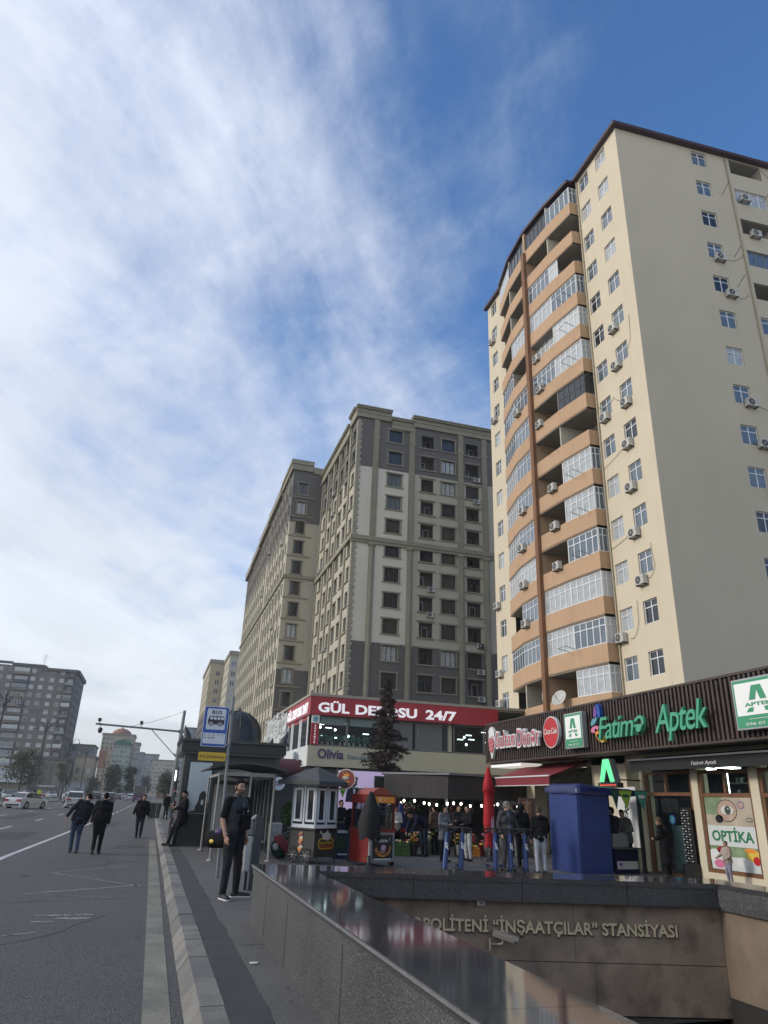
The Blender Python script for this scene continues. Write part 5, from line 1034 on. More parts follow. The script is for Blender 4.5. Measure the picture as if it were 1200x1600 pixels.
mat('bark', (.045, .033, .026), .95, .2, 8., .5, 30); mat('needles', (.028, .024, .017), .9, .35, 9.); mat('needles_brown', (.055, .034, .024), .9, .35, 9.)
mat('leaf_dark', (.020, .036, .016), .8, .35, 3.); mat('leaf_mid', (.045, .060, .024), .8, .35, 3.); mat('leaf_dry', (.075, .068, .036), .85, .3, 3.); mat('leaf_green', (.045, .10, .022), .7, .3, 6.)
t = thing('spruce_tree', 'dark brownish spruce tree standing before the glazed flower shop', 'tree', (9.85, 32, 0)); rt = random.Random(11)
a = MB(); a.tube([(0, 0, 0), (.03, 0, 2.5), (-.02, 0, 5), (0, 0, 7.1)], [.13, .10, .06, .015], 'bark', 8); a.build('trunk', t); a = MB(); br = MB()
z_ = 1.75
while z_ < 7.05:
    f_ = (z_-1.75)/5.35; R_ = (1.42*(1-f_)**.85+.10)*rt.uniform(.78, 1.12) if z_ > 2.3 else rt.uniform(.7, 1.1)
    if 4.6 < z_ < 5.1: R_ *= .75
    nb = rt.randint(5, 7)
    for k in range(nb):
        an = rt.uniform(0, 2*pi); Rr = R_*rt.uniform(.5, 1.1)*(.72+.5*(noise.noise(Vector((cos(an)*1.3, sin(an)*1.3, z_*1.1)))+.35)); dirv = Vector((cos(an), sin(an), rt.uniform(-.32, .28))); p0 = Vector((0, 0, z_)); pts_ = [p0+dirv*Rr*q+Vector((0, 0, -.16*q*q*Rr+.12*max(0, q-.7)*Rr)) for q in (0, .35, .7, 1.0)]
        br.tube(pts_, [.022, .015, .009, .004], 'bark', 4)
        m_n = int(44*Rr)+8
        for q in range(m_n):
            u_ = rt.uniform(.12, 1.05); seg = min(2, int(u_*3)); base = pts_[seg].lerp(pts_[min(3, seg+1)], min(1, u_*3-seg)); side_ = dirv.cross(Vector((0, 0, 1))).normalized()*rt.choice((-1, 1)); wl = rt.uniform(.06, .22)*(1.25-u_*.6)*Rr+.04
            tip = base+side_*wl+dirv*wl*.7+Vector((0, 0, rt.uniform(-.16, .10))); up_ = Vector((rt.uniform(-.3, .3), rt.uniform(-.3, .3), 1)).normalized()*rt.uniform(.010, .030)
            mm = 'needles' if rt.random() < .55 else 'needles_brown'; a.quad(base-up_, tip-up_*.3, tip+up_*.3, base+up_, mm)
    z_ += rt.uniform(.06, .12)
a.build('crown', t); br.build('branches', t)

mat('slat_brown', (.040, .033, .030), .7, .15, 4.); mat('bulb', (.9, .9, .8), .4, 0, emit=(1, .95, .82, 5)); mat('ivy', (.03, .07, .015), .8, .4, 8.)
t = thing('flower_stall', 'dark boarded stall canopy hung with lit bulbs beside the red umbrella', 'stall', (9.0, 26.0, 0)); a = MB()
for k in range(9): a.box(-.25+k*.28, 1.35-k*.165 if False else 0, 0, 0, 0, 0, 'slat_brown') if False else None
# canopy runs as two boarded faces meeting at a corner
c0, c1, c2 = Vector((-.35, 2.2)), Vector((1.55, .25)), Vector((5.2, 1.0))
def boards(mb, p, q, z0, z1, m, w_=.12, th=.03):
    d = (q-p); L_ = d.length; d.normalize(); n_ = Vector((-d.y, d.x)); s = 0
    while s < L_-.01:
        e = min(L_, s+w_-.006); A_ = p+d*s; B_ = p+d*e; mb.prism([tuple(A_), tuple(B_), tuple(B_+n_*th), tuple(A_+n_*th)], z0, z1, m); s += w_
boards(a, c0, c1, 1.80, 2.62, 'slat_brown'); boards(a, c1, c2, 1.80, 2.60, 'slat_brown'); a.build('fascia_boards', t)
a = MB(); a.prism([tuple(c0+Vector((-.1, .1))), tuple(c1+Vector((0, -.12))), tuple(c2+Vector((.1, -.1))), (5.2, 3.9), (.2, 3.9)], 2.63, 2.70, 'metal_grey'); a.build('roof', t)
a = MB(); a.box(-.2, 4.0, 0, 5.4, 4.1, 2.6, 'interior_dark'); a.build('back_wall', t)
for x, y in ((-.2, 2.2), (1.55, .4), (5.0, 1.1), (3.3, .75)): a = MB(); a.box(x-.03, y-.03, 0, x+.03, y+.03, 1.8, 'metal_light'); a.build('post', t)
for k in range(17):
    q = k/16; p_ = c0.lerp(c1, min(1, q*1.9)) if q < .53 else c1.lerp(c2, (q-.53)/.47*.86); z_ = 1.66-.05*sin(q*20)-rt.uniform(0, .06)
    o = MB(); o.ell((p_.x+rt.uniform(-.1, .1), p_.y-.08, z_), (.045, .045, .055), 'bulb', 8, 6); o.tube([(p_.x, p_.y-.06, z_+.05), (p_.x, p_.y-.03, 1.8)], .006, 'metal_black', 4); b_ = o.build('bulb', t)
t = thing('green_wall', 'green leafy panel over the dark stall next to the spruce', 'hedge panel', (9.55, 28.9, 1.75)); a = MB(); a.box(0, 0, 0, .68, .06, .8, 'ivy'); a.build('panel', t); a = MB()
for k in range(700): p_ = Vector((rt.uniform(0, .68), -rt.uniform(0, .07), rt.uniform(0, .8))); s_ = .022; d_ = Vector((rt.uniform(-1, 1), rt.uniform(-1, 1), rt.uniform(-1, 1)))*s_; e_ = Vector((rt.uniform(-1, 1), rt.uniform(-.5, .5), rt.uniform(-1, 1)))*s_; a.quad(p_-d_, p_-e_, p_+d_, p_+e_, rt.choice(('leaf_green', 'ivy', 'leaf_mid', 'ivy')))
o = a.build('leaves', t); a = MB(); a.box(.05, .0, -1.75, .1, .05, 0, 'metal_black'); a.box(.58, .0, -1.75, .63, .05, 0, 'metal_black'); a.build('leg', t)
# goods on the ground in front of the stall
mat('crate_black', (.02, .02, .02), .7, .1); mat('cloth_dark', (.022, .022, .026), .85, .2, 3.)
t = thing('market_table', 'low black table with red cloth trim under the bulbs', 'table', (7.6, 25.4, 0)); a = MB(); a.box(-.6, -.35, 0, 1.0, .45, .78, 'cloth_dark'); a.box(-.62, -.37, .70, 1.02, -.352, .80, 'sign_red_dark'); a.box(-.62, -.37, .785, 1.02, .47, .81, 'cloth_dark'); a.build('table', t)
mf = {'r': 'sign_red', 'o': 'orange', 'y': 'yellow', 'w': 'sign_white', 'p': 'pink'}
spots = [(8.75, 24.9, 'w', 'bucket of white flowers under the bulbs beside the bending man'), (9.1, 24.6, 'w', 'second bucket of white flowers by the bending man'), (8.55, 24.3, 'o', 'orange plastic bag and flowers on the ground by the stall'), (10.15, 24.2, 'o', 'bucket of orange flowers behind the red umbrella'), (10.35, 23.9, 'r', 'bucket of red flowers beside the umbrella base'), (9.35, 25.0, 'y', 'green bucket of yellow flowers at the stall post'), (11.35, 24.6, 'p', 'bucket of pink flowers behind the man in the dark blazer')]
for x, y, c_, lb in spots:
    t = thing('flower_bucket', lb, 'flower bucket', (x, y, 0), 0, 'flower buckets at the stall'); a = MB(); a.lathe([(.10, 0), (.14, .34), (.145, .36), (.13, .36), (.12, .30)], (0, 0, 0), rt.choice(('crate_black', 'leaf_green', 'metal_grey')), 12); a.build('bucket', t); a = MB()
    for k in range(46):
        an, rr_, h_ = rt.uniform(0, 6.3), rt.uniform(0, .2), rt.uniform(.42, .72); p_ = (cos(an)*rr_, sin(an)*rr_, h_); a.ell(p_, (.035, .035, .025), mf[c_] if k % 3 else 'leaf_green', 6, 4)
        if k % 3 == 0: a.tube([(cos(an)*rr_*.4, sin(an)*rr_*.4, .3), p_], .005, 'leaf_green', 4)
    a.build('flowers', t)
t = thing('tied_parasol', 'folded dark blue parasol behind the bending man', 'umbrella', (8.45, 25.5, 0)); mat('cloth_blue', (.012, .02, .13), .7, .15, 3.); closed_umbrella(t, 1.62, .20, 'cloth_blue', .62, False)
# ---------------------------------------------------------------- kiosk, bus shelter, signs
mat('kiosk_dark', (.020, .022, .022), .45, .15, 2.); mat('kiosk_trim', (.030, .034, .032), .35, .15, 3.); mat('poster_pale', (.50, .57, .57), .35, .06, .8); mat('shelter_metal', (.30, .29, .26), .5, .1, 3., metal=.3); mat('ad_grey', (.34, .34, .34), .5, .12, 1.)
t = thing('domed_kiosk', 'black newspaper kiosk with a dark dome and pale poster panel beside the kerb', 'kiosk', (1.0, 27.2, 0)); a = MB()
a.box(0, 0, .02, 3.3, 3.6, 2.95, 'kiosk_dark'); a.box(-.04, -.04, .0, 3.34, 3.64, .12, 'kiosk_trim'); a.box(-.03, -.03, .12, .14, .14, 2.95, 'kiosk_trim'); a.box(1.02, -.03, .12, 1.16, .1, 2.95, 'kiosk_trim'); a.box(3.16, -.03, .12, 3.33, .14, 2.95, 'kiosk_trim'); a.build('body', t)
a = MB(); a.prism([(-.10, 2.95), (-.18, 3.05), (-.18, 3.35), (-.28, 3.45), (3.58, 3.45), (3.48, 3.35), (3.48, 3.05), (3.40, 2.95)], -.2, 3.8, 'kiosk_trim', 'y'); a.box(-.2, -.28, 3.05, 3.5, -.2, 3.34, 'kiosk_dark'); a.box(-.28, -.36, 3.36, 3.58, -.2, 3.45, 'kiosk_trim'); a.build('roof', t)
for x, y in ((-.05, -.1), (3.4, -.1), (-.05, 3.5), (3.4, 3.5)):
    a = MB(); sg = -1 if x < 1 else 1; a.tube([(x, y, 3.45), (x+sg*.02, y, 3.6), (x+sg*.10, y, 3.78), (x+sg*.12, y, 3.9)], [.16, .12, .06, .01], 'kiosk_trim', 8); a.build('corner_ornament', t)
a = MB(); a.lathe([(.98, 0), (1.0, .12), (.92, .2), (.93, .42), (.86, .70), (.68, .98), (.40, 1.18), (.12, 1.27), (.05, 1.34), (0, 1.46)], (1.88, 1.9, 3.44), 'kiosk_dark', 24)
for k in range(12): q = 2*pi*k/12; a.tube([(1.88+cos(q)*r_, 1.9+sin(q)*r_, 3.44+z_) for r_, z_ in ((.95, .2), (.95, .42), (.88, .70), (.70, .99), (.41, 1.19), (.12, 1.28))], .018, 'kiosk_trim', 4)
a.build('dome', t)
a = MB(); a.box(.16, -.045, .98, .98, -.005, 2.72, 'kiosk_trim'); a.box(.19, -.055, 1.02, .95, -.046, 2.68, 'poster_pale'); a.build('poster_panel', t); a = MB()
a.prism([(.94, 1.03), (.30, 1.03), (.34, 1.08), (.50, 1.12), (.52, 1.25), (.60, 1.42), (.62, 1.62), (.70, 1.74), (.80, 1.74), (.86, 1.62), (.90, 1.4), (.94, 1.35)], -.062, -.056, 'kiosk_trim', 'y'); a.ell((.74, -.058, 1.38), (.07, .006, .13), 'poster_pale', 10, 6); a.build('poster_silhouette', t)
a = MB(); a.box(1.3, -.03, .9, 3.1, -.005, 2.5, 'pane_dark'); a.build('window', t)
t = thing('flower_rack', 'rack of flower pots with lit tubes leaning on the kerb side of the kiosk', 'display rack', (.98, 33, 0)); a = MB()
for x, y in ((0, 0), (.5, 0), (0, 2.0), (.5, 2)): a.box(x-.02, y-.02, 0, x+.02, y+.02, 2.7, 'metal_black')
for z_ in (.3, .9, 1.5, 2.1): a.box(0, 0, z_, .5, 2, z_+.03, 'metal_black')
a.build('frame', t); a = MB(); mat('tube_lit', (.8, .8, .7), .5, 0, emit=(1, .97, .85, 6)); a.box(-.1, .2, 2.15, -.06, .3, 2.55, 'tube_lit'); a.box(.22, .2, 2.4, .32, .3, 2.5, 'tube_lit'); a.build('lamp', t); a = MB(); rq = random.Random(9)
for k in range(150): p_ = Vector((rq.uniform(-.05, .5), rq.uniform(0, 2), rq.choice((.4, .95, 1.5, 1.1))+rq.uniform(0, .25))); a.ell(p_, (.05, .05, .04), rq.choice(('leaf_green', 'leaf_dark', 'leaf_dark', 'sign_white', 'pink', 'leaf_mid')), 5, 4)
a.build('flowers', t)['kind'] = 'stuff'
a = MB()
t = thing('bus_shelter', 'glass bus shelter with a thin curved roof behind the man in black', 'bus shelter', (1.75, 21.3, 0))
for x, y, h_ in ((0, 0, 2.25), (1.55, 0, 2.2), (.88, -.02, 2.25), (0, 3.9, 2.2), (1.55, 3.9, 2.2)): a = MB(); a.tube([(x, y, 0), (x, y, h_)], .030, 'shelter_metal', 8); a.lathe([(.09, 0), (.09, .02), (.04, .05)], (x, y, 0), 'shelter_metal', 10); a.build('post', t)
a = MB(); n_ = 10; v_ = []
for k in range(n_+1):
    x = -.28+2.15*k/n_; z_ = 2.30+.20*sin(pi*(k/n_*.85+.1))-.0; v_ += [(x, -.35, z_), (x, 4.3, z_), (x, -.35, z_-.05), (x, 4.3, z_-.05)]
f_ = []
for k in range(n_): o_ = 4*k; f_ += [(o_, o_+4, o_+5, o_+1), (o_+2, o_+3, o_+7, o_+6), (o_, o_+2, o_+6, o_+4), (o_+1, o_+5, o_+7, o_+3)]
f_ += [(0, 1, 3, 2), (4*n_, 4*n_+2, 4*n_+3, 4*n_+1)]; a.add(v_, f_, 'kiosk_trim'); a.build('roof', t)
a = MB(); a.box(0, -.03, 2.14, 1.55, .03, 2.24, 'shelter_metal'); a.box(1.52, 0, 2.12, 1.58, 3.9, 2.2, 'shelter_metal'); a.box(-.03, 0, 2.12, .03, 3.9, 2.2, 'shelter_metal'); a.build('beam', t)
glassmat('shelter_glass', (.72, .76, .76), .62, .05)
for k in range(5): y0 = .05+k*.77; a = MB(); a.box(1.535, y0, .18, 1.545, y0+.72, 2.1, 'shelter_glass'); p_ = a.build('glass_panel', t); a = MB(); a.box(1.52, y0-.04, .1, 1.56, y0-.005, 2.14, 'shelter_metal'); a.build('mullion', p_)
a = MB(); a.box(.10, 3.82, .3, 1.40, 3.96, 2.06, 'kiosk_trim'); a.box(.2, 3.80, .42, 1.30, 3.815, 1.96, 'ad_grey'); a.build('advert_case', t); a = MB(); a.box(.25, .8, .42, 1.3, 3.2, .47, 'shelter_metal') if False else a.box(1.1, .6, .42, 1.48, 3.4, .47, 'shelter_metal'); a.box(1.25, .8, 0, 1.3, .85, .42, 'shelter_metal'); a.box(1.25, 3.1, 0, 1.3, 3.15, .42, 'shelter_metal'); a.build('bench', t)
t = thing('information_totem', 'slim slate coloured totem with a silver side box at the parapet corner', 'totem', (2.0, 14.9, 0)); mat('slate', (.035, .042, .050), .4, .1, 1.5)
a = MB(); a.prism([(-.02, 0), (.13, 0), (.15, 1.24), (.02, 1.30)], -.05, .12, 'slate', 'y'); a.build('slab', t)
a = MB(); a.bbox(-.15, -.03, .30, -.025, .09, .92, 'metal_light', .03); a.bbox(-.15, -.035, .93, -.025, .095, 1.18, 'metal_grey', .02); a.prism([(-.16, 1.18), (.01, 1.29), (.01, 1.25), (-.14, 1.14)], -.04, .10, 'metal_light', 'y'); a.box(-.10, 0, 0, -.05, .05, .30, 'metal_black'); a.build('side_box', t)
# bus stop sign
t = thing('bus_stop_sign', 'blue and white bus stop sign with route numbers on a grey pole', 'road sign', (1.49, 17.05, 0)); a = MB(); a.tube([(.10, 0, 0), (.02, 0, 3.75)], .035, 'metal_grey', 10); a.build('pole', t)
a = MB(); a.T = Matrix.Translation((-.31, -.06, 0)); mat('plate_white', (.62, .65, .70), .4, .03)
def rrect(x0, x1, z0, z1, r, n=5): return [(cx_+r*cos(RAD(b+90*k/n)), cz_+r*sin(RAD(b+90*k/n))) for cx_, cz_, b in ((x1-r, z1-r, 0), (x0+r, z1-r, 90), (x0+r, z0+r, 180), (x1-r, z0+r, 270)) for k in range(n+1)]
a.prism(rrect(-.28, .27, 2.62, 3.49, .03), -.012, .0, 'plate_white', 'y'); a.prism(rrect(-.268, .258, 2.632, 3.478, .028), -.016, -.0125, 'sign_blue', 'y'); a.prism(rrect(-.215, .205, 2.985, 3.44, .03), -.02, -.0165, 'plate_white', 'y'); a.prism(rrect(-.25, .24, 2.68, 2.91, .008), -.02, -.0165, 'plate_white', 'y'); a.build('plate', t)
b = MB(); b.T = Matrix.Translation((-.31, -.085, 0)); b.prism([(-.18, 3.10), (-.18, 3.19), (-.145, 3.28), (.16, 3.28), (.175, 3.26), (.18, 3.10)], -.004, 0, 'metal_black', 'y')
for x in (-.135, -.055, .025, .105): b.box(x, -.007, 3.20, x+.06, -.0045, 3.26, 'plate_white')
for x in (-.11, .09): b.disc((x, -.006, 3.10), .048, 'plate_white', 'y', .003); b.disc((x, -.009, 3.10), .036, 'metal_black', 'y', .003); b.disc((x, -.012, 3.10), .016, 'plate_white', 'y', .003)
b.build('bus_pictogram', t)
b = MB(); b.T = Matrix.Translation((-.31, -.085, 0)); textfit(b, 'BUS', (-.105, 0, 3.33), (1, 0, 0), (0, 0, 1), .21, .075, 'metal_black', bold=.02, depth=.004, space=1.2)
for k, s_ in enumerate(('14', '17', '18', '32', '77')): text(b, s_, (-.225+k*.095, 0, 2.855), (1, 0, 0), (0, 0, 1), .042, 'metal_black', depth=.003)
for k, s_ in enumerate(('96', '137', '205')): text(b, s_, (-.225+k*.085, 0, 2.795), (1, 0, 0), (0, 0, 1), .040, 'metal_black', depth=.003, bold=.01)
b.build('lettering', t)
a = MB(); a.box(-.35, -.05, 2.66, .03, .0, 2.70, 'metal_grey'); a.box(-.35, -.05, 3.40, .03, .0, 3.44, 'metal_grey'); a.build('bracket', t)
t = thing('street_name_sign', 'small yellow street name plate under the blue bus sign', 'sign', (1.18, 16.97, 2.41)); a = MB(); a.prism(rrect(-.30, .30, -.09, .09, .03), -.014, 0, 'sign_yellow', 'y'); a.box(.28, .005, -.01, .33, .10, .02, 'metal_grey'); a.build('plate', t); a = MB(); textfit(a, 'A.M. Şərifzadə küç.', (-.27, -.016, -.03), (1, 0, 0), (0, 0, 1), .54, .065, 'metal_black', depth=.003); a.build('lettering', t)
# traffic camera gantry, bin
t = thing('camera_gantry', 'grey pole with a long arm of traffic cameras over the road', 'gantry', (1.55, 61.5, 0)); a = MB(); a.tube([(0, 0, 0), (.04, 0, 4), (.13, 0, 7.95)], [.17, .15, .12], 'metal_grey', 12); a.lathe([(.3, 0), (.3, .05), (.2, .12), (.18, .5)], (0, 0, 0), 'metal_grey', 14); a.build('pole', t)
a = MB(); a.tube([(.25, 0, 6.30), (-6.45, 0, 6.52)], .075, 'metal_grey', 8); a.tube([(-.3, 0, 4.6), (.05, 0, 4.4)], .05, 'metal_grey'); a.box(-.15, -.2, 6.2, .35, .2, 6.42, 'metal_grey'); a.build('arm', t)
a = MB(); a.tube([(.0, 0, 4.3), (-2.3, 0, 6.40)], .035, 'metal_grey', 6); a.build('brace', t)
a = MB(); cpts = [Vector((.12, 0, 7.9)).lerp(Vector((-3.9, 0, 6.46)), k/8)-Vector((0, 0, .12*4*(k/8)*(1-k/8))) for k in range(9)]; a.tube(cpts, .012, 'metal_black', 4); a.build('cable', t)
for x, z_, k in ((-6.2, 6.72, 0), (-3.05, 6.68, 1)): a = MB(); a.tube([(x, 0, 6.48), (x, 0, z_)], .03, 'metal_black'); a.bbox(x-.12, -.25, z_, x+.12, .2, z_+.24, 'metal_black', .04); a.build('camera', t)
a = MB(); a.tube([(-6.05, 0, 6.5), (-6.05, 0, 6.2)], .03, 'metal_black'); a.lathe([(.02, -.2), (.13, -.14), (.17, 0), (.17, .16), (.1, .22)], (-6.05, 0, 6.03), 'metal_black', 12); a.build('dome_camera', t)
t = thing('wheelie_bin', 'dark wheeled rubbish container with a pale lid standing in the road', 'rubbish bin', (.42, 58, -.15)); mat('bin_green', (.018, .028, .022), .6, .15, 4.); mat('bin_lid', (.33, .31, .25), .6, .15, 5.)
a = MB(); a.prism([(-.36, .12), (.36, .12), (.46, 1.12), (-.46, 1.12)], -.4, .4, 'bin_green', 'y'); a.box(.1, -.42, .2, .14, -.4, 1.1, 'bin_lid'); a.build('body', t); a = MB(); a.prism([(-.50, 1.12), (.50, 1.12), (.42, 1.26), (-.42, 1.26)], -.46, .46, 'bin_lid', 'y'); a.build('lid', t)
for x in (-.3, .3): a = MB(); a.disc((x, -.3, .08), .08, 'metal_black', 'x', .05, 12); a.disc((x, .3, .08), .08, 'metal_black', 'x', .05, 12); a.build('wheel', t)

# ---------------------------------------------------------------- snack carts
mat('cart_charcoal', (.035, .034, .030), .6, .12, 3.); mat('cart_white', (.68, .71, .73), .45, .04, 2.); mat('roof_cloth', (.060, .062, .062), .8, .1, 3.); mat('cart_red', (.19, .018, .014), .45, .1, 3.); mat('silver', (.32, .34, .36), .4, .1, 3., metal=.5)
glassmat('cart_glass', (.62, .68, .72), .45, .03)
th = RAD(38); t = thing('pilaf_cart', 'black pilaf cart with white framed windows and a grey cloth roof', 'food cart', (4.38, 20.5, 0), th)
W_, D_ = .98, .92
a = MB(); a.box(0, 0, .16, W_, D_, .84, 'cart_charcoal'); a.box(-.06, -.06, .84, W_+.06, D_+.06, .88, 'metal_black'); a.build('body', t)
def cwin(p, q, n_=2):
    """white framed window bay between two corners"""
    a = MB(); p = Vector(p); q = Vector(q); d = (q-p); L_ = d.length; d.normalize(); n2 = Vector((-d.y, d.x))*.05; f = .05
    def bar(s0, s1, z0, z1, m='cart_white', k=1.): A_ = p+d*s0; B_ = p+d*s1; a.prism([tuple(A_), tuple(B_), tuple(B_+n2*k), tuple(A_+n2*k)], z0, z1, m)
    bar(0, L_, .88, .97); bar(0, L_, 1.96, 2.06); bar(0, f, .97, 1.96); bar(L_-f, L_, .97, 1.96)
    for k in range(1, n_): bar(L_*k/n_-.03, L_*k/n_+.03, .97, 1.96)
    for k in range(n_): s0 = L_*k/n_+.09; s1 = L_*(k+1)/n_-.09; bar(s0-.025, s0+.035, 1.03, 1.90, k=.6); bar(s1-.035, s1+.025, 1.03, 1.90, k=.6); bar(s0+.035, s1-.035, 1.03, 1.09, k=.6); bar(s0+.035, s1-.035, 1.84, 1.90, k=.6)
    w_ = a.build('window', t); a = MB(); A_ = p+n2*.4; B_ = q+n2*.4; a.quad((A_.x, A_.y, .96), (B_.x, B_.y, .96), (B_.x, B_.y, 1.97), (A_.x, A_.y, 1.97), 'cart_glass'); a.build('pane', w_)
cwin((.02, .02), (W_-.02, .02), 2); cwin((.02, D_-.02), (.02, .02), 2); cwin((W_-.02, .02), (W_-.02, D_-.02), 2); cwin((W_-.02, D_-.02), (.02, D_-.02), 2)
a = MB(); a.box(.25, .2, .88, .7, .7, 1.3, 'silver'); a.box(.15, .6, 1.3, .8, .65, 1.34, 'silver'); a.build('pan', t)
a = MB(); e = .30; c = (W_/2, D_/2)
cs_ = [(-e, -e), (W_+e, -e), (W_+e, D_+e), (-e, D_+e)]
for k in range(4): p_, q_ = cs_[k], cs_[(k+1) % 4]; a.add([(*p_, 2.08), (*q_, 2.08), (*c, 2.48)], [(0, 1, 2)], 'roof_cloth'); a.quad((*p_, 1.98), (*q_, 1.98), (*q_, 2.08), (*p_, 2.08), 'roof_cloth')
a.quad(*[(*q_, 2.06) for q_ in cs_[::-1]], 'cloth_black'); a.build('roof', t)
a = MB(); 
for x, y in ((.1, -.03), (.85, -.03), (-.03, .25), (-.03, .75)):
    if y < 0: a.tube([(x, y, .02), (x, y, .16)], .02, 'metal_black')
a.build('leg', t)
for y in (.25, .72): a = MB(); a.tube([(-.05, y+.19*cos(2*pi*k/16), .20+.19*sin(2*pi*k/16)) for k in range(17)], .016, 'metal_black', 5); [a.tube([(-.05, y, .2), (-.05, y+.18*cos(pi*k/4), .2+.18*sin(pi*k/4))], .005, 'metal_light', 4) for k in range(8)]; a.build('wheel', t)
a = MB(); mat('badge_red', (.27, .055, .035), .5, .1); mat('rice', (.55, .52, .44), .6, .15, 20.)
a.prism(rrect(.16, .82, .36, .64, .12), -.012, -.002, 'sign_yellow', 'y'); a.prism(rrect(.19, .79, .39, .61, .10), -.016, -.0125, 'cart_charcoal', 'y'); a.prism(rrect(.22, .76, .39, .45, .03), -.019, -.0165, 'badge_red', 'y'); a.ell((.50, -.016, .68), (.20, .012, .10), 'rice', 14, 8); a.ell((.52, -.018, .78), (.06, .01, .06), 'rice', 10, 6); a.tube([(.36, -.02, .66), (.26, -.02, .78)], .012, 'rice'); a.ell((.24, -.02, .79), (.035, .008, .045), 'rice', 8, 5); a.build('badge', t)
a = MB(); textfit(a, 'SICAK PİLAV', (.23, -.018, .485), (1, 0, 0), (0, 0, 1), .52, .07, 'sign_yellow', bold=.02, depth=.003); a.build('lettering', t)
a = MB(); 
for k in range(9): a.ell((-.012, .48+.03*sin(k*2.), .30+.055*k), (.008, .075, .05), ('kebab', 'orange', 'rice', 'badge_red')[k % 4], 8, 5)
a.build('kebab_print', t)
a = MB(); a.T = Matrix.Translation((W_+.02, -.20, 2.18)) @ Matrix.Rotation(RAD(-62), 4, 'Z'); a.disc((0, 0, 0), .27, 'sign_white', 'y', .09, 28); a.disc((0, -.047, 0), .25, 'badge_red', 'y', .006, 28); a.disc((0, .047, 0), .25, 'badge_red', 'y', .006, 28)
for k in range(6): a.ell((.03*sin(k*2.1), -.054, -.16+k*.065), (.10, .006, .045), ('rice', 'orange', 'kebab')[k % 3], 8, 5)
a.build('round_sign', t)
th = RAD(20); t = thing('wrap_cart', 'red wrap cart with glass display and a flaming food poster below', 'food cart', (5.80, 19.95, 0), th); W_, D_ = .80, .95
a = MB(); a.box(.0, 0, .12, W_, D_, .84, 'silver'); a.box(-.02, .03, .10, -.001, D_, .84, 'cart_red'); a.box(-.04, -.03, .84, W_+.03, D_+.03, .92, 'cart_red'); a.build('body', t)
a = MB()
for x, y in ((0, 0), (W_-.05, 0), (0, D_-.05), (W_-.05, D_-.05)): a.box(x, y, .92, x+.05, y+.05, 1.56, 'cart_red')
a.box(-.02, -.02, 1.56, W_+.02, D_+.02, 1.76, 'cart_red'); a.box(-.04, -.04, 1.76, W_+.04, D_+.04, 1.79, 'cart_red'); a.build('frame', t)
a = MB(); a.prism([(.05, 1.79), (.75, 1.79), (.60, 1.93), (.45, 1.97), (.30, 1.96), (.15, 1.90)], .1, .85, 'badge_red', 'y'); a.build('roof_hump', t)
a = MB(); a.box(.05, -.030, 1.58, .75, -.021, 1.74, 'orange'); mat('sign_orange', (.45, .16, .04), .5, .1, 6.); a.build('header_panel', t); a = MB(); a.disc((.28, -.034, 1.66), .055, 'sign_white', 'y', .004); a.disc((.30, -.038, 1.66), .045, 'orange', 'y', .004); a.prism([(.40+.022*cos(RAD(90+36*k))*(1 if k % 2 == 0 else .4), 1.66+.022*sin(RAD(90+36*k))*(1 if k % 2 == 0 else .4)) for k in range(10)], -.036, -.032, 'sign_white', 'y'); a.build('crescent_star', t)
a = MB(); a.quad((.05, .02, .92), (.75, .02, .92), (.75, .02, 1.56), (.05, .02, 1.56), 'cart_glass'); a.quad((.02, D_-.05, .92), (.02, .05, .92), (.02, .05, 1.56), (.02, D_-.05, 1.56), 'cart_glass'); a.quad((W_-.02, .05, .92), (W_-.02, D_-.05, .92), (W_-.02, D_-.05, 1.56), (W_-.02, .05, 1.56), 'cart_glass'); a.build('glass', t)
for k in range(7): a = MB(); x = .28+(k % 4)*.09+(.0 if k < 4 else .045); z_ = 1.32 if k < 4 else 1.44; a.lathe([(.036, 0), (.038, .10), (.02, .115)], (x, .12, z_), 'sign_blue', 10); a.box(x-.03, .07, z_+.03, x+.03, .085, z_+.07, 'sign_white'); a.build('can', t)
a = MB(); a.box(.2, .08, 1.29, .7, .2, 1.315, 'sign_white'); a.ell((.45, .4, .92), (.26, .25, .14), 'rice', 14, 8); a.tube([(.2, .4, .92), (.2, .4, 1.5)], .07, 'kebab', 8); a.build('display_food', t)
a = MB(); mat('flame', (.50, .19, .04), .5, .4, 14.); a.box(.06, -.008, .16, .74, -.0015, .78, 'kiosk_dark'); a.disc((.40, -.010, .47), .27, 'metal_black', 'y', .004, 24); rq = random.Random(8)
for k in range(15): q = RAD(190+k*12); x = .40+.24*cos(q); z_ = .44+.20*sin(q); h_ = rq.uniform(.06, .16); a.prism([(x-.035, z_), (x+.035, z_), (x+rq.uniform(-.03, .03), z_+h_)], -.0155-.0004*k, -.0125, 'flame', 'y')
a.ell((.42, -.016, .46), (.09, .006, .08), 'cloth_pink', 10, 6); a.ell((.38, -.018, .36), (.12, .006, .05), 'kebab', 10, 6); a.box(.10, -.014, .17, .70, -.009, .20, 'sign_white')
for x in (.12, .64): a.tube([(x, -.014, .72), (x+.05*(1 if x < .4 else -1), -.014, .62)], .012, 'silver', 5)
w_ = a.build('poster', t); a = MB(); textfit(a, 'DÜRÜM', (.27, -.014, .60), (1, 0, 0), (0, 0, 1), .27, .065, 'sign_white', bold=.02, depth=.004); textfit(a, 'DÖNER', (.31, -.014, .53), (1, 0, 0), (0, 0, 1), .19, .045, 'badge_red', bold=.02, depth=.004) if False else None; a.build('lettering', w_)
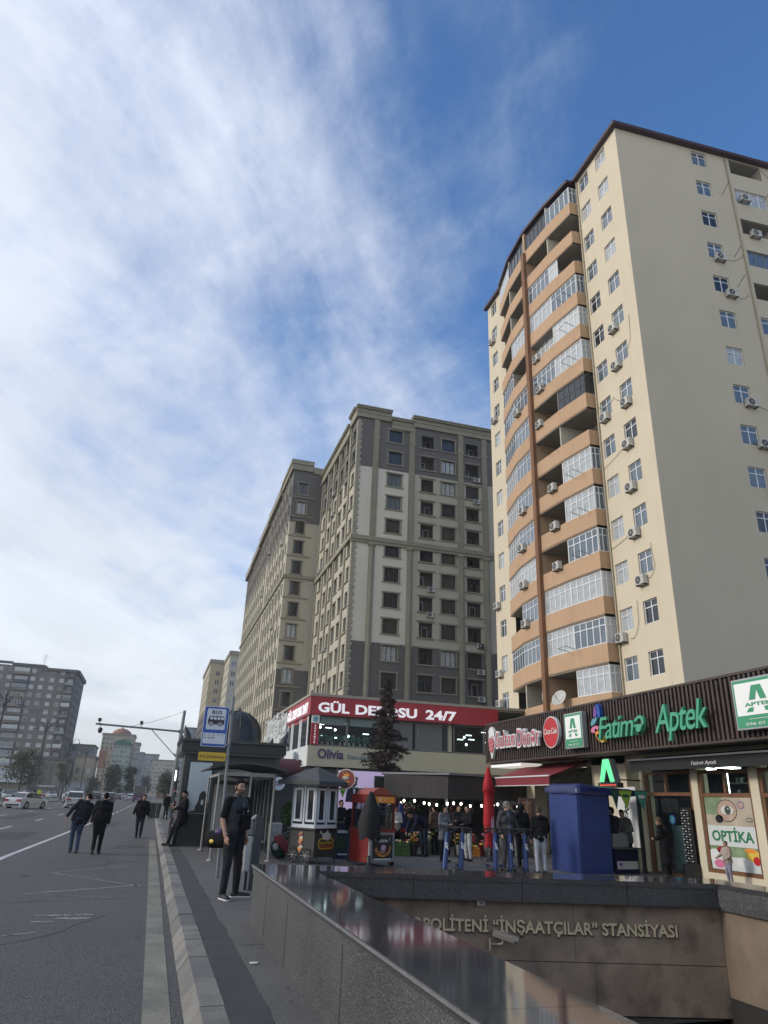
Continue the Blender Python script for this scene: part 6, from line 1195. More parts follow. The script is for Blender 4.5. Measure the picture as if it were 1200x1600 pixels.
for x in (.1, .86): a = MB(); a.disc((x, .2, .11), .11, 'metal_black', 'x', .05, 16); a.disc((x-.03, .2, .11), .05, 'metal_light', 'x', .01, 10); a.build('wheel', t)
t = thing('snack_counter', 'navy counter with printed panels between the two snack carts', 'counter', (5.45, 22.6, 0)); a = MB(); a.box(0, 0, .0, .85, .6, .95, 'navy'); a.box(-.03, -.04, .95, .9, .65, 1.0, 'kiosk_trim'); a.build('body', t); a = MB(); a.box(.05, -.008, .70, .8, -.001, .78, 'plate_white'); a.box(.05, -.008, .20, .5, -.001, .62, 'pennant_dark'); a.box(.08, -.012, .35, .3, -.009, .58, 'leaf_mid'); a.box(.52, -.008, .30, .8, -.001, .6, 'rice'); a.box(.1, -.008, .10, .4, -.001, .15, 'plate_white'); a.build('printed_panel', t)
a = MB(); a.tube([(.05, .1, 1), (.05, .1, 1.95)], .015, 'metal_black'); a.tube([(.8, .1, 1), (.8, .1, 1.95)], .015, 'metal_black'); a.tube([(-.1, .1, 1.93), (1.0, .1, 1.97)], .02, 'metal_black'); a.build('rail', t)
for k, x in enumerate((.18, .78)): p_ = thing('pennant', ('yellow triangular pennant on the left of the counter rail', 'yellow triangular pennant nearer the red wrap cart')[k], 'pennant', (5.45+x, 22.66, 1.93), 0, 'yellow pennants'); a = MB(); a.prism([(-.11, 0), (.11, 0), (.0, -.26)], -.012, -.004, 'pennant_lime', 'y'); a.build('cloth', p_); a = MB(); a.box(-.05, -.016, -.10, .05, -.013, -.06, 'pennant_dark'); a.build('print', p_)
mat('screen_lilac', (.30, .24, .36), .4, .05, 1., emit=(.62, .50, .78, .38)); mat('suit', (.012, .014, .035), .6, .1); mat('skin_print', (.30, .18, .13), .6, .1)
t = thing('advert_screen', 'large lilac screen showing a bearded man in a suit behind the carts', 'screen', (8.15, 30.3, 1.2)); a = MB(); a.box(-.9, 0, .0, 1.25, .12, 1.62, 'kiosk_dark'); a.box(-.85, -.01, .05, 1.2, -.001, 1.57, 'screen_lilac'); a.box(-.7, .04, -1.2, -.62, .1, 0, 'metal_black'); a.box(1.0, .04, -1.2, 1.08, .1, 0, 'metal_black'); w_ = a.build('panel', t); a = MB()
a.prism([(-.50, .36), (-.46, .78), (-.30, .92), (-.14, .96), (.02, .92), (.18, .78), (.22, .36)], -.016, -.011, 'suit', 'y'); a.prism([(-.20, .92), (-.14, .60), (-.06, .92)], -.020, -.0165, 'plate_white', 'y'); a.ell((-.13, -.018, 1.14), (.115, .008, .15), 'skin_print', 14, 8); a.prism([(-.25, 1.17), (-.25, 1.30), (-.13, 1.36), (0, 1.30), (0, 1.17), (-.04, 1.25), (-.20, 1.25)], -.030, -.0265, 'kiosk_dark', 'y'); a.prism([(-.235, 1.10), (-.22, 1.02), (-.13, .96), (-.04, 1.02), (-.02, 1.10), (-.08, 1.06), (-.18, 1.06)], -.030, -.0265, 'kiosk_dark', 'y'); a.box(-.19, -.03, 1.15, -.15, -.027, 1.17, 'kiosk_dark'); a.box(-.10, -.03, 1.15, -.06, -.027, 1.17, 'kiosk_dark'); a.build('picture', w_)
t = thing('hedge_planter', 'low leafy hedge box below the lilac screen', 'planter', (7.3, 28.4, 0)); a = MB(); a.box(0, 0, 0, 1.9, .4, .6, 'kiosk_dark'); a.build('box', t); a = MB()
for k in range(900): p_ = Vector((rq.uniform(0, 1.9), rq.uniform(-.05, .4), .6+rq.uniform(0, .42))); s_ = .035; d_ = Vector((rq.uniform(-1, 1), rq.uniform(-1, 1), rq.uniform(-1, 1)))*s_; e_ = Vector((rq.uniform(-1, 1), rq.uniform(-1, 1), rq.uniform(-1, 1)))*s_; a.quad(p_-d_, p_-e_, p_+d_, p_+e_, rq.choice(('leaf_green', 'leaf_mid', 'ivy')))
a.build('leaves', t)
t = thing('potted_shrub', 'rounded green shrub in a tall dark slatted planter by the pilaf cart', 'potted plant', (4.78, 27, 0)); a = MB(); a.prism([(-.25, 0), (.25, 0), (.32, .74), (-.32, .74)], -.28, .28, 'slat_brown', 'y')
for k in range(6): a.box(-.27+k*.1, -.30, .03, -.22+k*.1, -.281, .72, 'kiosk_trim')
a.build('planter', t); a = MB()
for k in range(1600):
    d_ = Vector((rq.gauss(0, 1), rq.gauss(0, 1), rq.gauss(0, 1))).normalized(); p_ = Vector((d_.x*.30, d_.y*.30, 1.10+d_.z*.38))*1.0+Vector((0, 0, 0)); p_ += d_*rq.uniform(-.10, .03); s_ = .028; u_ = d_.cross(Vector((0, 0, 1))).normalized()*s_; v_ = d_*s_*.7+Vector((0, 0, s_*rq.uniform(-1, 1))); a.quad(p_-u_, p_-v_, p_+u_, p_+v_, rq.choice(('leaf_green', 'leaf_mid', 'leaf_green', 'ivy')))
a.build('foliage', t)
t = thing('round_sign', 'small round white and blue sign hanging under the burgundy awning', 'sign', (4.25, 26.5, 2.08)); a = MB(); a.disc((0, 0, 0), .22, 'plate_white', 'y', .05, 24); a.tube([(0, 0, .2), (0, 0, .7)], .01, 'metal_black', 4); a.build('disc', t); a = MB(); a.prism([(-.12, .02), (-.05, .09), (.0, .05), (.07, .12), (.12, .03)], -.03, -.026, 'sign_blue', 'y'); a.box(-.13, -.03, -.04, .13, -.026, -.01, 'badge_red'); a.box(-.1, -.03, -.08, .1, -.026, -.06, 'sign_blue'); a.build('print', t)
t = thing('utility_box', 'pale grey utility box standing left of the pilaf cart', 'box', (4.0, 26, 0)); a = MB(); a.bbox(0, 0, 0, .42, .4, .82, 'ac_white', .01); a.box(.03, -.006, .05, .39, .0, .77, 'ac_white'); a.box(.34, -.02, .4, .36, -.006, .5, 'metal_black'); a.build('cabinet', t)
mat('bag_pink', (.30, .06, .08), .8, .15, 8.); mat('bag_green', (.012, .045, .035), .8, .15, 8.)
t = thing('luggage_pile', 'pile of pink and green bags with crutches left of the pilaf cart', 'luggage', (3.75, 22.6, 0)); a = MB(); a.ell((.08, 0, .28), (.28, .2, .30), 'bag_green', 12, 8); a.build('green_bag', t); a = MB(); a.tube([(-.12, -.05, .52), (.02, -.12, .50), (.22, -.12, .30), (.38, -.1, .08)], [.08, .14, .15, .10], 'bag_pink', 10); a.build('pink_bag', t); a = MB(); a.tube([(-.1, 0, .5), (.35, .1, .72)], .025, 'metal_grey'); a.tube([(-.05, -.05, .45), (.38, .05, .64)], .025, 'metal_grey'); a.build('crutches', t); a = MB(); a.ell((-.08, -.15, .30), (.09, .06, .10), 'plate_white', 8, 6); a.build('white_bag', t)
# goods, people silhouettes behind: dark shop fronts
# ---------------------------------------------------------------- scooters
mat('scooter_blue', (.008, .038, .155), .35, .1, 4.)
def scooter():
    t = thing('electric_scooter', 'x', 'electric scooter', (0, 0, 0))
    a = MB(); a.bbox(-.09, .10, .12, .09, .85, .17, 'metal_black', .02); a.build('deck', t)
    for y in (.02, .92): a = MB(); a.tube([(-.025, y, .10), (.025, y, .10)], .10, 'metal_black', 16); a.tube([(-.03, y, .10), (.03, y, .10)], .035, 'metal_light', 8); a.build('wheel', t)
    a = MB(); a.tube([(0, .02, .10), (.0, .06, .24), (.012, .13, .55), (.025, .20, .97)], [.045, .062, .062, .055], 'scooter_blue', 12); a.tube([(0, .13, .14), (0, .08, .28)], .05, 'scooter_blue', 8); a.build('stem', t)
    a = MB(); a.tube([(-.26, .22, 1.06), (-.08, .20, 1.08), (.08, .20, 1.08), (.26, .22, 1.06)], .020, 'metal_black', 8); a.tube([(.025, .2, .94), (.02, .2, 1.09)], .045, 'metal_black', 8); a.bbox(-.05, .16, 1.06, .05, .26, 1.10, 'metal_black', .01); a.tube([(-.12, .16, 1.03), (-.28, .12, .96)], .025, 'metal_black', 6); a.tube([(.1, .2, 1.05), (.12, .1, .85), (.03, .12, .7)], .007, 'metal_black', 4); a.build('handlebar', t)
    a = MB(); textfit(a, 'JET', (.045, .045, .60), (.03, .13, .9), (-1, .0, .02), .17, .06, 'sign_white', bold=.03, depth=.006, shear=.2); a.build('lettering', t)
    a = MB(); a.box(-.07, .86, .2, .07, 1.0, .22, 'scooter_blue'); a.build('mudguard', t); return t
s0 = scooter()
SL = ['blue rental scooter at the left end of the row, before the woman with a phone', 'blue rental scooter second from the left, right of the woman in the grey parka', 'blue rental scooter standing just under the closed red umbrella', 'blue rental scooter right in front of the man in the dark blazer', 'blue rental scooter before the woman in pale grey trousers']
for k, (x, y, rz) in enumerate(((6.98, 17.6, -.35), (7.40, 17.6, -.30), (8.34, 17.6, -.2), (8.76, 17.6, -.15), (9.18, 17.6, -.1))):
    o = s0 if k == 0 else copytree(s0); o.location = (x, y, 0); o.rotation_euler.z = rz; o.rotation_euler.y = RAD(3 if k < 2 else 1); o['label'] = SL[k]; o['group'] = 'rental scooters parked behind the parapet'

# ---------------------------------------------------------------- street lamps
def lamp():
    t = thing('street_lamp', 'x', 'street lamp'); a = MB(); a.tube([(0, 0, 0), (0, 0, 1.2), (.0, 0, 10.2), (0, 0, 11)], [.16, .11, .075, .04], 'metal_black', 10); a.lathe([(.28, 0), (.28, .15), (.16, .4), (.2, .5), (.12, .8)], (0, 0, 0), 'metal_black', 12); a.lathe([(.08, 0), (.14, .1), (.08, .2), (.05, .5), (0, .7)], (0, 0, 10.6), 'metal_black', 10); a.build('pole', t)
    for s in (-1, 1):
        a = MB(); a.tube([(0, 0, 9.2), (s*.25, 0, 10.1), (s*.7, 0, 10.75), (s*1.2, 0, 10.75), (s*1.5, 0, 10.35), (s*1.5, 0, 10.0)], .045, 'metal_black', 6); a.tube([(0, 0, 10.3), (s*.4, 0, 10.0), (s*.6, 0, 10.3), (s*.35, 0, 10.45)], .03, 'metal_black', 5); arm = a.build('arm', t)
        a = MB(); a.lathe([(.06, .35), (.14, .3), (.20, .12), (.48, .02), (.46, 0), (.16, -.05), (.12, -.1)], (s*1.5, 0, 9.75), 'metal_grey', 14); a.ell((s*1.5, 0, 9.72), (.22, .22, .16), 'pane_blind', 10, 6); a.build('lamp_head', arm)
    return t
l0 = lamp()
LL = ['double armed street lamp at the very left edge, in front of the old grey block', 'double armed street lamp nearer the right corner of the old grey block', 'double armed street lamp just right of the old grey block', 'double armed street lamp before the ochre house', 'double armed street lamp before the pinkish tower', 'farthest double armed street lamp on the median']
for k, (x, y) in enumerate(((-15.9, 84), (-15.9, 117), (-15.9, 152), (-15.9, 189), (-15.9, 226), (-15.9, 262))):
    o = l0 if k == 0 else copytree(l0); o.location = (x, y, 0); o['label'] = LL[k]; o['group'] = 'street lamps along the median'

# ---------------------------------------------------------------- trees on the left
def tree(label, x, y, h, r, base, m, n=1500, leaf=.35, seed=1, gap=.35, group=None, squash=1., name='roadside_tree'):
    t = thing(name, label, 'tree', (x, y, 0), 0, group); q = random.Random(seed); a = MB(); a.tube([(0, 0, 0), (q.uniform(-.1, .1), 0, h*.35), (q.uniform(-.3, .3), 0, h*.7)], [.2, .14, .06], 'bark', 7)
    cl = []
    for k in range(16):
        an = q.uniform(0, 6.28); zz = base+(h-base)*q.uniform(.1, .92); rr_ = r*q.uniform(.25, .8)*(1-.5*(zz-base)/(h-base)); cl.append(Vector((cos(an)*rr_, sin(an)*rr_, zz)))
        a.tube([(0, 0, min(h*.62, zz*.6)), (cos(an)*rr_*.5, sin(an)*rr_*.5, zz*.85), tuple(cl[-1])], [.06, .04, .015], 'bark', 5)
    a.build('trunk', t); a = MB()
    for k in range(n):
        c_ = q.choice(cl); d_ = Vector((q.gauss(0, 1), q.gauss(0, 1), q.gauss(0, .8))); p_ = c_+d_*r*.24
        if noise.noise(p_*.55+Vector((seed*7, 0, 0))) < -gap+.0: continue
        u_ = Vector((q.uniform(-1, 1), q.uniform(-1, 1), q.uniform(-1, 1))).normalized()*leaf*q.uniform(.4, 1); v_ = Vector((q.uniform(-1, 1), q.uniform(-1, 1), q.uniform(-1, 1))).normalized()*leaf*q.uniform(.3, .8)
        a.quad(p_-u_, p_-v_, p_+u_, p_+v_, m[q.randrange(len(m))])
    a.build('crown', t); return t
DK = ('leaf_dark', 'leaf_dark', 'leaf_mid'); DR = ('leaf_dry', 'leaf_mid', 'leaf_mid')
tree('sparse brownish tree in front of the annex with the tall dark window', -26.2, 172, 9.2, 4.2, 2.6, DR, 5200, .24, 1, .2)
tree('small greyish tree right of the second street lamp', -24.6, 228, 8.6, 2.6, 2.5, DR, 2600, .25, 2, .2)
tree('dark dense tree below the green roofed tower', -12.6, 268, 11.0, 3.4, .8, DK, 3200, .4, 3, .5)
tree('dark tree right of the dense one, before the slim ochre tower', -7.6, 276, 10.4, 2.8, .8, DK, 2600, .4, 4, .5)
tree('low dark bush like tree left of the dense dark tree', -18.6, 262, 5.6, 2.4, .4, DK, 1500, .35, 5, .5)
tree('low dark round tree beyond the parked cars left', -22.0, 300, 6.5, 3.0, .5, DK, 1500, .4, 6, .5)
tree('roadside tree beyond the traffic camera pole on the right pavement', 3.4, 190, 6.5, 2.6, 1.6, DK, 1600, .3, 7, .4)
tree('farther roadside tree on the right pavement', 3.9, 250, 8.0, 3.0, 1.6, DK, 1600, .35, 8, .4)
tree('dark tree at the far end of the road', -3.2, 420, 10, 4.0, 1., DK, 1500, .5, 9, .5)

# ---------------------------------------------------------------- vehicles
PAINT = {}
def paint(nm, col, metal=.2):
    if 'paint_'+nm not in MATS: mat('paint_'+nm, col, .22, .05, 1., metal=metal, coat=.7)
    return 'paint_'+nm
for nm, c_ in (('white', (.50, .51, .52)), ('silver', (.30, .31, .32)), ('black', (.015, .016, .018)), ('grey', (.09, .095, .10)), ('red', (.22, .02, .02)), ('blue', (.03, .05, .12))): paint(nm, c_)
mat('car_glass', (.010, .012, .014), .05, .1, spec=.8); mat('tyre', (.012, .012, .012), .8, .1); mat('tail_red', (.30, .01, .01), .3, .1); mat('plate', (.6, .6, .6), .4, .02); mat('head_lamp', (.7, .7, .7), .2, .05)
def car(kind='sedan', col='white'):
    P = 'paint_'+col; t = thing('parked_car', 'car to be described', 'car'); L_, W_ = (4.6, 1.8) if kind != 'suv' else (4.6, 1.86)
    # side profiles (y from rear -L/2 to front), z
    if kind == 'sedan': low = [(-2.3, .45), (-2.3, .80), (-2.22, .98), (-1.6, 1.02), (-.9, 1.0), (.9, .95), (1.5, .90), (2.15, .76), (2.3, .60), (2.3, .42)]; cab = [(-1.75, .98), (-1.15, 1.38), (-.5, 1.46), (.25, 1.42), (1.15, .93)]
    elif kind == 'suv': low = [(-2.28, .50), (-2.32, .95), (-2.25, 1.08), (-1.0, 1.10), (1.0, 1.06), (1.9, .98), (2.28, .80), (2.3, .48)]; cab = [(-2.22, 1.06), (-1.95, 1.62), (-1.2, 1.72), (.2, 1.68), (1.15, 1.05)]
    else: low = [(-2.0, .45), (-2.05, .85), (-1.95, 1.0), (-.9, 1.0), (.8, .97), (1.5, .88), (1.95, .7), (2.0, .44)]; cab = [(-1.92, .98), (-1.65, 1.42), (-1.0, 1.52), (.1, 1.48), (1.1, .95)]
    a = MB(); secs = []
    for x, ins, dz_ in ((-.5, .0, 0), (-.47, .0, .0), (.47, 0, 0), (.5, 0, 0)): pass
    bot = .22; nS = len(low); v = []
    xs = [(-W_/2, .05, -.05), (-W_/2+.06, .01, -.01), (-W_/4, 0, 0), (W_/4, 0, 0), (W_/2-.06, .01, -.01), (W_/2, .05, -.05)]
    for x, ie, dz_ in xs:
        v += [(x, low[0][0]*(1-ie*.5), bot)]+[(x, y*(1-ie), z_+dz_*(1 if z_ > .7 else 0)) for y, z_ in low]+[(x, low[-1][0]*(1-ie*.5), bot)]
    M_ = nS+2; f = [(i*M_+k, i*M_+k+1, (i+1)*M_+k+1, (i+1)*M_+k) for i in range(len(xs)-1) for k in range(M_-1)]+[(i*M_+M_-1, i*M_, (i+1)*M_, (i+1)*M_+M_-1) for i in range(len(xs)-1)]
    f += [list(range(M_))[::-1], list(range((len(xs)-1)*M_, len(xs)*M_))]; a.add(v, f, P, False)
    for y in (-1.35, 1.38):
        for s in (-1, 1): a.disc((s*(W_/2+.002), y, .34), .36, 'tyre', 'x', .012, 18)
    a.build('body', t); a = MB(); v = []
    for x, k in ((-W_/2+.06, 0), (-W_/2+.22, 1), (W_/2-.22, 1), (W_/2-.06, 0)):
        if k: v += [(x, y, z_) for y, z_ in cab]
        else: v += [(x, y*(1.02), min(z_, cab[0][1]+.06) if i not in (0, len(cab)-1) else z_) for i, (y, z_) in enumerate(cab)]
    v = []
    for s in (-1, 1):
        v += [(s*(W_/2-.07), y, z_) for y, z_ in (cab[0], cab[-1])]; v += [(s*(W_/2-.24), y, z_) for y, z_ in cab[1:-1]]
    # 0 rear low,1 front low,2..4 roof
    f = [(0, 1, 4, 3, 2), (9, 6, 5, 7, 8) if False else (5, 7, 8, 9, 6), (0, 2, 7, 5), (1, 6, 9, 4)]
    a.add(v, f, 'car_glass'); a.add(v, [(2, 3, 8, 7), (3, 4, 9, 8)], P); 
    e = .02
    for s in (-1, 1):
        for A_, B_ in (((W_/2-.065, *cab[0]), (W_/2-.235, *cab[1])), ((W_/2-.065, *cab[-1]), (W_/2-.235, *cab[-2])), ((W_/2-.13, -.25, (cab[0][1]+cab[2][1])/2-.15), (W_/2-.235, cab[2][0]+.15, cab[2][1]))): a.tube([(s*A_[0], A_[1], A_[2]), (s*B_[0], B_[1], B_[2])], .035, P, 5)
        a.tube([(s*(W_/2-.24), *cab[1]), (s*(W_/2-.24), *cab[2]), (s*(W_/2-.24), *cab[3])], .035, P, 5)
    a.build('cabin', t); hz = low[1][1]
    for s in (-1, 1): a = MB(); a.bbox(s*.62-.22, -L_/2-.03 if kind != 'hatch' else -2.07, hz-.14, s*.62+.22, -L_/2+.15, hz+.05, 'tail_red', .02); a.build('tail_light', t); a = MB(); fy = low[-2][0]; a.bbox(s*.64-.18, fy-.25, .58, s*.64+.18, fy+.015, .72, 'head_lamp', .02); a.build('headlight', t); a = MB(); a.bbox(s*(W_/2+.08)-.09, .75, 1.0, s*(W_/2+.08)+.09, .87, 1.12, P, .03); a.build('mirror', t)
    a = MB(); yb = -L_/2-.035 if kind != 'hatch' else -2.08; a.box(-.26, yb, .62, .26, yb+.02, .73, 'plate'); a.build('number_plate', t); a = MB(); a.box(-.7, yb+.0, .28, .7, yb+.06, .42, 'tyre'); a.build('bumper_trim', t)
    for y in (-1.35, 1.38):
        for s in (-1, 1): a = MB(); a.disc((s*(W_/2-.09), y, .32), .32, 'tyre', 'x', .2, 18); w_ = a.build('wheel', t); a = MB(); a.disc((s*(W_/2+.012), y, .32), .20, 'silver', 'x', .02, 14); a.build('rim', w_)
    return t
protos = {}; cn = [0]
def place_car(kind, col, x, y, rz, label, group, name='parked_car', z=-.15):
    k = (kind, col)
    if k in protos: o = copytree(protos[k])
    else: o = protos[k] = car(kind, col)
    o.name = name; o.location = (x, y, z); o.rotation_euler.z = rz; o['label'] = label; o['group'] = group; o['category'] = 'car'
MV, PK = 'cars driving along the road', 'cars standing beyond the median'
place_car('sedan', 'white', -11.35, 80.5, -.42, 'white sedan at the left, turned slightly, nearest car in the road', MV, 'moving_car')
place_car('suv', 'white', -7.75, 90, .02, 'white boxy estate driving away beside the two walkers', MV, 'moving_car')
place_car('suv', 'black', -7.3, 152, 0, 'black off-road car driving away behind the heads of the two walkers', MV, 'moving_car')
place_car('sedan', 'white', -4.7, 190, 0, 'small white sedan driving away just left of the purple bus', MV, 'moving_car')
place_car('sedan', 'silver', -11.5, 124, 0, 'silver sedan in the left lane beyond the white estate', MV, 'moving_car')
rc = random.Random(12); DIRS = 0
LABS = ['far off {} car in the traffic {} of the road']
far = [(-8.0, 205, 'sedan', 'grey'), (-11.2, 175, 'suv', 'black'), (-11.4, 200, 'sedan', 'white'), (-8.1, 236, 'sedan', 'white'), (-11.0, 228, 'hatch', 'silver'), (-4.9, 232, 'hatch', 'silver'), (-4.8, 262, 'sedan', 'black'), (-8.2, 270, 'suv', 'grey'), (-11.4, 262, 'sedan', 'white'), (-4.6, 296, 'suv', 'white'), (-8.0, 305, 'sedan', 'red'), (-11.2, 300, 'sedan', 'white')]
lanes = {-4: 'right lane', -8: 'middle lane', -11: 'left lane'}
cnt = {}
for x, y, kd, cl_ in far:
    ln = 'right' if x > -6 else ('middle' if x > -9.6 else 'left'); cnt[ln] = cnt.get(ln, 0)+1
    od = ['nearer', 'next', 'third', 'farther', 'fifth'][cnt[ln]-1]
    place_car(kd, cl_, x, y, 0, f'small far {cl_} {dict(sedan="sedan", suv="tall car", hatch="hatchback")[kd]}, {od} of the distant cars in the {ln} lane', MV, 'moving_car')
pk = [(-21.2, 150, 'sedan', 'white', pi+.35, 'white car facing the road between the first two lamps'), (-24.6, 150, 'hatch', 'white', pi+.2, 'white hatchback at the left edge beyond the median'), (-20.2, 128, 'sedan', 'grey', pi, 'grey car at the left edge behind the white sedan'), (-17.9, 190, 'sedan', 'white', pi+.5, 'white car just left of the second lamp, turned'), (-22.6, 196, 'sedan', 'white', pi+.3, 'white sedan with pale roof before the dark bushes'), (-28.5, 160, 'suv', 'black', pi, 'dark tall car in the shade before the annex'), (-24.5, 120, 'suv', 'black', pi, 'black tall car at the very left edge'), (-28, 190, 'sedan', 'silver', pi/2, 'silver car standing crosswise beyond the median'), (-23.5, 172, 'suv', 'grey', pi, 'grey tall car behind the white cars'), (-19.4, 214, 'suv', 'white', pi, 'white tall car under the third lamp'), (-19.6, 240, 'sedan', 'silver', pi, 'silver sedan under the fourth lamp'), (-23.5, 232, 'sedan', 'black', pi, 'black sedan before the low pale building'), (-26.5, 214, 'hatch', 'red', pi, 'dark red hatchback before the low pale building'), (-19.3, 268, 'sedan', 'white', pi, 'white sedan under the fifth lamp'), (-23.2, 262, 'hatch', 'white', pi, 'white hatchback beside the low dark bush'), (-19.6, 300, 'suv', 'silver', pi, 'silver tall car far beyond the median'), (-30, 138, 'sedan', 'blue', pi/2, 'dark blue car near the sloped roof'), (-32, 175, 'sedan', 'white', pi/2, 'white car parked by the shop annex')]
for x, y, kd, cl_, rz, lb in pk: place_car(kd, cl_, x, y, rz, lb, PK)
# purple bus
t = thing('city_bus', 'purple city bus with a dark rear window driving away down the road', 'bus', (-2.35, 172, -.15)); mat('bus_purple', (.075, .018, .085), .35, .1, 1., coat=.4)
a = MB(); a.bbox(-1.25, 0, .35, 1.25, 11.5, 1.55, 'bus_purple', .08); a.bbox(-1.24, .02, 1.50, 1.24, 11.48, 3.05, 'car_glass', .12); a.bbox(-1.2, .05, 3.0, 1.2, 11.4, 3.2, 'bus_purple', .06); a.build('body', t)
a = MB(); a.box(-1.27, -.02, 1.4, -1.15, .1, 3.1, 'metal_light'); a.box(1.15, -.02, 1.4, 1.27, .1, 3.1, 'metal_light'); a.build('pillar', t)
for s in (-1, 1): a = MB(); a.bbox(s*1.0-.12, -.03, .8, s*1.0+.12, .05, 1.25, 'tail_red', .02); a.build('tail_light', t)
for y in (2.6, 8.8):
    for s in (-1, 1): a = MB(); a.disc((s*1.12, y, .48), .48, 'tyre', 'x', .28, 18); a.build('wheel', t)
a = MB(); a.box(-.3, -.02, .6, .3, -.0, .72, 'plate'); a.build('number_plate', t)

rc2 = random.Random(31)
for x, y, h_, c_, lb in ((8.15, 24.35, .42, 'leaf_green', 'green crate low in front of the market table'), (9.9, 25.2, .5, 'crate_black', 'stacked black crate behind the man in white trousers'), (11.0, 25.3, .62, 'slat_brown', 'brown wooden crate right of the red umbrella under the stall'), (11.45, 25.0, .35, 'cart_red', 'low red crate under the right end of the bulbs'), (12.9, 24.9, .8, 'metal_grey', 'grey cabinet in the dark opening behind the kebab board'), (10.75, 24.6, .3, 'orange', 'low orange crate of fruit behind the umbrella base')):
    t = thing('crate', lb, 'crate', (x, y, 0), rc2.uniform(-.3, .3)); a = MB(); a.box(-.25, -.18, 0, .25, .18, .03, c_)
    for q in range(3): z0 = .03+q*(h_-.03)/3; a.box(-.25, -.18, z0, .25, -.16, z0+(h_-.03)/3-.02, c_); a.box(-.25, .16, z0, .25, .18, z0+(h_-.03)/3-.02, c_); a.box(-.25, -.16, z0, -.23, .16, z0+(h_-.03)/3-.02, c_); a.box(.23, -.16, z0, .25, .16, z0+(h_-.03)/3-.02, c_)
    a.build('box', t); a = MB()
    for q in range(16): a.ell((rc2.uniform(-.2, .2), rc2.uniform(-.12, .12), h_-.02+rc2.uniform(0, .05)), (.045, .045, .04), rc2.choice(('orange', 'leaf_green', 'sign_red', 'yellow', 'rice')), 7, 5)
    a.build('goods', t)
for k, (x, z_) in enumerate(((9.25, 1.15), (9.5, 1.3), (11.2, 1.2), (11.9, 1.3), (10.4, 1.35))):
    t = thing('hanging_basket', ('leafy basket hanging above the grey parka', 'second leafy basket hanging under the stall canopy left', 'leafy basket hanging right of the red umbrella', 'leafy basket hanging near the kebab board', 'leafy basket hanging between the stall posts')[k], 'hanging basket', (x, 27.4, z_), 0, 'baskets hanging in the stall'); a = MB(); a.lathe([(.03, 0), (.13, .06), (.15, .14)], (0, 0, 0), 'slat_brown', 10); a.tube([(0, 0, .12), (0, 0, 1.2)], .006, 'metal_black', 4); a.build('basket', t); a = MB()
    for q in range(130): p_ = Vector((rc2.gauss(0, .13), rc2.gauss(0, .13), .16+rc2.gauss(0, .10))); d_ = Vector((rc2.uniform(-1, 1), rc2.uniform(-1, 1), rc2.uniform(-1, 1)))*.035; e_ = Vector((rc2.uniform(-1, 1), rc2.uniform(-1, 1), rc2.uniform(-1, 1)))*.035; a.quad(p_-d_, p_-e_, p_+d_, p_+e_, rc2.choice(('leaf_green', 'leaf_mid', 'pink', 'leaf_green')))
    a.build('foliage', t)
# ---------------------------------------------------------------- people
mat('skin_tan', (.36, .205, .14), .55, .06, 6., bump=.1); mat('skin_pale', (.42, .26, .19), .55, .06, 6.); mat('skin_brown', (.10, .055, .035), .55, .06, 6.)
mat('hair_black', (.008, .006, .005), .95, .3, 40., .8, 90, spec=.15); mat('hair_brown', (.06, .035, .02), .6, .3, 30., .6, 60); mat('hair_grey', (.14, .13, .12), .7, .3, 30., .5, 60)
def clothm(nm, c): 
    if 'cloth_'+nm not in MATS: mat('cloth_'+nm, c, .92, .25, 5., .6, 16, spec=.18)
    return 'cloth_'+nm
for nm, c_ in (('charcoal', (.020, .020, .023)), ('jet', (.009, .009, .011)), ('denim', (.045, .065, .11)), ('denim_dark', (.02, .025, .04)), ('parka', (.12, .125, .135)), ('white_trousers', (.42, .42, .43)), ('pale_trousers', (.33, .35, .40)), ('blazer', (.055, .052, .055)), ('tee_blue', (.09, .12, .17)), ('navy2', (.012, .015, .03)), ('beige', (.36, .29, .24)), ('lilac_grey', (.25, .24, .30)), ('offwhite', (.42, .42, .38)), ('olive_grey', (.10, .10, .095)), ('vest', (.55, .65, .05)), ('brown_coat', (.09, .06, .045))): clothm(nm, c_)
mat('sole_white', (.62, .62, .60), .6, .05); mat('shoe_dark', (.014, .014, .015), .6, .15, 8.); mat('stubble', (.105, .066, .048), .7, .2, 60.); mat('eye_white', (.55, .55, .53), .3, 0); mat('lips', (.26, .11, .09), .5, .05)
def capsule(bm, p, q, r0, r1, n=12, squash=None):
    p, q = Vector(p), Vector(q); d = q-p; L_ = d.length
    if L_ < 1e-5: d = Vector((0, 0, 1)); q = p+d*1e-4; L_ = 1e-4
    d.normalize(); up = Vector((0, 1, 0)) if abs(d.y) < .85 else Vector((1, 0, 0)); a = d.cross(up).normalized(); b = a.cross(d)
    rings = []
    for t_ in (-80, -50, -22): rings.append((p+d*r0*sin(RAD(t_)), r0*cos(RAD(t_))))
    rings += [(p, r0), (q, r1)]
    for t_ in (22, 50, 80): rings.append((q+d*r1*sin(RAD(t_)), r1*cos(RAD(t_))))
    vs = []
    for c_, r_ in rings: vs.append([bm.verts.new(c_+(a*cos(2*pi*k/n)+b*sin(2*pi*k/n))*r_) for k in range(n)])
    for A_, B_ in zip(vs, vs[1:]):
        for k in range(n): bm.faces.new((A_[k], A_[(k+1) % n], B_[(k+1) % n], B_[k]))
    bm.faces.new(vs[0][::-1]); bm.faces.new(vs[-1])
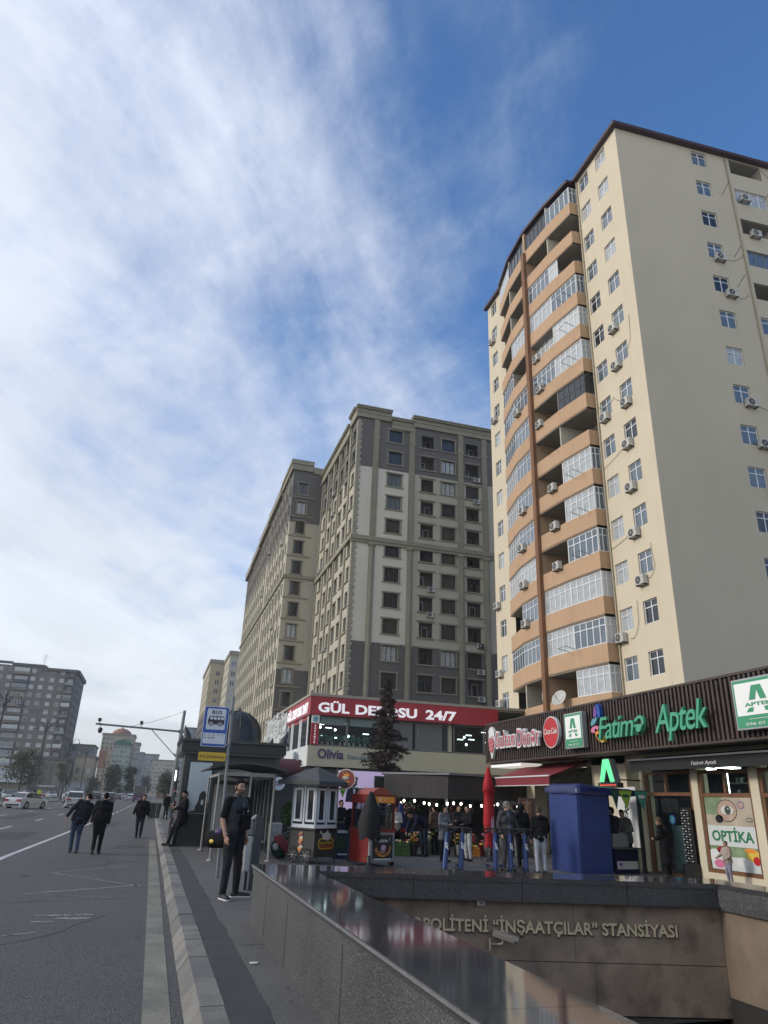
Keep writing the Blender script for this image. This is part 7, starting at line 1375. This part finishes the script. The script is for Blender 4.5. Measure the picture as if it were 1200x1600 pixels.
def ellip(bm, c, r, rot=None):
    g_ = bmesh.ops.create_uvsphere(bm, u_segments=16, v_segments=10, radius=1)
    for v in g_['verts']:
        p_ = Vector((v.co.x*r[0], v.co.y*r[1], v.co.z*r[2]))
        if rot: p_ = rot @ p_
        v.co = p_+Vector(c)
TMP = bpy.data.scenes.new('tmp'); _tb = bpy.data.objects.new('remesher', bpy.data.meshes.new('empty')); TMP.collection.objects.link(_tb)
_rm = _tb.modifiers.new('r', 'REMESH'); _rm.mode = 'VOXEL'; _rm.use_smooth_shade = True; _sm = _tb.modifiers.new('s', 'SMOOTH'); _sm.factor = .5; _old = []
def remesh(bm, voxel, matname, name, parent, smooth=2, crease=0., mats=None, seed=0):
    """fuse overlapping closed shapes into one continuous skin"""
    bmesh.ops.recalc_face_normals(bm, faces=bm.faces[:])
    me = bpy.data.meshes.new(name); bm.to_mesh(me); bm.free(); _tb.data = me; _rm.voxel_size = voxel; _sm.iterations = smooth; _old.append(me)
    TMP.view_layers[0].update(); me2 = bpy.data.meshes.new_from_object(_tb.evaluated_get(TMP.view_layers[0].depsgraph)); me2.name = name
    if crease:
        N_ = len(me2.vertices); cs, ns = [0.]*(3*N_), [0.]*(3*N_); me2.vertices.foreach_get('co', cs); me2.vertex_normals.foreach_get('vector', ns)
        for i in range(N_):
            p_ = Vector(cs[3*i:3*i+3]); k = noise.noise(Vector((p_.x*9+seed, p_.y*9, p_.z*5)))+.6*noise.noise(Vector((p_.x*20, p_.y*20+seed, p_.z*13)))
            for j in range(3): cs[3*i+j] += ns[3*i+j]*k*crease
        me2.vertices.foreach_set('co', cs); me2.update()
    for q in (matname if isinstance(matname, (list, tuple)) else [matname]): me2.materials.append(MATS[q])
    o = bpy.data.objects.new(name, me2); COL.objects.link(o); o.parent = parent; return o
def person(label, loc, rz, h=1.75, pose=None, top='cloth_jet', topk='jacket', legs='cloth_charcoal', shoe='shoe_dark', skin='skin_tan', hair='hair_black', hk='short', sleeve='long', lean=(0, 0), headturn=0., headtilt=0., vox=.016, group=None, fat=1., sole=False, coat=0., detail=False, undermat=None, beard=False, hood=False):
    """facing local -Y; pose overrides joints (metres at 1.75 m), lean bends the upper body (side, forward)"""
    t = thing('person', label, 'person', loc, rz, group); S = h/1.75
    J = dict(pel=(0, 0, .95), wai=(0, 0, 1.08), che=(0, -.01, 1.27), nec=(0, 0, 1.47), hea=(0, -.02, 1.625), shL=(.185, 0, 1.42), shR=(-.185, 0, 1.42), elL=(.235, .03, 1.14), elR=(-.235, .03, 1.14), wrL=(.245, -.05, .90), wrR=(-.245, -.05, .90), hiL=(.09, 0, .92), hiR=(-.09, 0, .92), knL=(.10, -.02, .50), knR=(-.10, -.02, .50), anL=(.105, .03, .09), anR=(-.105, .03, .09), toL=(.125, -.13, .035), toR=(-.125, -.13, .035))
    J = {k: Vector(v) for k, v in J.items()}
    for k, v in (pose or {}).items():
        if k in J: J[k] = Vector(v)
    R = Matrix.Rotation(RAD(lean[0]), 3, 'Y') @ Matrix.Rotation(RAD(lean[1]), 3, 'X'); O_ = Vector((0, 0, .95))
    for k in ('wai', 'che', 'nec', 'hea', 'shL', 'shR', 'elL', 'elR', 'wrL', 'wrR'):
        if k in ('wrL', 'wrR', 'elL', 'elR') and (pose or {}).get('free'+k[-1]): continue
        f_ = .5 if k == 'wai' else 1.; R_ = Matrix.Rotation(RAD(lean[0]*f_), 3, 'Y') @ Matrix.Rotation(RAD(lean[1]*f_), 3, 'X'); J[k] = O_+R_ @ (J[k]-O_)
    for k in J: J[k] = J[k]*S
    HR = Matrix.Rotation(RAD(headturn), 3, 'Z') @ Matrix.Rotation(RAD(lean[0]), 3, 'Y') @ Matrix.Rotation(RAD(lean[1]*.6+headtilt), 3, 'X')
    hc = J['hea']
    def H_(x, y, z_): return hc+HR @ (Vector((x, y, z_))*S)
    def legsf(bm, g_):
        for s in 'LR':
            capsule(bm, J['hi'+s], J['kn'+s], (.084+g_)*S*fat, (.056+g_)*S); capsule(bm, J['kn'+s], J['an'+s], (.056+g_)*S, (.040+g_*1.15)*S)
        capsule(bm, J['hiL'], J['hiR'], (.095+g_)*S*fat, (.095+g_)*S*fat); capsule(bm, J['pel']+Vector((-.05, .015, .02))*S, J['pel']+Vector((.05, .015, .02))*S, (.11+g_)*S*fat, (.11+g_)*S*fat)
    def torso(bm, g_, neck=True):
        u = (J['shL']-J['shR']).normalized()
        capsule(bm, J['wai']-u*.06*S, J['wai']+u*.06*S, (.098+g_)*S*fat, (.098+g_)*S*fat); capsule(bm, J['che']-u*.075*S, J['che']+u*.075*S, (.112+g_)*S*fat, (.112+g_)*S*fat)
        capsule(bm, J['wai'], J['che'], (.115+g_)*S*fat, (.12+g_)*S*fat); capsule(bm, J['pel'], J['wai'], (.115+g_)*S*fat, (.108+g_)*S*fat)
        capsule(bm, J['pel']-u*.06*S, J['wai']-u*.06*S, (.095+g_)*S*fat, (.09+g_)*S*fat); capsule(bm, J['pel']+u*.06*S, J['wai']+u*.06*S, (.095+g_)*S*fat, (.09+g_)*S*fat)
        capsule(bm, J['shL']-u*.02*S, J['shR']+u*.02*S, (.062+g_)*S, (.062+g_)*S); capsule(bm, J['nec']-Vector((0, 0, .05))*S, (J['shL']*.8+J['nec']*.2), (.058+g_*.6)*S, (.055+g_*.6)*S); capsule(bm, J['nec']-Vector((0, 0, .05))*S, (J['shR']*.8+J['nec']*.2), (.058+g_*.6)*S, (.055+g_*.6)*S)
        capsule(bm, J['che'], J['nec']-Vector((0, 0, .06))*S, (.11+g_)*S, (.07+g_*.6)*S)
    def arms(bm, g_, to=1.):
        for s in 'LR':
            capsule(bm, J['sh'+s], J['el'+s] if to >= .5 else J['sh'+s].lerp(J['el'+s], to*2), (.052+g_)*S*fat, (.041+g_)*S)
            if to > .5: capsule(bm, J['el'+s], J['el'+s].lerp(J['wr'+s], to*2-1), (.041+g_)*S, (.030+g_)*S)
    # body
    bm = bmesh.new(); legsf(bm, 0); torso(bm, 0); arms(bm, 0)
    capsule(bm, J['nec']-Vector((0, 0, .03))*S, H_(0, .02, -.06), .055*S, .054*S)
    ellip(bm, H_(0, .008, .025), Vector((.076, .094, .098))*S, HR); ellip(bm, H_(0, -.025, -.045), Vector((.056, .064, .068))*S, HR); capsule(bm, H_(0, -.045, -.085), H_(0, -.06, -.095), .022*S, .020*S)
    capsule(bm, H_(0, -.088, .018), H_(0, -.106, -.022), .010*S, .015*S); capsule(bm, H_(-.032, -.077, .034), H_(.032, -.077, .034), .014*S, .014*S); capsule(bm, H_(-.016, -.084, -.052), H_(.016, -.084, -.052), .011*S, .011*S)
    for s in (-1, 1): capsule(bm, H_(s*.077, .01, .02), H_(s*.076, .012, -.02), .016*S, .011*S); ellip(bm, H_(s*.038, -.062, -.015), Vector((.022, .02, .022))*S, HR)
    for s in 'LR':
        sg = 1 if s == 'L' else -1; w_ = J['wr'+s]; d_ = (w_-J['el'+s]).normalized(); hd = (pose or {}).get('hand'+s); 
        if hd: d_ = (d_+Vector(hd)).normalized()
        side = Vector((0, -1, 0)); side = (side-d_*side.dot(d_)).normalized(); nrm = d_.cross(side).normalized()*(-sg)   # palm faces the thigh
        capsule(bm, w_, w_+d_*.025*S, .028*S, .026*S)
        for k in range(4):
            off = side*(.030-.020*k)*S; b0 = w_+d_*.03*S+off*.7; b1 = w_+d_*.085*S+off; ln = (.036, .042, .039, .030)[k]*S; cu = nrm*-1*(.010+.003*k)*S; r_ = .0095*S if detail else .011*S
            capsule(bm, b0, b1, .014*S, .0115*S, 8); m1 = b1+d_*ln*.95+cu*.6; m2 = m1+d_*ln*.62+cu*1.5; capsule(bm, b1, m1, r_, r_*.92, 8); capsule(bm, m1, m2, r_*.92, r_*.78, 8)
        tb = w_+d_*.035*S+side*.024*S; t1 = tb+(side*.75+d_*.9)*.032*S; t2 = t1+(side*.15+d_)*.030*S; capsule(bm, tb, t1, .015*S, .012*S, 8); capsule(bm, t1, t2, .0115*S, .009*S, 8)
        capsule(bm, J['an'+s], J['an'+s]+Vector((0, 0, -.03))*S, .036*S, .036*S); f_ = (J['to'+s]-J['an'+s]); f_.z = 0; f_.normalize(); capsule(bm, J['an'+s]-f_*.02*S+Vector((0, 0, -.045))*S, J['to'+s], .034*S, .03*S)
    bo = remesh(bm, vox if not detail else .0075, [skin, 'stubble'], 'body', t, 2 if not detail else 3)
    if detail:
        HI = HR.transposed()
        for p_ in bo.data.polygons:
            l = HI @ (Vector(p_.center)-hc)/S
            if -.125 < l.z < (-.022 if l.y < -.075 else (-.018+max(0, (l.y+.06))*.5)) and l.y < .0 and abs(l.x) < .075 and l.length < .15 and not (abs(l.x) < .017 and -.060 < l.z < -.046 and l.y < -.08): p_.material_index = 1
    # trousers
    bm = bmesh.new(); legsf(bm, .014); o = remesh(bm, vox, legs, 'trousers', t, 1, .007, seed=loc[0])
    bm = bmesh.new(); 
    if topk == 'tee': torso(bm, .010); arms(bm, .020, .40)
    else: torso(bm, .030); arms(bm, .022, .97)
    if topk in ('jacket', 'coat', 'parka', 'hoodie'):
        hem = {'jacket': .84, 'hoodie': .86, 'parka': .72, 'coat': .50}[topk]*S if not coat else coat*S; k_ = .8 if hem < .8*S else 1
        for q in (-.075, 0, .075): capsule(bm, J['wai']+Vector((q*S, 0, 0)), Vector((J['pel'].x+q*1.1*S, J['pel'].y+.01, hem+.12*S)), .125*S*fat, (.125 if topk in ('jacket', 'hoodie') else .135)*S*fat)
        capsule(bm, J['nec']-Vector((.02, 0, .01))*S, J['nec']+Vector((.02, .01, .015))*S, .075*S, .068*S)
    if hood or topk in ('parka', 'hoodie'): ellip(bm, J['nec']+Vector((0, .085, .01))*S, Vector((.11, .07, .07))*S) if not hood else ellip(bm, H_(0, .03, .01), Vector((.105, .115, .13))*S, HR)
    remesh(bm, vox, top, {'tee': 'shirt'}.get(topk, topk), t, 1, .010 if topk != 'tee' else .006, seed=loc[1])
    if undermat: bm = bmesh.new(); capsule(bm, J['wai']+Vector((0, -.075, 0))*S, J['nec']+Vector((0, -.045, -.05))*S, .07*S, .055*S); ob = remesh(bm, .014, undermat, 'shirt', t, 1)
    if undermat: ob.location = (0, -.028, 0)
    # shoes
    for s in 'LR':
        bm = bmesh.new(); f_ = (J['to'+s]-J['an'+s]); f_.z = 0; f_.normalize(); a_ = J['an'+s]; to = J['to'+s]; hl = a_-f_*.045*S; hl.z = a_.z-.045*S
        capsule(bm, hl, to-f_*.0*S, .042*S, .040*S, 10); capsule(bm, a_, hl+f_*.03*S, .046*S, .045*S, 10); ellip(bm, to+f_*.02*S, Vector((.046, .046, .032))*S)
        zb = min(0., to.z-.05*S)
        for v in bm.verts:
            if s in 'LR' and v.co.z < min(hl.z, to.z)-.030*S: v.co.z = min(hl.z, to.z)-.030*S
        sh_ = remesh(bm, .012, shoe, 'shoe', t, 1)
        if sole:
            bm = bmesh.new(); z_ = min(hl.z, to.z)-.034*S; capsule(bm, (hl.x, hl.y, z_+.012), (to.x+f_.x*.03, to.y+f_.y*.03, z_+.012), .045*S, .047*S, 14)
            for v in bm.verts: v.co.z = z_+(.022 if v.co.z > z_+.012 else 0)
            mm = bpy.data.meshes.new('sole'); bm.to_mesh(mm); bm.free(); mm.materials.append(MATS['sole_white']); q = bpy.data.objects.new('sole', mm); COL.objects.link(q); q.parent = sh_
    # hair
    if not hood:
        bm = bmesh.new()
        if hk in ('short', 'fade'):
            ellip(bm, H_(0, .013, .034), Vector((.0805, .0975, .0975))*S, HR); g_ = bmesh.ops.bisect_plane(bm, geom=bm.verts[:]+bm.edges[:]+bm.faces[:], plane_co=H_(0, -.035, .055), plane_no=HR @ Vector((0, -.80, -.60)), clear_outer=True); bmesh.ops.holes_fill(bm, edges=[e for e in bm.edges if e.is_boundary])
            ellip(bm, H_(0, -.010, .098), Vector((.062, .070, .036))*S, HR); ellip(bm, H_(0, .040, .0), Vector((.070, .066, .075))*S, HR)
            for q in (-1, 1): capsule(bm, H_(q*.0705, -.012, .045), H_(q*.0705, -.006, -.012), .011*S, .009*S, 8)
        elif hk == 'long':
            ellip(bm, H_(0, .02, .035), Vector((.088, .100, .100))*S, HR)
            g_ = bmesh.ops.bisect_plane(bm, geom=bm.verts[:]+bm.edges[:]+bm.faces[:], plane_co=H_(0, -.055, .05), plane_no=HR @ Vector((0, -.85, -.5)), clear_outer=True); bmesh.ops.holes_fill(bm, edges=[e for e in bm.edges if e.is_boundary])
            for s in (-1, 0, 1): capsule(bm, H_(s*.065, .03 if s else .06, .0), H_(s*.085, .05 if s else .10, -.30), .038*S, .030*S)
        elif hk == 'bun':
            ellip(bm, H_(0, .02, .035), Vector((.086, .098, .095))*S, HR); g_ = bmesh.ops.bisect_plane(bm, geom=bm.verts[:]+bm.edges[:]+bm.faces[:], plane_co=H_(0, -.05, .05), plane_no=HR @ Vector((0, -.8, -.55)), clear_outer=True); bmesh.ops.holes_fill(bm, edges=[e for e in bm.edges if e.is_boundary]); ellip(bm, H_(0, .10, .09), Vector((.05, .045, .05))*S, HR)
        remesh(bm, .010, hair, 'hair', t, 1, .004)
    if beard:
        bm = bmesh.new()
        for s in (-1, 1): capsule(bm, H_(s*.060, -.020, -.035), H_(s*.038, -.062, -.088), .0165*S, .018*S, 8)
        capsule(bm, H_(-.036, -.064, -.088), H_(.036, -.064, -.088), .020*S, .020*S, 8); capsule(bm, H_(-.024, -.090, -.036), H_(.024, -.090, -.036), .0065*S, .0065*S, 8)
        remesh(bm, .006, hair, 'beard', t, 1)
    for s in (-1, 1):
        a = MB()
        c_ = H_(s*.031, -.0865, .016); a.ell(c_, (.0115*S, .0115*S, .0065*S), 'eye_white' if detail else 'hair_black', 8, 6)
        if detail: c2 = H_(s*.031, -.0955, .016); a.ell(c2, (.006*S, .006*S, .006*S), 'hair_black', 8, 6)
        a.build('eye', t)
        if detail or True: a = MB(); a.tube([H_(s*.012, -.094, .034), H_(s*.032, -.094, .042), H_(s*.052, -.078, .036)], .0048*S, hair, 6); a.build('eyebrow', t)
    if detail: a = MB(); a.tube([H_(-.020, -.094, -.053), H_(0, -.098, -.051), H_(.020, -.094, -.053)], .005*S, 'lips', 6); a.build('lips', t)
    return t
# the man in black on the pavement: body turned to the right, head turned to the camera side
pm = dict(shL=(.205, 0, 1.42), shR=(-.205, 0, 1.42), anR=(-.15, -.02, .09), toR=(-.21, -.17, .035), knR=(-.125, -.03, .50), anL=(.19, .04, .09), toL=(.33, -.08, .035), knL=(.145, 0, .5), elR=(-.285, .02, 1.15), wrR=(-.30, -.09, .915), elL=(.27, .05, 1.15), wrL=(.25, -.02, .9))
man = person('man in black with a black and purple sports bag, standing on the pavement', (1.50, 13.7, 0), RAD(40), 1.88, pm, top='cloth_jet', topk='tee', legs='cloth_charcoal', skin='skin_tan', hk='fade', headturn=-14, detail=True, sole=True, vox=.012, fat=1.16)
S_ = 1.88/1.75
def spot(k): return None
bm = bmesh.new()                                  # open quilted vest over the shirt
for q in (-.075, 0, .075): capsule(bm, Vector((q, .01, 1.0))*S_, Vector((q*1.1, .005, 1.33))*S_, .148*S_, .150*S_)
capsule(bm, Vector((-.15, 0, 1.40))*S_, Vector((.15, 0, 1.40))*S_, .086*S_, .086*S_); capsule(bm, Vector((0, .0, 1.42))*S_, Vector((0, .01, 1.48))*S_, .09*S_, .078*S_)
bmesh.ops.recalc_face_normals(bm, faces=bm.faces[:]); mat('vest_black', (.016, .017, .021), .6, .15, 9., .3, 18); vst = remesh(bm, .012, 'vest_black', 'vest', man, 1, .009)
a = MB(); a.tube([(-.02*S_, -.150*S_, 1.0*S_), (-.01, -.160*S_, 1.2*S_), (0, -.135*S_, 1.4*S_)], .006, 'metal_grey', 5); a.build('zip', vst); a = MB(); a.ell((.09*S_, -.155*S_, 1.28*S_), (.03, .012, .02), 'sign_white', 8, 6); a.build('badge', vst)
a = MB(); e_ = Vector((-.30, -.09, .915))*S_; a.tube([e_+Vector((.01, -.01, .03)), e_+Vector((.01, -.01, .022))], .033, 'metal_light', 12); a.build('bracelet', man)
hand = e_+Vector((-.0, -.045, -.13)); bag = thing('cross_body_bag', 'small black cross body bag worn on the chest of the standing man', 'bag', man.location, man.rotation_euler.z); a = MB(); a.tube([Vector((.17, -.06, 1.45))*S_, Vector((.08, -.165, 1.32))*S_, Vector((-.04, -.19, 1.18))*S_, Vector((-.10, -.16, 1.08))*S_], .014, 'cloth_jet', 6); a.build('strap', bag); a = MB(); a.bbox(-.06*S_, -.235*S_, 1.0*S_, .12*S_, -.15*S_, 1.22*S_, 'cloth_jet', .03); a.build('pouch', bag)
th_ = RAD(40); bag = thing('sports_bag', 'black round sports bag with yellow and purple print at the hip of the standing man', 'bag', (1.50-.19, 13.7+.10, -.03), th_); mat('purple_print', (.06, .03, .12), .6, .2, 6.); bm = bmesh.new(); capsule(bm, (0, -.06, .95), (0, .22, .93), .15, .15, 14); remesh(bm, .014, 'cloth_jet', 'bag_body', bag, 1, .01); a = MB(); a.ell((-.075, .02, 1.05), (.07, .11, .06), 'purple_print', 10, 6); a.ell((-.142, .12, .90), (.015, .06, .035), 'yellow', 8, 6); a.build('print', bag); a = MB(); a.tube([(0, -.06, 1.06), (.08, -.0, 1.25), (.20, .02, 1.50), (.28, .02, 1.56)], .012, 'cloth_jet', 6); a.build('strap', bag)
# walkers on the road
G1 = 'pedestrians walking in the road'
person('walker in blue jeans leaning towards his companion, seen from behind', (-2.02, 25.5, -.15), pi+.15, 1.74, dict(anR=(-.08, .10, .09), toR=(-.08, -.02, .035), knR=(-.09, -.06, .50), anL=(.08, -.10, .09), toL=(.09, -.26, .035), knL=(.10, -.12, .50), elL=(.30, .08, 1.16), wrL=(.36, .02, .92)), 'cloth_charcoal', 'hoodie', 'cloth_denim', lean=(-18, 14), headtilt=15, headturn=30, fat=1.15)
person('walker all in black with a bulky jacket, seen from behind', (-1.36, 25.1, -.15), pi-.05, 1.74, dict(anR=(-.09, -.02, .09), toR=(-.10, -.18, .035), anL=(.06, .22, .14), toL=(.07, .14, .035), knL=(.08, .0, .50)), 'cloth_jet', 'hoodie', 'cloth_jet', lean=(-4, 6), headtilt=8, fat=1.25)
person('man in a black jacket and jeans walking towards the camera in the road', (-.27, 34.5, -.15), -.05, 1.70, dict(anR=(-.07, -.06, .09), toR=(-.08, -.22, .035), anL=(.08, .10, .10), toL=(.09, -.02, .035), elR=(-.28, .0, 1.16), wrR=(-.32, -.06, .93), elL=(.27, .0, 1.16), wrL=(.30, -.04, .93)), 'cloth_jet', 'jacket', 'cloth_denim_dark', hk='short', lean=(4, 2), fat=1.2)
person('man in a long black coat leaning on the black kiosk looking down', (1.12, 27.0, 0), RAD(-72), 1.74, dict(anR=(-.08, -.34, .09), toR=(-.10, -.50, .045), knR=(-.09, -.22, .50), anL=(.09, -.20, .09), toL=(.12, -.36, .035), knL=(.10, -.18, .50), elR=(-.24, -.06, 1.18), wrR=(-.16, -.26, 1.15), elL=(.24, -.06, 1.18), wrL=(.14, -.28, 1.18)), 'cloth_jet', 'jacket', 'cloth_jet', headtilt=24, lean=(0, -3), coat=.68, fat=1.15)
person('distant person in dark clothes on the pavement by the camera pole', (1.15, 54, 0), RAD(20), 1.70, None, 'cloth_jet', 'jacket', 'cloth_charcoal', vox=.03)
person('distant person in brown beside the rubbish container', (1.55, 66, 0), RAD(-30), 1.70, None, 'cloth_brown_coat', 'jacket', 'cloth_jet', vox=.03)
person('distant person in grey walking far along the right pavement', (1.7, 78, 0), 0, 1.70, None, 'cloth_parka', 'jacket', 'cloth_jet', vox=.03)
person('traffic officer in a yellow vest beyond the median', (-18.2, 141, 0), .3, 1.8, None, 'cloth_vest', 'jacket', 'cloth_navy2', vox=.035)
# plaza
phone = dict(elR=(-.24, -.02, 1.16), wrR=(-.08, -.26, 1.14), elL=(.24, -.02, 1.16), wrL=(.05, -.27, 1.12), handR=(.4, -.5, .3), handL=(-.4, -.5, .3))
person('woman in a grey hooded parka looking at her phone', (8.72, 22.0, 0), RAD(25), 1.58, phone, 'cloth_parka', 'parka', 'cloth_jet', hk='long', headtilt=14, coat=.62, skin='skin_pale')
a = thing('mobile_phone', 'dark phone held by the woman in the grey parka', 'phone', (8.76, 21.74, 1.05), RAD(25)); b = MB(); b.bbox(-.038, -.006, -.07, .038, .006, .07, 'metal_black', .006); b.build('body', a); b = MB(); b.quad((-.033, .0065, -.064), (.033, .0065, -.064), (.033, .0065, .064), (-.033, .0065, .064), 'pane_sky'); b.build('display', a)
person('man in a black jacket and white trousers reaching left', (9.72, 22.5, 0), RAD(-70), 1.60, dict(elR=(-.24, -.10, 1.2), wrR=(-.16, -.36, 1.22), elL=(.24, -.08, 1.18), wrL=(.16, -.34, 1.14)), 'cloth_jet', 'jacket', 'cloth_white_trousers', headtilt=10, hk='short', skin='skin_pale', coat=.80)
person('dark clad person bending over the goods by the stall', (8.80, 24.0, 0), RAD(-75), 1.70, dict(freeL=1, freeR=1, elR=(-.22, -.50, .98), wrR=(-.16, -.60, .76), elL=(.22, -.50, .98), wrL=(.14, -.62, .74)), 'cloth_navy2', 'jacket', 'cloth_denim_dark', lean=(0, 58), headtilt=10)
person('dark skinned man in an off white shirt behind the market table', (8.15, 25.0, 0), RAD(20), 1.50, phone, 'cloth_offwhite', 'hoodie', 'cloth_jet', skin='skin_brown', coat=.82)
person('man in a dark blazer over a blue shirt looking to the right', (9.45, 19.2, 0), RAD(8), 1.74, dict(elR=(-.27, .03, 1.15), wrR=(-.26, -.10, .92), elL=(.30, -.02, 1.16), wrL=(.38, -.10, .96)), 'cloth_blazer', 'jacket', 'cloth_blazer', hk='short', hair='hair_grey', headturn=52, coat=.74, undermat='cloth_tee_blue', skin='skin_pale', fat=1.05)
person('woman in a black jumper and pale grey trousers seen from behind', (10.12, 18.6, 0), RAD(170), 1.62, dict(elR=(-.27, -.02, 1.17), wrR=(-.24, -.2, 1.05)), 'cloth_jet', 'hoodie', 'cloth_pale_trousers', hk='bun', hair='hair_brown', headturn=-25, headtilt=10, fat=1.1)
person('person in a black hooded top just behind the woman in pale trousers', (10.25, 19.9, 0), RAD(185), 1.70, None, 'cloth_jet', 'hoodie', 'cloth_jet', hood=True)
person('man in a navy jacket at the blue stall counter seen from behind', (12.88, 19.35, 0), RAD(195), 1.70, dict(elL=(.26, -.1, 1.18), wrL=(.2, -.30, 1.1), elR=(-.26, -.1, 1.18), wrR=(-.2, -.30, 1.1)), 'cloth_navy2', 'jacket', 'cloth_navy2', hk='short', fat=1.15, headturn=20)
person('man in a dark grey coat leaning in at the blue stall post', (13.55, 19.7, 0), RAD(-60), 1.66, phone, 'cloth_olive_grey', 'parka', 'cloth_jet', hk='short', lean=(0, 14), headtilt=12, skin='skin_pale')
person('long haired woman in a long black coat beside the blue stall', (13.55, 17.95, 0), RAD(215), 1.50, phone, 'cloth_jet', 'coat', 'cloth_jet', hk='long', hair='hair_brown', lean=(-6, 12), headtilt=14, coat=.30)
person('small child in beige reaching out to the optics window poster', (13.72, 15.85, 0), RAD(-95), 1.0, dict(elR=(-.2, -.12, 1.22), wrR=(-.1, -.42, 1.10), elL=(.24, -.04, 1.18), wrL=(.2, -.22, 1.05)), 'cloth_beige', 'hoodie', 'cloth_lilac_grey', hair='hair_black', hk='fade', vox=.012, skin='skin_pale', fat=1.15)
person('man in a dark jacket and blue jeans standing behind the red cart', (5.78, 21.7, 0), RAD(150), 1.62, None, 'cloth_navy2', 'jacket', 'cloth_denim')
person('person in black standing behind the counter under the burgundy awning', (6.05, 24.5, 0), RAD(30), 1.62, phone, 'cloth_jet', 'jacket', 'cloth_jet')
person('man in dark clothes under the bulbs right of the man in white trousers', (10.15, 24.3, 0), RAD(10), 1.60, phone, 'cloth_charcoal', 'jacket', 'cloth_jet')
person('person in brown shopping at the dark stall behind the grey parka', (9.55, 25.0, 0), RAD(200), 1.56, None, 'cloth_brown_coat', 'jacket', 'cloth_jet')
person('person in a grey top in the shadow of the burgundy awning opening', (12.4, 24.6, 0), RAD(160), 1.66, None, 'cloth_parka', 'hoodie', 'cloth_jet')
person('crouching dark figure beside the market table under the stall', (8.4, 24.6, 0), RAD(40), 1.1, None, 'cloth_brown_coat', 'hoodie', 'cloth_jet') if False else None

bpy.data.objects.remove(_tb)
for q in _old: bpy.data.meshes.remove(q)
bpy.data.scenes.remove(TMP)
